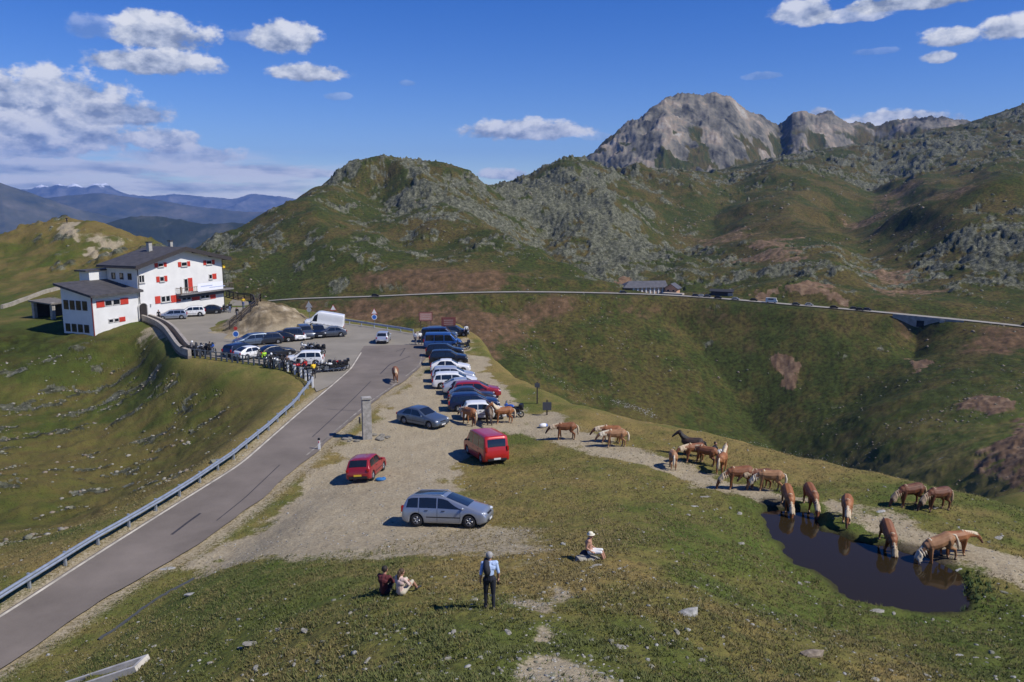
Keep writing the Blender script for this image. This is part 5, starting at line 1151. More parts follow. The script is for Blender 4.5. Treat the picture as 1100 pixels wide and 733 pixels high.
def by_wheels(kind, color, label, rear, front, side, **k):
    """stand a car by the contact points of its rear and front wheel on the visible side"""
    a, b = hit(*rear), hit(*front); h = math.atan2(b.y-a.y, b.x-a.x); W = SPEC[kind]['W']/2-.13; c = (a+b)/2; s = 1 if side == 'R' else -1
    mx = (SPEC[kind]['ax'][0]+SPEC[kind]['ax'][1])/2-.5; c = c-Vector((math.cos(h), math.sin(h), 0))*mx*SPEC[kind]['L']+Vector((-math.sin(h), math.cos(h), 0))*W*s
    return vehicle(kind, color, label, c.x, c.y, h, **k)
def by_px(kind, color, label, px, py, deg, **k):
    p = hit(px, py); return vehicle(kind, color, label, p.x, p.y, R(deg), **k)
SILVER = paint('silver', (.31, .345, .405), .55); RED = paint('red', (.44, .018, .016), .1); DRED = paint('dark_red', (.30, .015, .022), .15); SLATE = paint('slate', (.11, .145, .20), .5); WHT = paint('white', (.74, .74, .73), .0)
NAVY = paint('navy', (.012, .022, .065), .3); BLK = paint('black', (.012, .013, .016), .2); BLUE = paint('blue', (.025, .085, .27), .35); PSIL = paint('pale_silver', (.55, .57, .60), .5); GRY = paint('grey', (.10, .11, .13), .5); CHAR = paint('charcoal', (.035, .04, .05), .4)
c = by_wheels('mpv', SILVER, 'silver estate car with panoramic glass roof parked alone on the grass edge', (447, 566), (505.5, 568), 'R')
for s in (1, -1): MB().tube([(-1.70, .60*s, 1.46), (-1.6, .61*s, 1.555), (-.15, .62*s, 1.58), (.0, .61*s, 1.50)], .022, 6).build('roof_rail', STEEL, c)
by_wheels('minibus', RED, 'red minibus seen from behind, parked on the gravel near the horses', (519, 499), (502, 487), 'L')
by_wheels('hatchback', DRED, 'dark red small hatchback parked low on the gravel near the pillar', (399.5, 517), (412, 505.5), 'R', plate=mat('number_plate_yellow', (.75, .48, .04), .5))
by_wheels('saloon', SLATE, 'slate blue car standing apart on the gravel right of the pillar', (437, 456.5), (459, 460.5), 'R')
by_px('hatchback', PSIL, 'small silver car driving away on the far end of the road', 412, 368, 92)
# the row along the right of the gravel, nearest first
ROWG = 'cars parked side by side along the valley edge'
row = [('hatchback', WHT, 'white hatchback nearest in the row, half hidden behind three horses', 519, 449, 8), ('estate', NAVY, 'navy estate car just behind the standing horses in the row', 509, 440, 8), ('saloon', CHAR, 'charcoal car between the navy estate and the red car in the row', 507, 432, 7), ('estate', DRED, 'dark red estate car in the middle of the parked row', 512, 426.5, 6),
       ('saloon', PSIL, 'pale silver saloon just beyond the dark red car in the row', 500, 422, 6), ('estate', WHT, 'white estate car nearer of two side by side in the row', 489, 416, 5), ('estate', PSIL, 'silver estate car between the white estate and the white coupe', 487, 409.5, 5), ('saloon', WHT, 'white rounded coupe beyond the silver estate in the row', 484, 400, 4), ('suv', BLK, 'black off-road car beyond the white coupe in the row', 482, 391.5, 4),
       ('estate', BLK, 'long black estate car in front of the blue minibus', 478, 382.5, 3), ('minibus', BLUE, 'bright blue minibus near the far end of the row', 476, 374, 3), ('minibus', NAVY, 'navy minibus behind the bright blue one in the row', 472, 367.5, 2), ('estate', SLATE, 'slate blue estate car at the far end of the parked row', 474, 362.5, 2), ('hatchback', CHAR, 'small charcoal car at the far end beside the info boards', 489, 361, 0)]
for k, col, lab, px, py, dg in row: by_px(k, col, lab, px, py, dg, group=ROWG)
# cars in the lot below the rocky bank
LOTG = 'cars parked below the rocky bank'
for k, col, lab, px, py, dg in [('estate', NAVY, 'dark navy estate car at the left end of the lower lot', 259, 382, 62), ('saloon', WHT, 'white saloon with dark glass parked behind the railing', 272, 385, 50), ('saloon', BLK, 'black saloon right of the white saloon in the lower lot', 297, 384, 40), ('estate', SLATE, 'slate blue estate car against the rocky bank', 270, 371.5, 215), ('hatchback', CHAR, 'charcoal hatchback with red tail lights against the bank', 288, 370, 205), ('saloon', BLK, 'black saloon with bright tail lights facing the bank', 298.5, 368, 200), ('suv', CHAR, 'charcoal off-road car beside the white hatchback', 309, 366.5, 195),
       ('hatchback', WHT, 'white hatchback with its nose out between dark cars', 319, 365, -60), ('suv', GRY, 'grey off-road car facing out beside the white van', 328, 363, -65), ('estate', BLK, 'black estate car in front of the white van', 342, 361.5, -70), ('saloon', GRY, 'grey saloon with pale tail right of the white van', 355, 362.5, 200)]: by_px(k, col, lab, px, py, dg, group=LOTG)
by_px('panel_van', WHT, 'white high-roofed panel van behind the parked cars', 348, 354, 187)
by_px('suv', WHT, 'white off-road car among the motorcycles by the barrier', 327, 393.5, 187)
FG = 'cars parked in front of the hotel'
by_px('estate', SILVER, 'left silver car parked in front of the hotel wall', 185, 343.5, 200, group=FG); by_px('suv', WHT, 'white car in the middle of the three at the hotel', 205.5, 340.5, 200, group=FG); by_px('saloon', BLK, 'black saloon with red lights right of the white car at the hotel', 224, 337.5, 198, group=FG)
# traffic and parked cars on the far road: a few pixels each
def far_vehicle(name, px, col, label, cat, side=0.0, big=False):
    p, h = near_road(px, side); b = MB(); L_, W, H = (4.3, 1.75, 1.45) if not big else (6.2, 2.2, 2.8); z = .0
    pr = [(-.5, .18), (.5, .18), (.5, .5), (.3, .58), (.16, .98), (-.34, 1.0), (-.47, .62), (-.5, .5)] if not big else [(-.5, .15), (.5, .15), (.5, .45), (.42, .6), (.40, 1.0), (-.5, 1.0), (-.5, .6), (-.5, .3)]
    n = 8; b.add([(x*L_, -W/2, q*H) for x, q in pr]+[(x*L_, W/2, q*H) for x, q in pr], [tuple(range(n)), tuple(range(2*n-1, n-1, -1))]+[(i, n+i, n+(i+1) % n, (i+1) % n) for i in range(n)]); b.cur = 1
    for s in (-1, 1): b.box((-.05*L_, s*W/2, .77*H), (.45*L_, .02, .26*H)); [b.lathe([(0, .1*s), (.3, .1*s), (.32, 0)], (x*L_, s*(W/2-.05), .32), 'Y', 10) for x in (-.32, .3)]
    o = b.build(name, [col, BLACK]); o.location = p; o.rotation_euler = (0, 0, h); tag(o, label, cat, 'vehicles along the far road')
for q in [(403, BLK, 'lone dark car on the far road above the hairpin'), (672, BLK, 'dark car by the left end of the barn'), (746, NAVY, 'dark car left of the silver one by the cow shed'), (752, PSIL, 'silver car by the cow shed on the far road'), (762, GRY, 'grey car in front of the cow shed'), (769, BLK, 'black car in front of the cow shed right end'), (791, PSIL, 'pale car just right of the cow shed on the far road'), (810, BLK, 'dark car at the left end of the red cutting'), (853, GRY, 'grey car below the red cutting'), (868, PSIL, 'silver car below the middle of the red cutting'), (895, BLK, 'dark car at the right end of the red cutting'), (916, CHAR, 'first of three dark cars right of the red cutting'), (925, BLK, 'middle of three dark cars right of the red cutting'), (934, NAVY, 'last of three dark cars right of the red cutting'), (1098, BLK, 'dark car on the road at the right edge of the picture')]:
    far_vehicle('distant_car', q[0], q[1], q[2], 'car', -1.4 if q[0] % 2 else 1.2)
far_vehicle('camper_van', 828, WHT, 'white camper van parked below the red cutting', 'van', -1.3, True)
# ------------------------------------------------------------------ motorcycles
MOTO = {}
def moto_parts():
    out = []
    def keep(mb, name, mats, parent=None, smooth=True, loc=(0, 0, 0)):
        o = mb.build(name, mats, None, smooth); me = o.data; bpy.data.objects.remove(o); out.append([name, me, parent, loc]); return len(out)-1
    for x in (-.72, .76):
        b = MB(); n = 20; v = [(.31*math.cos(a), 0, .31*math.sin(a)) for a in np.linspace(0, 2*math.pi, 21)]; b.lathe([(.24, -.05), (.29, -.06), (.315, 0), (.29, .06), (.24, .05), (.24, -.05)], (0, 0, 0), 'Y', 18); w = keep(b, 'wheel', RUBBER, None, True, (x, 0, .315))
        b = MB(); b.cyl((0, -.05, 0), (0, .05, 0), .07, n=8); [b.tube([(0, 0, 0), (.25*math.cos(a), 0, .25*math.sin(a))], .014, 4) for a in np.linspace(0, 2*math.pi, 9)[:-1]]; keep(b, 'rim', RIM, w)
    b = MB(); b.box((.02, 0, .48), (.52, .34, .38), 0, .85); b.box((-.05, 0, .34), (.3, .3, .2)); keep(b, 'engine', STEEL2, None, False)
    b = MB(); b.tube([(.62, 0, .95), (.2, 0, .78), (-.35, 0, .72), (-.85, 0, .82)], [.06, .07, .07, .05], 6); b.tube([(-.05, .1, .5), (-.72, .1, .32)], .035, 5); b.tube([(-.05, -.1, .5), (-.72, -.1, .32)], .035, 5); keep(b, 'frame', BLACK)
    b = MB(); b.ball((.20, 0, .90), (.33, .17, .15), 12, 8); b.ball((.66, 0, .93), (.17, .16, .19), 10, 7); tk = keep(b, 'tank', BLACK)
    b = MB(); b.ball((-.22, 0, .84), (.30, .15, .085), 10, 6); b.ball((-.62, 0, .90), (.28, .13, .075), 10, 6); keep(b, 'seat', RUBBER)
    b = MB(); [b.tube([(.58, s*.09, .98), (.76, s*.09, .32)], .03, 6) for s in (1, -1)]; keep(b, 'fork', STEEL)
    b = MB(); b.tube([(.38, .38, 1.07), (.52, .2, 1.08), (.55, 0, 1.03), (.52, -.2, 1.08), (.38, -.38, 1.07)], .017, 5); [b.ball((.50, s*.40, 1.22), (.02, .07, .045), 8, 5) for s in (1, -1)]; keep(b, 'handlebar', BLACK)
    b = MB(); b.hexa([(.66, -.17, 1.02), (.62, -.15, 1.34), (.62, .15, 1.34), (.66, .17, 1.02), (.68, -.17, 1.02), (.64, -.15, 1.34), (.64, .15, 1.34), (.68, .17, 1.02)]); keep(b, 'windscreen', mat('smoked_screen', (.10, .12, .14), .1, 0, .1), None, False)
    b = MB(); b.ball((.83, 0, .93), (.05, .10, .08), 8, 6); keep(b, 'headlight', HEADL)
    b = MB(); b.tube([(.2, .14, .32), (-.3, .18, .34), (-.85, .20, .50)], [.03, .05, .06], 7); keep(b, 'exhaust', STEEL)
    b = MB(); b.box((-.82, 0, 1.08), (.34, .40, .28), 0, .85); [b.box((-.6, s*.29, .72), (.44, .17, .32), 0, .92) for s in (1, -1)]; keep(b, 'luggage_case', BLACK, None, False)
    b = MB(); b.tube([(-.05, .14, .3), (-.15, .34, .0)], .018, 4); keep(b, 'side_stand', STEEL2); return out
MP = moto_parts(); MCOL = [mat('moto_red', (.42, .02, .02), .3), mat('moto_blue', (.03, .10, .40), .3), mat('moto_silver', (.45, .46, .48), .35, .6), BLACK, mat('moto_white', (.7, .7, .68), .3), mat('moto_yellow', (.62, .42, .03), .3)]
def motorcycle(px, py, deg, ci, label, group):
    p = hit(px, py); t = empty('motorcycle', label, 'motorcycle', (p.x, p.y, 0), R(deg), group); z = smooth_at(p.x, p.y); t.location = (p.x, p.y, z); t.rotation_euler = (R(-9), 0, R(deg)); made = []
    for name, me, par, loc in MP:
        o = link(name, me, t if par is None else made[par]); o.location = loc; made.append(o)
        if name == 'tank': o.material_slots[0].link = 'OBJECT'; o.material_slots[0].material = MCOL[ci]
MG = 'motorcycles parked on the hotel side of the road'
for i, (px, py, dg, ci, lab) in enumerate([(203, 381, 70, 4, 'white motorcycle at the left end beside the retaining wall'), (209, 381, 75, 3, 'black motorcycle second from the retaining wall'), (215, 381.5, 80, 2, 'silver motorcycle in the middle of the forecourt entrance group'), (221, 382, 85, 3, 'black motorcycle fourth from the retaining wall'), (227.5, 381, 80, 1, 'blue motorcycle at the right end of the forecourt entrance group'),
    (290, 393, 250, 3, 'black motorcycle behind the rider in the yellow-green jacket'), (296, 394, 248, 2, 'silver motorcycle between two standing riders by the barrier'), (301.5, 395, 246, 4, 'white motorcycle left of the white off-road car'), (314, 398.5, 240, 3, 'black motorcycle in front of the white off-road car'), (321, 401, 235, 0, 'red motorcycle beside the rider in the red jacket'), (332, 404, 230, 3, 'black motorcycle left of the rider in yellow'),
    (346, 399.5, 205, 2, 'silver motorcycle just right of the rider in yellow'), (351, 400.5, 205, 3, 'black motorcycle second in the group by the road'), (357, 400, 200, 4, 'white motorcycle third in the group by the road'), (362.5, 399.5, 200, 3, 'black motorcycle fourth in the group by the road'), (366, 397.5, 195, 0, 'red-tanked motorcycle at the right end beside the road'),
    (330, 379.5, 150, 4, 'white motorcycle left of three in the middle of the lot'), (337, 380.5, 155, 2, 'silver motorcycle middle of three behind the white off-road car'), (343, 380.5, 155, 3, 'black motorcycle right of three in the middle of the lot'),
    (236.5, 337, 250, 3, 'black motorcycle at the hotel wall right of the black saloon'), (243.5, 335.5, 245, 3, 'black motorcycle at the hotel corner under the balcony')]):
    motorcycle(px, py, dg, ci, lab, MG)
motorcycle(552, 447, 150, 1, 'pale blue motorcycle at the right of the horses by the parked cars', None)
motorcycle(496.5, 376, 200, 3, 'black motorcycle parked right of the blue minibus', None)
print('vehicles', round(time.time()-T0, 1))
# ------------------------------------------------------------------ bodies: tapered limbs fused into one skin
def fuse(limbs, voxel, smooth=2):
    """limbs: (p0, r0, p1, r1, tag); returns one continuous mesh and, per face, the nearest limb's tag"""
    b = MB()
    for p0, r0, p1, r1, tg in limbs:
        p0, p1 = Vector(p0), Vector(p1); d = (p1-p0); n = 10
        if d.length < 1e-5: b.ball(p0, r0, 12, 9); continue
        u = d.normalized(); pts = []; rr = []
        for a in np.linspace(-math.pi/2+.25, 0, 4): pts.append(p0+u*math.sin(a)*r0); rr.append(math.cos(a)*r0)
        for a in np.linspace(0, math.pi/2-.25, 4): pts.append(p1+u*math.sin(a)*r1); rr.append(math.cos(a)*r1)
        b.tube(pts, rr, n)
    me = bpy.data.meshes.new('tmp'); me.from_pydata(b.v, [], b.f); bm = bmesh.new(); bm.from_mesh(me); bmesh.ops.recalc_face_normals(bm, faces=bm.faces); bm.to_mesh(me); bm.free()
    o = bpy.data.objects.new('tmp', me); COL.objects.link(o)
    m = o.modifiers.new('r', 'REMESH'); m.mode = 'VOXEL'; m.voxel_size = voxel; m.use_smooth_shade = True
    s = o.modifiers.new('s', 'SMOOTH'); s.iterations = smooth; s.factor = .5
    dg = bpy.context.evaluated_depsgraph_get(); out = bpy.data.meshes.new_from_object(o.evaluated_get(dg)); bpy.data.objects.remove(o); bpy.data.meshes.remove(me)
    c = np.empty(len(out.polygons)*3); out.polygons.foreach_get('center', c); c = c.reshape(-1, 3); best = np.full(len(c), 1e9); idx = np.zeros(len(c), int)
    for i, (p0, r0, p1, r1, tg) in enumerate(limbs):
        p0, p1 = np.array(p0, float), np.array(p1, float); d = p1-p0; L2 = max(d @ d, 1e-9); t = np.clip((c-p0) @ d/L2, 0, 1); e = np.linalg.norm(c-p0-t[:, None]*d, axis=1)-(r0+(r1-r0)*t); k = e < best; best[k] = e[k]; idx[k] = i
    out.polygons.foreach_set('use_smooth', [True]*len(out.polygons)); return out, [limbs[i][4] for i in idx], c
# ------------------------------------------------------------------ horses
def horse_mesh(pose):
    L_ = []; A = lambda p0, r0, p1, r1, t='coat': L_.append((p0, r0, p1, r1, t))
    A((.34, 0, 1.06), .285, (.52, 0, 1.04), .23); A((-.05, 0, 1.03), .315, (.34, 0, 1.05), .29); A((-.52, 0, 1.10), .285, (-.05, 0, 1.03), .315); A((-.60, 0, 1.08), .25, (-.72, 0, 1.0), .18)
    A((.38, 0, 1.22), .15, (.22, 0, 1.24), .12); A((-.50, .11, 1.05), .22, (-.52, .14, .92), .19); A((-.50, -.11, 1.05), .22, (-.52, -.14, .92), .19)
    if pose == 'stand': nk = [((.46, 0, 1.14), .21), ((.74, 0, 1.42), .155), ((.93, 0, 1.66), .115)]; hd = [((.95, 0, 1.68), .115), ((1.14, 0, 1.52), .088), ((1.36, 0, 1.31), .062)]; ear = Vector((-.6, 0, .8))
    elif pose == 'graze': nk = [((.48, 0, 1.08), .21), ((.86, 0, .84), .15), ((1.12, 0, .58), .115)]; hd = [((1.15, 0, .55), .112), ((1.24, 0, .34), .085), ((1.30, 0, .08), .060)]; ear = Vector((-.1, 0, 1))
    else: nk = [((.48, 0, 1.10), .21), ((.88, 0, 1.06), .15), ((1.17, 0, .98), .112)]; hd = [((1.20, 0, .97), .112), ((1.36, 0, .79), .086), ((1.50, 0, .55), .060)]; ear = Vector((-.2, 0, 1))
    for (p, r), (q, s) in zip(nk[:-1], nk[1:]): A(p, r, q, s)
    for (p, r), (q, s) in zip(hd[:-1], hd[1:]): A(p, r, q, s, 'coat' if s > .07 else 'muzzle')
    h0 = Vector(hd[0][0]); hu = (Vector(hd[2][0])-h0).normalized()
    for s in (1, -1):
        e0 = h0+Vector((0, .06*s, 0))+ear.normalized()*.07; A(tuple(e0), .038, tuple(e0+ear.normalized()*.13+Vector((0, .02*s, 0))), .012)
        fx = .06*s if pose == 'stand' else (.10*s)
        A((.42, .13*s, .98), .15, (.44+fx*.3, .15*s, .72), .095); A((.44+fx*.3, .15*s, .72), .085, (.45+fx*.7, .15*s, .44), .058); A((.45+fx*.7, .15*s, .44), .056, (.44+fx, .15*s, .14), .040, 'shank'); A((.44+fx, .15*s, .14), .045, (.48+fx, .15*s, .07), .045, 'sock'); A((.48+fx, .15*s, .06), .050, (.50+fx, .15*s, .03), .064, 'hoof')
        bx_ = -.06*s
        A((-.50, .14*s, .96), .19, (-.42+bx_*.3, .17*s, .72), .125); A((-.42+bx_*.3, .17*s, .72), .105, (-.64+bx_, .16*s, .50), .062); A((-.64+bx_, .16*s, .50), .060, (-.62+bx_, .16*s, .15), .042, 'shank'); A((-.62+bx_, .16*s, .15), .047, (-.58+bx_, .16*s, .07), .047, 'sock'); A((-.58+bx_, .16*s, .06), .052, (-.56+bx_, .16*s, .03), .066, 'hoof')
    L_ = [(a, r0*(1.14 if max(r0, r1) < .105 and a[2] < .9 and t in ('coat', 'shank', 'sock') and abs(a[1]) > .1 else 1), b, r1*(1.14 if max(r0, r1) < .105 and a[2] < .9 and t in ('coat', 'shank', 'sock') and abs(a[1]) > .1 else 1), t) for a, r0, b, r1, t in L_]
    body = fuse(L_, .022, 3)
    # mane along the crest, falling to one side; forelock; tail
    b = MB(); cr = [Vector((.30, 0, 1.30))]+[Vector(p)+Vector((0, 0, 0)) for p, r in nk[1:]]; rnd = random.Random(3)
    dirs = []
    pts = []
    for i in range(13):
        t = i/12*2; k = min(int(t), 1); p = cr[k].lerp(cr[k+1], t-k) if len(cr) == 3 else cr[0]; r = .05 if i == 0 else np.interp(t, [0, 1, 2], [.03, .155, .115]); tang = (cr[k+1]-cr[k]).normalized(); up = Vector((-tang.z, 0, tang.x)); up = up if up.z > 0 or abs(up.z) < .25 and up.x < 0 else up
        if up.z < -.05: up = -up
        pts.append((p+up*r*.92, up))
    M_ = []
    for i in range(12):
        (p, up), (q, uq) = pts[i], pts[i+1]; ln = .30+.05*math.sin(i*1.7)
        M_.append((tuple(p+up*.01), .045, tuple(q+uq*.01), .045, 'h'))
        for s in (1,): M_.append((tuple(p+Vector((0, .07*s, -.03))), .05, tuple(p+Vector((-.02, .155*s, -ln*.6))), .045, 'h')); M_.append((tuple(p+Vector((-.02, .155*s, -ln*.6))), .045, tuple(p+Vector((-.05, .165*s, -ln))), .022, 'h'))
        M_.append((tuple(p+Vector((0, -.05, -.01))), .045, tuple(p+Vector((0, -.11, -.07))), .03, 'h'))
    f0 = h0; M_.append((tuple(f0+Vector((-.02, 0, .10))), .05, tuple(f0+hu*.16+Vector((.06, 0, .055))), .035, 'h'))
    mane = fuse(M_, .022, 2)[0]; t = MB(); t.tube([(-.80, 0, 1.16), (-.93, 0, 1.08), (-.98, 0, .84), (-.97, .02, .56), (-.94, .02, .34)], [.035, .055, .085, .075, .02], 9)
    eyes = []
    for s in (1, -1): eyes.append(tuple(h0+hu*.15+Vector((.03, .083*s, .02))))
    return body, mane, t, eyes
COATS = {'chestnut': ((.150, .050, .017), (.27, .105, .038), (.50, .39, .25)), 'bright': ((.20, .068, .020), (.34, .135, .046), (.56, .45, .30)), 'dark': ((.085, .027, .011), (.17, .058, .022), (.36, .26, .16)), 'light': ((.24, .115, .048), (.40, .21, .098), (.60, .52, .38)), 'brown': ((.045, .028, .018), (.095, .055, .03), (.20, .15, .10)), 'black': ((.012, .010, .009), (.07, .03, .016), (.02, .016, .014))}
HM_ = {}
def horse(label, px, py, deg, pose, coat, scale=1.0, wet=False):
    if (pose, coat) not in HM_:
        if pose not in HM_: HM_[pose] = horse_mesh(pose)
        (me, tags, cen), mane, tail, eyes = HM_[pose]; c0, c1, mn = COATS[coat]; m = me.copy(); m.name = 'body'
        hoof = mat('hoof_horn', (.05, .04, .03), .6, 0, .2); ct = mat('coat_'+coat, c0, .62, 0, .2, 2.2, .12, var_rgb=c1); mz = mat('muzzle_'+coat, [a*.55+.02 for a in c0], .7, 0, .2); sk = mat('sock_'+coat, [a*.55+b*.45 for a, b in zip(c1, mn)] if coat not in ('black', 'brown') else c0, .7, 0, .15)
        for q in (ct, hoof, mz, sk): m.materials.append(q)
        m.polygons.foreach_set('material_index', [{'coat': 0, 'shank': 0, 'hoof': 1, 'muzzle': 2, 'sock': 3}[k] for k in tags])
        hair = mat('mane_'+coat, mn, .7, 0, .25, 9., .3); a = mane.copy(); a.name = 'mane'; a.materials.append(hair); b = tail.build('tail', hair, None, True).data
        for o in [o for o in COL.objects if o.data in (a, b)]: bpy.data.objects.remove(o)
        e = MB(); [e.ball(q, .024, 8, 6) for q in eyes]; eo = e.build('eyes', BLACK, None, True); em = eo.data; bpy.data.objects.remove(eo); HM_[(pose, coat)] = (m, a, b, em)
    m, a, b, em = HM_[(pose, coat)]; p = hit(px, py); t = empty('horse', label, 'horse', (p.x, p.y, p.z), R(deg), 'chestnut horses on the pass'); rz = R(deg)
    fx, fy = math.cos(rz), math.sin(rz); z0 = smooth_at(p.x-fx*.55, p.y-fy*.55); z1 = smooth_at(p.x+fx*.5, p.y+fy*.5)
    t.location = (p.x, p.y, min((z0+z1)/2, p.z+.15)-.015); t.rotation_euler = (0, -math.atan2(z1-z0, 1.05), rz); t.scale = (scale,)*3
    for n, q in (('body', m), ('mane', a), ('tail', b), ('eyes', em)): link(n, q, t)
    return t
for q in [("bright chestnut horse facing the camera, drinking at the left end of the pond", 845, 545, -97, 'graze', 'bright', 1.0), ("chestnut horse with pale forelock drinking head-on, second from the left at the pond", 869.5, 546, -92, 'graze', 'chestnut', 1.02),
    ("chestnut horse drinking where the pond bank juts in, third from the left", 909, 559, -112, 'graze', 'bright', .98), ("chestnut horse with long flaxen mane at the pond edge beside the pale rock", 951, 587, -97, 'graze', 'chestnut', 1.02), ("large flaxen-maned horse drinking sideways at the right end of the pond", 1011, 602, 188, 'graze', 'light', 1.04), ("chestnut horse behind the right-hand pond drinker, head to the right", 1026, 597, 8, 'drink', 'bright', .95),
    ("dark chestnut horse grazing on the crest right of the pond, left of the pair", 977, 545, 192, 'graze', 'dark', 1.0), ("dark chestnut horse with pale tail on the crest, right of the pair", 1006, 547.5, 196, 'graze', 'dark', 1.0),
    ("black-headed dark horse standing tallest in the group on the grass", 742, 490, 168, 'stand', 'black', 1.0), ("chestnut horse with pale mane in front of the black-headed one", 744, 496, 200, 'drink', 'chestnut', 1.0), ("chestnut horse with pale tail at the right of the grass group", 757, 498.5, 146, 'drink', 'chestnut', .98), ("pale-rumped horse seen from behind, alone beside the gravel path", 722.5, 503.5, 84, 'graze', 'light', .92),
    ("bright chestnut horse standing with rump to the camera above the grazing pair", 775, 508, 62, 'stand', 'bright', 1.0), ("chestnut horse with flaxen mane grazing sideways beside the path", 793.5, 525, 184, 'graze', 'chestnut', 1.06), ("dark-legged horse close behind the grazing horse with flaxen mane", 815, 525, 190, 'drink', 'dark', .95), ("light chestnut horse with pale tail at the right of the path trio", 826, 527.5, 172, 'graze', 'light', .98),
    ("chestnut horse standing sideways on the gravel path, head to the left", 607.5, 472.5, 178, 'drink', 'chestnut', 1.0), ("pale chestnut horse in front of another on the path edge", 661, 480, 182, 'drink', 'light', 1.0), ("red chestnut horse behind the pale one on the path edge", 655, 475.5, 176, 'drink', 'bright', 1.0),
    ("chestnut horse walking alone down the middle of the road", 425, 411, -80, 'drink', 'chestnut', 1.1), ("bright chestnut horse standing left of three in front of the white car", 504, 456, 128, 'drink', 'bright', 1.08), ("dark brown horse standing between two chestnut horses at the parked cars", 525.5, 455.5, -84, 'drink', 'brown', 1.08), ("light chestnut horse at the right of three in front of the parked cars", 540.5, 455, 196, 'stand', 'bright', 1.05)]:
    horse(*q)
# ------------------------------------------------------------------ people
SKIN = mat('skin', (.42, .225, .15), .55, 0, .06); HAIR = {k: mat('hair_'+k, v, .7, 0, .2, 12.) for k, v in {'dark': (.02, .014, .01), 'grey': (.32, .31, .30), 'brown': (.07, .04, .02), 'white': (.7, .68, .62)}.items()}
def limb_hand(A, wrist, d, palm_n, r=1.0, tag='skin', curl=.5):
    """palm, four fingers and a thumb growing from the wrist along d"""
    w = Vector(wrist); d = Vector(d).normalized(); n = Vector(palm_n).normalized(); s = d.cross(n).normalized()
    A(w, .026*r, w+d*.045*r, .034*r, tag); k = w+d*.085*r
    for i, (o, ln) in enumerate(((-.032, .062), (-.011, .074), (.011, .07), (.031, .054))):
        b = k+s*o*r; A(w+d*.03*r+s*o*.7*r, .017*r, b, .0125*r, tag); m = b+(d*(1-curl*.4)+n*curl*.6)*ln*.5*r; A(b, .011*r, m, .010*r, tag); A(m, .010*r, m+(d*(1-curl)+n*curl)*ln*.5*r, .0085*r, tag)
    b = w+d*.025*r-s*.034*r; m = b+(d*.6-s*.7+n*.3).normalized()*.04*r; A(b, .014*r, m, .0115*r, tag); A(m, .0115*r, m+(d*.9+n*.4-s*.1).normalized()*.035*r, .0095*r, tag)
def skeleton(pose, seed=0):
    """joints of a 1.76 m figure facing +x, feet (or seat) at z = 0"""
    J = {}; V = Vector
    if pose in ('stand', 'walk', 'lean'):
        st = {'stand': .06, 'walk': .22, 'lean': .10}[pose]
        J.update(pel=V((0, 0, .95)), waist=V((.0, 0, 1.10)), chest=V((.01, 0, 1.30)), neck=V((0, 0, 1.47)), head=V((.03, 0, 1.63)))
        for s, k in ((1, 'l'), (-1, 'r')):
            f = st*s; J['hip'+k] = V((0, .095*s, .92)); J['knee'+k] = V((.03+f*.6, .105*s, .50)); J['ank'+k] = V((-.01+f, .11*s, .085)); J['toe'+k] = V((.17+f, .13*s, .035)); J['sh'+k] = V((0, .185*s, 1.42)); J['elb'+k] = V((-.05-f*.5, .255*s, 1.14)); J['wri'+k] = V((.05-f*.9, .265*s, .90)); J['hd'+k] = (V((.15, 0, -1)), V((0, -s, 0)))
    elif pose == 'sit_ground':
        J.update(pel=V((0, 0, .13)), waist=V((-.03, 0, .29)), chest=V((-.02, 0, .50)), neck=V((.04, 0, .67)), head=V((.08, 0, .83)))
        for s, k in ((1, 'l'), (-1, 'r')):
            J['hip'+k] = V((.02, .10*s, .13)); J['knee'+k] = V((.42, .15*s, .40)); J['ank'+k] = V((.66, .12*s, .08)); J['toe'+k] = V((.84, .15*s, .05)); J['sh'+k] = V((.02, .18*s, .62)); J['elb'+k] = V((.16, .25*s, .40)); J['wri'+k] = V((.38, .14*s, .36)); J['hd'+k] = (V((.8, -.6*s, -.1)), V((0, -s*.4, -1)))
    elif pose == 'sit_stone':
        J.update(pel=V((0, 0, .12)), waist=V((-.06, 0, .28)), chest=V((-.08, 0, .49)), neck=V((-.03, 0, .66)), head=V((.01, 0, .82)))
        for s, k in ((1, 'l'), (-1, 'r')):
            J['hip'+k] = V((.03, .10*s, .12)); J['knee'+k] = V((.45, .13*s, .17)); J['ank'+k] = V((.62, .12*s, -.24)); J['toe'+k] = V((.79, .13*s, -.30)); J['sh'+k] = V((-.05, .18*s, .61)); J['elb'+k] = V((-.12, .27*s, .36)); J['wri'+k] = V((.10, .24*s, .20)); J['hd'+k] = (V((1, -.2*s, -.2)), V((0, 0, -1)))
    elif pose == 'ride':
        J.update(pel=V((0, 0, .95)), waist=V((.03, 0, 1.10)), chest=V((.10, 0, 1.30)), neck=V((.13, 0, 1.47)), head=V((.19, 0, 1.63)))
        for s, k in ((1, 'l'), (-1, 'r')):
            J['hip'+k] = V((0, .095*s, .92)); J['knee'+k] = V((.06, .12*s, .50)); J['ank'+k] = V((-.0, .13*s, .085)); J['toe'+k] = V((.18, .15*s, .035)); J['sh'+k] = V((.11, .19*s, 1.41)); J['elb'+k] = V((.18, .26*s, 1.16)); J['wri'+k] = V((.40, .22*s, 1.12)); J['hd'+k] = (V((1, -.1*s, 0)), V((0, 0, -1)))
    return J
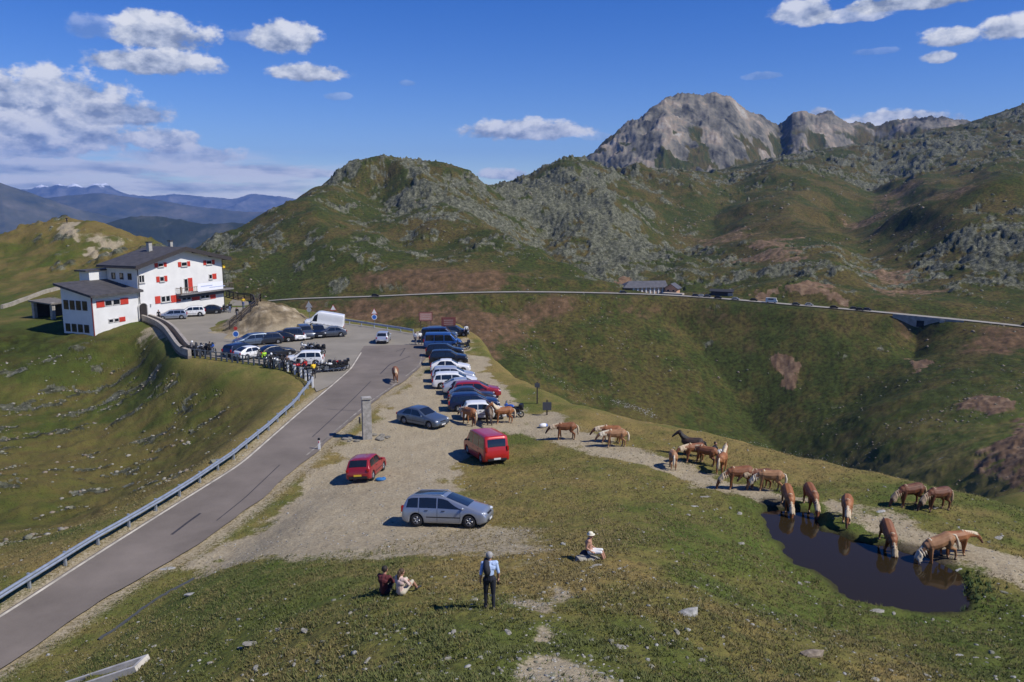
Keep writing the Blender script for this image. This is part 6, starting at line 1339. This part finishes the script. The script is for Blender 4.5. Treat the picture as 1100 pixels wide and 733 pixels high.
def person(label, p, deg, pose, shirt, trousers, hair='dark', sleeves='short', legs='long', hands=True, shoes=None, voxel=.02, hat=None, scale=1.0, group=None, z=None, helmet=None):
    J = skeleton(pose); L_ = []
    def A(p0, r0, p1, r1, t): L_.append((tuple(p0), r0, tuple(p1), r1, t))
    A(J['pel']+Vector((0, .05, 0)), .125, J['pel']-Vector((0, .05, 0)), .125, 'leg'); A(J['pel'], .14, J['waist'], .128, 'leg' if pose in ('stand', 'walk', 'ride') else 'top'); A(J['waist'], .13, J['chest'], .145, 'top')
    A(J['chest']+Vector((0, .06, 0)), .135, J['chest']-Vector((0, .06, 0)), .135, 'top'); A((J['shl']+J['chest'])/2+Vector((0, .02, .03)), .10, J['shl'], .075, 'top'); A((J['shr']+J['chest'])/2+Vector((0, -.02, .03)), .10, J['shr'], .075, 'top')
    A(J['chest']+Vector((0, 0, .10)), .09, J['neck'], .062, 'top'); A(J['neck'], .056, J['head']-Vector((.01, 0, .06)), .056, 'skin')
    h = J['head']; A(h+Vector((-.02, 0, .035)), .098, h+Vector((.012, 0, .01)), .092, 'skin'); A(h+Vector((.015, 0, -.02)), .078, h+Vector((.035, 0, -.085)), .052, 'skin'); A(h+Vector((.10, 0, .0)), .013, h+Vector((.118, 0, -.032)), .018, 'skin'); A(h+Vector((.078, .02, -.068)), .013, h+Vector((.078, -.02, -.068)), .013, 'lip')
    for s in (1, -1): A(h+Vector((-.01, .093*s, .0)), .017, h+Vector((-.015, .099*s, -.03)), .013, 'skin'); A(h+Vector((.092, .034*s, .018)), .012, h+Vector((.092, .036*s, .018)), .012, 'eye')
    for k, s in (('l', 1), ('r', -1)):
        A(J['sh'+k], .068, J['elb'+k], .048, 'top'); mid = J['elb'+k].lerp(J['wri'+k], .5); ct = 'top' if sleeves == 'long' else 'skin'
        A(J['elb'+k], .046, mid, .042, ct); A(mid, .041, J['wri'+k], .029, ct)
        if hands: limb_hand(A, J['wri'+k], J['hd'+k][0], J['hd'+k][1])
        else: A(J['wri'+k], .03, J['wri'+k]+J['hd'+k][0].normalized()*.13, .03, 'skin')
        A(J['hip'+k], .105, J['knee'+k], .066, 'leg'); lt = 'leg' if legs == 'long' else 'skin'; mid = J['knee'+k].lerp(J['ank'+k], .4); A(J['knee'+k], .060, mid, .058, lt); A(mid, .058, J['ank'+k], .042, lt); A(J['ank'+k]-Vector((.04, 0, .03)), .045, J['toe'+k], .036, 'shoe')
    me, tags, cen = fuse(L_, voxel, 1); me.name = 'body'
    ms = [SKIN, shirt, trousers, shoes or BLACK, mat('eye_dark', (.03, .025, .02), .3), mat('lip', (.36, .14, .11), .6)]
    for q in ms: me.materials.append(q)
    if sleeves == 'short':  # sleeve ends half way down the upper arm
        pass
    me.polygons.foreach_set('material_index', [{'skin': 0, 'top': 1, 'leg': 2, 'shoe': 3, 'eye': 4, 'lip': 5}[t] for t in tags])
    t = empty('person', label, 'person', (p.x, p.y, (smooth_at(p.x, p.y) if z is None else z)), R(deg), group); t.scale = (scale,)*3; link('body', me, t)
    hb = MB(); c = h+Vector((-.025, 0, .045))
    if helmet: hb.ball(h+Vector((0, 0, .03)), (.145, .125, .145), 14, 10); hb.build('helmet', helmet, t, True)
    elif hat: hb.ball(c+Vector((.01, 0, .03)), (.115, .108, .085), 12, 8); hb.lathe([(.10, 0), (.165, -.012), (.168, -.006), (.10, .012)], tuple(c+Vector((.03, 0, .0))), 'Z', 18); hb.build('hat', hat, t, True)
    elif hair:
        vs = []
        hb.ball(c, (.104, .102, .098), 14, 10); hb.ball(c+Vector((-.03, 0, -.03)), (.076, .090, .070), 12, 8); hb.build('hair', HAIR[hair], t, True)
    return t
def cloth(n, c, v=.12): return mat('cloth_'+n, c, .85, 0, v, 5., .2)
man = hit(526, 654)
m = person('man in light blue shirt and dark trousers standing with his back to the camera', man, 96, 'stand', cloth('light_blue', (.40, .52, .76), .08), cloth('dark_navy', (.014, .016, .026)), 'grey', 'short', voxel=.0105, shoes=mat('dark_leather', (.02, .016, .014), .5))
b = MB(); b.tube([(.08, .085, 1.40), (.04, .09, 1.50), (-.09, .095, 1.47), (-.155, .10, 1.34), (-.155, .09, 1.20), (-.145, .08, 1.08)], [.05, .075, .085, .095, .085, .03], 9); b.tube([(-.15, .05, 1.38), (-.165, .03, 1.22), (-.155, .03, 1.10)], [.05, .06, .02], 7); b.build('jacket_over_shoulder', cloth('charcoal', (.02, .022, .03)), m, True)
b = MB(); b.box((.13, -.262, .755), (.09, .07, .16)); b.build('camera_case', BLACK, m, bevel=.015)
b = MB(); b.lathe([(.138, -.02), (.143, 0), (.138, .02)], (0, 0, 1.02), 'Z', 18); 
cp = hit(413, 638)
person('man in maroon top sitting on the grass, back to the camera', cp, 70, 'sit_ground', cloth('maroon', (.10, .018, .022)), cloth('black_denim', (.014, .014, .018)), 'dark', 'long', voxel=.013)
cp2 = hit(430.5, 639.5)
w = person('woman in pale pink top sitting on the grass close beside the man in maroon', cp2, 52, 'sit_ground', cloth('pale_pink', (.62, .46, .40)), cloth('cream', (.52, .47, .36)), 'brown', 'short', legs='short', voxel=.013, scale=.92)
b = MB(); b.ball((-.06, 0, .80), (.06, .075, .13), 10, 8); b.tube([(-.05, 0, .84), (-.10, 0, .72), (-.11, 0, .60)], [.06, .055, .02], 8); b.build('ponytail', HAIR['brown'], w, True)
sb = hit(634, 601.5)
# flat stone that the sunbather sits on
def rock_mesh(seed, sub=2, flat=.5):
    rnd = random.Random(seed); bm = bmesh.new(); bmesh.ops.create_icosphere(bm, subdivisions=sub, radius=1.0); off = np.array([rnd.uniform(0, 50) for _ in range(3)]); ax = rnd.uniform(.6, 1.0)
    V_ = np.array([v.co[:] for v in bm.verts]); n = fbm(V_[:, 0]*1.3+off[0], V_[:, 1]*1.3+V_[:, 2]*.9+off[1], 1.0, 3, seed)-.5; n2 = fbm(V_[:, 1]*1.1+off[2]-V_[:, 2], V_[:, 0]*.9+V_[:, 2]*1.7, 1.1, 3, seed+7)-.5
    for v, a, c in zip(bm.verts, n, n2):
        k = 1+a*.75+c*.5; v.co = Vector((v.co.x*k, v.co.y*k*ax, max(min(v.co.z*k, .80+c*.4), -.8)*flat))
    me = bpy.data.meshes.new('rock'); bm.to_mesh(me); bm.free(); return me
def rock_material(name, c0, c1):
    return mat(name, c0, .92, 0, 0, 2.2, .6, var_rgb=c1, detail=8.0)
RK = [rock_material('pale_stone_a', (.16, .15, .12), (.37, .35, .295)), rock_material('pale_stone_b', (.19, .19, .17), (.42, .41, .38)), rock_material('lichen_stone', (.095, .095, .06), (.25, .245, .18)), rock_material('brown_stone', (.13, .10, .07), (.30, .25, .19))]
RMS = [rock_mesh(i, 2, .45+.1*(i % 4)) for i in range(10)]
def place_rock(me, p, s, rz, m, label, group=None, sink=.12, name='stone', sy=1.0, sz=1.0):
    o = bpy.data.objects.new(name, me); COL.objects.link(o); o.location = (p.x, p.y, hz(p.x, p.y)-s*sink+s*.2*0); o.scale = (s, s*sy, s*sz); o.rotation_euler = (R((rz*37) % 14-7), R((rz*53) % 14-7), R(rz))
    if not me.materials: me.materials.append(m)
    o.material_slots[0].link = 'OBJECT'; o.material_slots[0].material = m; return tag(o, label, 'rock', group)
seat = place_rock(RMS[3], sb, .55, 10, RK[0], 'flat pale stone under the sitting sunbather in white shorts', None, .1, sy=.7, sz=.8); seat_z = hz(sb.x, sb.y)+.24
sun_b = person('bare-chested sunbather in white shorts and pale hat sitting on a stone', sb, -14, 'sit_stone', SKIN, cloth('white', (.72, .72, .70), .04), None, 'short', 'short', voxel=.014, hat=cloth('cream_hat', (.70, .66, .52), .05), z=seat_z, scale=.92)
tb = MB(); tb.ball((0, 0, .12), (.20, .15, .22), 10, 8); o = tb.build('rucksack', cloth('rucksack', (.03, .03, .045)), None, True); q = hit(628, 600); o.location = (q.x, q.y, hz(q.x, q.y)); tag(o, 'dark rucksack lying behind the sunbather', 'rucksack')
for lab, px, py, dg, pose, sh, tr, hr, kw in [
    ('person in dark top sitting on the grass beside the horse group', 767, 488.5, -40, 'sit_ground', cloth('dark_navy', (.014, .016, .026)), cloth('white', (.72, .72, .70)), 'dark', {}),
    ('left of two people in white shirts standing at the blue minibus', 446.5, 371.5, 60, 'stand', cloth('white', (.72, .72, .70)), cloth('grey', (.18, .17, .17)), 'brown', {}), ('right of two people in white shirts standing at the blue minibus', 451.5, 371, 120, 'walk', cloth('white', (.72, .72, .70)), cloth('dark_navy', (.014, .016, .026)), 'dark', {}),
    ('person in white shirt and dark trousers walking on the path beyond the parked row', 501, 362, 80, 'walk', cloth('white', (.72, .72, .70)), cloth('black_denim', (.014, .014, .018)), 'dark', {}),
    ('rider in yellow-green high-visibility jacket standing by the barrier', 284.5, 392.5, -60, 'stand', cloth('hivis', (.42, .72, .04)), cloth('black_denim', (.014, .014, .018)), 'dark', {}), ('rider in red jacket by the white off-road car', 328.5, 403.5, -100, 'ride', cloth('red', (.52, .03, .03)), cloth('black_denim', (.014, .014, .018)), 'dark', {}), ('rider in bright yellow jacket at the end of the barrier', 337.5, 407.5, 120, 'ride', cloth('yellow', (.80, .52, .03)), cloth('black_denim', (.014, .014, .018)), 'dark', {}),
    ('rider in black with white helmet standing between motorcycles at the barrier', 292, 396, -50, 'stand', cloth('black', (.016, .016, .018)), cloth('black_denim', (.014, .014, .018)), None, dict(helmet=WHITE)), ('rider in brown jacket standing left of the white off-road car', 309, 398.5, -80, 'stand', cloth('brown', (.10, .06, .04)), cloth('black_denim', (.014, .014, .018)), 'dark', {}), ('rider in black with a dark helmet beside the railing', 303, 397.5, -70, 'stand', cloth('black', (.016, .016, .018)), cloth('grey', (.18, .17, .17)), None, dict(helmet=BLACK)),
    ('person in dark clothes standing at the hotel door side of the silver car', 171, 345.5, -60, 'stand', cloth('black', (.016, .016, .018)), cloth('black_denim', (.014, .014, .018)), 'dark', {}), ('person in white shirt in the arched hotel doorway', 154, 340.5, -30, 'stand', cloth('white', (.72, .72, .70)), cloth('grey', (.18, .17, .17)), 'brown', {}),
    ('person in yellow top standing at the back of the hotel yard', 261.5, 331, -90, 'stand', cloth('yellow', (.80, .52, .03)), cloth('blue_jeans', (.10, .14, .25)), 'dark', {}), ('person in black standing by the timber fence of the hotel yard', 255, 342.5, -110, 'stand', cloth('black', (.016, .016, .018)), cloth('grey', (.18, .17, .17)), 'dark', {}), ('rider in black at the hotel corner beside the motorcycles', 247, 336.5, 150, 'stand', cloth('black', (.016, .016, .018)), cloth('blue_jeans', (.10, .14, .25)), 'dark', {}),
    ('hiker standing on the top of the knoll behind the hotel', 72, 240, -60, 'stand', cloth('black', (.016, .016, .018)), cloth('black_denim', (.014, .014, .018)), 'dark', {}), ('rider in dark jacket standing among the motorcycles at the forecourt', 226, 383, 100, 'stand', cloth('black', (.016, .016, .018)), cloth('black_denim', (.014, .014, .018)), 'dark', {}), ('rider with white helmet standing at the left end of the forecourt motorcycles', 206, 382, 70, 'ride', cloth('grey', (.18, .17, .17)), cloth('black_denim', (.014, .014, .018)), None, dict(helmet=WHITE))]:
    person(lab, hit(px, py), dg, pose, sh, tr, hr, 'long' if 'jacket' in lab or 'black' in lab else 'short', voxel=.024, hands=True if py > 480 else True, **kw)
print('life', round(time.time()-T0, 1))
# ------------------------------------------------------------------ small things
q = hit(408.5, 516.5); b = MB(); b.ball((0, 0, .09), (.34, .2, .12), 10, 7); b.ball((.22, .06, .12), (.14, .12, .12), 8, 6); o = b.build('blue_bag', mat('blue_cloth', (.02, .14, .36), .7), None, True); o.location = (q.x, q.y, hz(q.x, q.y)); tag(o, 'small blue bag lying on the gravel beside the dark red car', 'bag')
q = hit(583.5, 459.5); t = empty('white_sack', 'white sack with blue print lying where the path leaves the gravel', 'sack', (q.x, q.y, hz(q.x, q.y)), .4); MB().ball((0, 0, .18), (.36, .24, .19), 10, 7).build('sack', WHITE, t, True); MB().ball((.22, .0, .17), (.18, .2, .15), 8, 6).build('blue_patch', BLUEP, t, True)
rnd = random.Random(11)
BIG = [(740,660,.62,1.0,.9,1,'largest grey boulder on the slope in front of the pond'),(873,704,.62,.8,.9,3,'dark-shadowed brown boulder in the lower right grass'),(943,656,.55,.6,.45,0,'flat pale slab near the front edge of the pond'),(945,550,.62,.6,.9,1,'white rock on the path behind the pond horse'),(1072,579,.65,.5,.5,0,'long pale slab on the grass right of the pond'),(744,544,.62,.55,.4,1,'flat pale slab left of two on the slope above the path'),(759,534,.75,.45,.4,0,'long pale slab right of two on the slope above the path'),
 (1030,612,.36,.6,.5,1,'small white slab at the feet of the right-hand pond horse'),(508,645,.32,.6,.7,2,'low grey rock with a red and white trail mark near the standing man'),(640,608,.42,.5,.4,0,'flat pale slab just below the sunbather'),(180,611,.6,.55,.5,1,'pale slab on the road verge where the gravel begins'),(207,638,.55,.6,.6,1,'pale rock on the verge halfway down the left slope'),(275,690,.75,.5,.35,0,'broad flat slab in the lower left grass'),(234,496,.8,.8,.9,2,'grey rock just behind the guardrail'),(460,638,.35,.5,.3,0,'flat pale stone right of the sitting couple'),(795,584,.45,.5,.4,0,'flat pale slab left of the pond'),(560,640,.3,.6,.4,2,'flat stone right of the standing man')]
for px, py, s, sy, sz, mi, lab in BIG:
    o = place_rock(RMS[rnd.randrange(10)], hit(px, py), s*.60, rnd.uniform(0, 40), RK[mi], lab, None, .12, sy=sy, sz=sz)
    if 'trail mark' in lab:
        for k, (dx, c) in enumerate(((.10, WHITE), (.20, REDP))): b = MB(); b.ball((0, 0, 0), (.085, .02, .07), 8, 6); e = b.build('paint_mark', c, o, True); e.location = (.62+dx*.5, -.62+k*.25, .16); e.scale = (1.4, 1.6, 1.4)
G1 = 'small stones scattered in the grass'
def ok_spot(p):
    a = np.array([p.x]), np.array([p.y])
    return sdf(*a, ROAD_POLY, 8.)[0] > .5 and sdf(*a, LOT, 8.)[0] > .5 and sdf(*a, POND, 8.)[0] > .6
n = 0
for reg, cnt, s0, s1, lab in (((150, 1090, 660, 731), 105, .06, .20, 'small pale stone among many in the near grass'), ((560, 1000, 545, 660), 60, .07, .20, 'small pale stone on the grassy slope left of the pond'), ((600, 1090, 440, 560), 55, .10, .30, 'pale stone in the grass along the valley crest'), ((1000, 1095, 560, 660), 22, .08, .24, 'pale stone in the grass right of the pond')):
    for i in range(cnt):
        px, py = rnd.uniform(*reg[:2]), rnd.uniform(*reg[2:]); p = hit(px, py)
        if not ok_spot(p) or p.y > 110 or p.z < -3: continue
        s = (s0+(s1-s0)*rnd.random()**3)*.8; place_rock(RMS[rnd.randrange(10)], p, s, rnd.uniform(0, 360), RK[rnd.choice((0, 0, 1, 2))], lab, lab.replace('stone', 'stones', 1).replace('small pale stones among many', 'small pale stones'), .06, sy=rnd.uniform(.5, 1), sz=rnd.uniform(.5, 1)); n += 1
print('stones', n)
# ------------------------------------------------------------------ what nobody could count: pebbles, rubble, turf
def scatter(name, pts, sizes, mats, seed, flat=.55, sub=1, kind='stuff'):
    rs = np.random.RandomState(seed); bm = bmesh.new(); bmesh.ops.create_icosphere(bm, subdivisions=sub, radius=1.0); V_ = np.array([v.co[:] for v in bm.verts]); F = np.array([[v.index for v in f.verts] for f in bm.faces]); bm.free(); n = len(pts)
    a = rs.rand(n)*6.28; st = .55+.45*rs.rand(n); jit = 1+(rs.rand(n, len(V_))-.5)*.55; P = V_[None]*jit[:, :, None]; P[:, :, 1] *= st[:, None]; P[:, :, 2] *= (flat*(.6+.7*rs.rand(n)))[:, None]
    c, s = np.cos(a)[:, None], np.sin(a)[:, None]; Q = np.stack([P[:, :, 0]*c-P[:, :, 1]*s, P[:, :, 0]*s+P[:, :, 1]*c, P[:, :, 2]], -1)*sizes[:, None, None]+pts[:, None]
    f = (F[None]+(np.arange(n)*len(V_))[:, None, None]).reshape(-1, 3); me = np_mesh(name, Q.reshape(-1, 3), f, mats, True, np.repeat(rs.randint(0, len(mats), n), len(F))); return tag(link(name, me), kind=kind)
def gz(x, y):
    r = np.hypot(x, y); u = np.arctan2(x, y); i = np.clip(np.searchsorted(G_R, r)-1, 0, len(G_R)-2); j = np.clip(np.searchsorted(G_U, u)-1, 0, len(G_U)-2); a = (r-G_R[i])/(G_R[i+1]-G_R[i]); b = (u-G_U[j])/(G_U[j+1]-G_U[j])
    return (G_H[i, j]*(1-b)+G_H[i, j+1]*b)*(1-a)+(G_H[i+1, j]*(1-b)+G_H[i+1, j+1]*b)*a
def fan(n, r0, r1, a0, a1, seed, pw=1.0):
    rs = np.random.RandomState(seed); r = r0*(r1/r0)**(rs.rand(n)**pw); u = np.radians(a0+(a1-a0)*rs.rand(n)); return np.sin(u)*r, np.cos(u)*r, r, rs
def gravel_at(x, y):
    g = np.zeros_like(x)
    for poly, soft, st in GRAVEL: g = np.maximum(g, (1-sstep(-soft*.5, soft*.6, sdf(x, y, poly, soft*2.5)))*st)
    return g
def bare(x, y): return np.minimum(np.minimum(sdf(x, y, ROAD_POLY, 8.), sdf(x, y, LOT, 8.)), sdf(x, y, POND, 8.)) > .35
x, y, r, rs = fan(60000, 15, 90, -36, 36, 1); g = gravel_at(x, y); k = (rs.rand(len(x)) < g*.42) & bare(x, y); x, y = x[k], y[k]; s = .018+.055*rs.rand(len(x))**3; scatter('pebbles', np.stack([x, y, gz(x, y)], 1), s, RK[:3], 2)
x, y, r, rs = fan(16000, 15, 80, -36, 36, 3); k = (rs.rand(len(x)) < .30*sstep(.45, .62, fbm(x, y, 5., 3, 300))+.015) & bare(x, y) & (gz(x, y) > -4); x, y = x[k], y[k]; s = .025+.075*rs.rand(len(x))**3; scatter('pebbles', np.stack([x, y, gz(x, y)], 1), s, RK[:3], 4)
# rubble on the left slope, the crest and the mountain sides
x, y, r, rs = fan(26000, 46, 132, -36, -6, 5); z = gz(x, y); k = (z < -1.5) & (rs.rand(len(x)) < .5*sstep(.50, .64, fbm(x*.8+y*.6, (y*.8-x*.6)*1.8, 4.5, 6, 33, .66))+.005); x, y = x[k], y[k]; s = .04+.24*rs.rand(len(x))**3.5; scatter('rubble', np.stack([x, y, gz(x, y)], 1), s, [RK[2], RK[0], RK[3]], 6)
def strip(poly_px, n, wid, seed, s0, s1):
    P = smooth_line(np.array([list(hit(a, b)) for a, b in poly_px]), 60, 3); rs = np.random.RandomState(seed); t = rs.rand(n)*59; i = t.astype(int); f = (t-i)[:, None]; c = P[i, :2]*(1-f)+P[np.minimum(i+1, 59), :2]*f; c = c+rs.randn(n, 2)*wid; return c[:, 0], c[:, 1], s0+(s1-s0)*rs.rand(n)**2.5
x, y, s = strip([(660,430),(676,436),(692,442),(705,447)], 260, 1.3, 7, .12, .5); scatter('rubble', np.stack([x, y, gz(x, y)], 1), s, [RK[0], RK[1]], 8)
x, y, s = strip([(770,466),(820,478),(870,490),(920,502)], 240, 1.3, 9, .08, .36); scatter('rubble', np.stack([x, y, gz(x, y)], 1), s, [RK[0], RK[1]], 10)
x, y, s = strip([(560,380),(590,404),(630,424),(660,434)], 150, 2.4, 15, .10, .40); scatter('rubble', np.stack([x, y, gz(x, y)], 1), s, [RK[0], RK[1]], 16)
x, y, r, rs = fan(30000, 180, 1300, -30, 36, 11); z = gz(x, y); d2, _ = near_line(x, y, R2S, 40.); k = (d2 > 6) & (rs.rand(len(x)) < .012+.8*sstep(.53, .66, fbm(x, y, 40., 5, 71, .62))); x, y, r = x[k], y[k], r[k]; s = r*(.0006+.0017*rs.rand(len(x))**3.5); scatter('rubble', np.stack([x, y, gz(x, y)], 1), s, [RK[2], RK[3]], 12)
def turf():
    x, y, r, rs = fan(150000, 13, 62, -37, 37, 21, .8); g = gravel_at(x, y); k = (rs.rand(len(x)) > g*1.1) & bare(x, y) & (gz(x, y) > -3) & (fbm(x, y, 1.1, 3, 400)+.25*rs.rand(len(x)) > .5); x, y, r = x[k], y[k], r[k]; n = len(x); z = gz(x, y)-.01
    tone = .45*fbm(x, y, 9., 5, 101)+.35*fbm(x, y, 60., 4, 103)+.2*fbm(x, y, 1.6, 4, 105); B = 4; hgt = (.045+.09*rs.rand(n)**2); V_ = np.zeros((n, B, 3, 3)); ang = rs.rand(n, B)*6.28; wd = .010+.012*rs.rand(n, B); le = .3+.9*rs.rand(n, B); ox = (rs.rand(n, B)-.5)*.12; oy = (rs.rand(n, B)-.5)*.12
    cx, sy = np.cos(ang), np.sin(ang); px, py = x[:, None]+ox, y[:, None]+oy; h = hgt[:, None]*(.6+.6*rs.rand(n, B))
    V_[:, :, 0] = np.stack([px-sy*wd, py+cx*wd, np.broadcast_to(z[:, None], px.shape)], -1); V_[:, :, 1] = np.stack([px+sy*wd, py-cx*wd, np.broadcast_to(z[:, None], px.shape)], -1); V_[:, :, 2] = np.stack([px+cx*h*le, py+sy*h*le, z[:, None]+h], -1)
    ms = [mat('turf_dry', (.20, .16, .065), .9, 0, .2), mat('turf_olive', (.14, .125, .042), .9, 0, .2), mat('turf_green', (.098, .112, .030), .9, 0, .2)]
    c = np.clip(((tone-.36)/.30)*3+rs.randn(n)*.55, 0, 2.99).astype(int); me = np_mesh('turf', V_.reshape(-1, 3), np.arange(n*B*3).reshape(-1, 3), ms, False, np.repeat(c, B)); tag(link('turf', me), kind='stuff'); print('turf', n)
turf()
# lush rushes round the right end of the pond
x, y, s = strip([(1040,616),(1050,630),(1054,645),(1046,656)], 80, .4, 31, .1, .3); rs = np.random.RandomState(5); n = len(x); z = gz(x, y); V_ = np.zeros((n, 5, 3, 3)); ang = rs.rand(n, 5)*6.28; h = .10+.14*rs.rand(n, 5); cx, sy = np.cos(ang), np.sin(ang); px = x[:, None]+(rs.rand(n, 5)-.5)*.15; py = y[:, None]+(rs.rand(n, 5)-.5)*.15
V_[:, :, 0] = np.stack([px-sy*.03, py+cx*.03, np.broadcast_to(z[:, None], px.shape)], -1); V_[:, :, 1] = np.stack([px+sy*.03, py-cx*.03, np.broadcast_to(z[:, None], px.shape)], -1); V_[:, :, 2] = np.stack([px+cx*h*.6, py+sy*h*.6, z[:, None]+h], -1)
tag(link('rushes', np_mesh('rushes', V_.reshape(-1, 3), np.arange(n*15).reshape(-1, 3), [mat('rush_green', (.035, .07, .012), .8, 0, .3)], False)), kind='stuff')
print('done', round(time.time()-T0, 1))
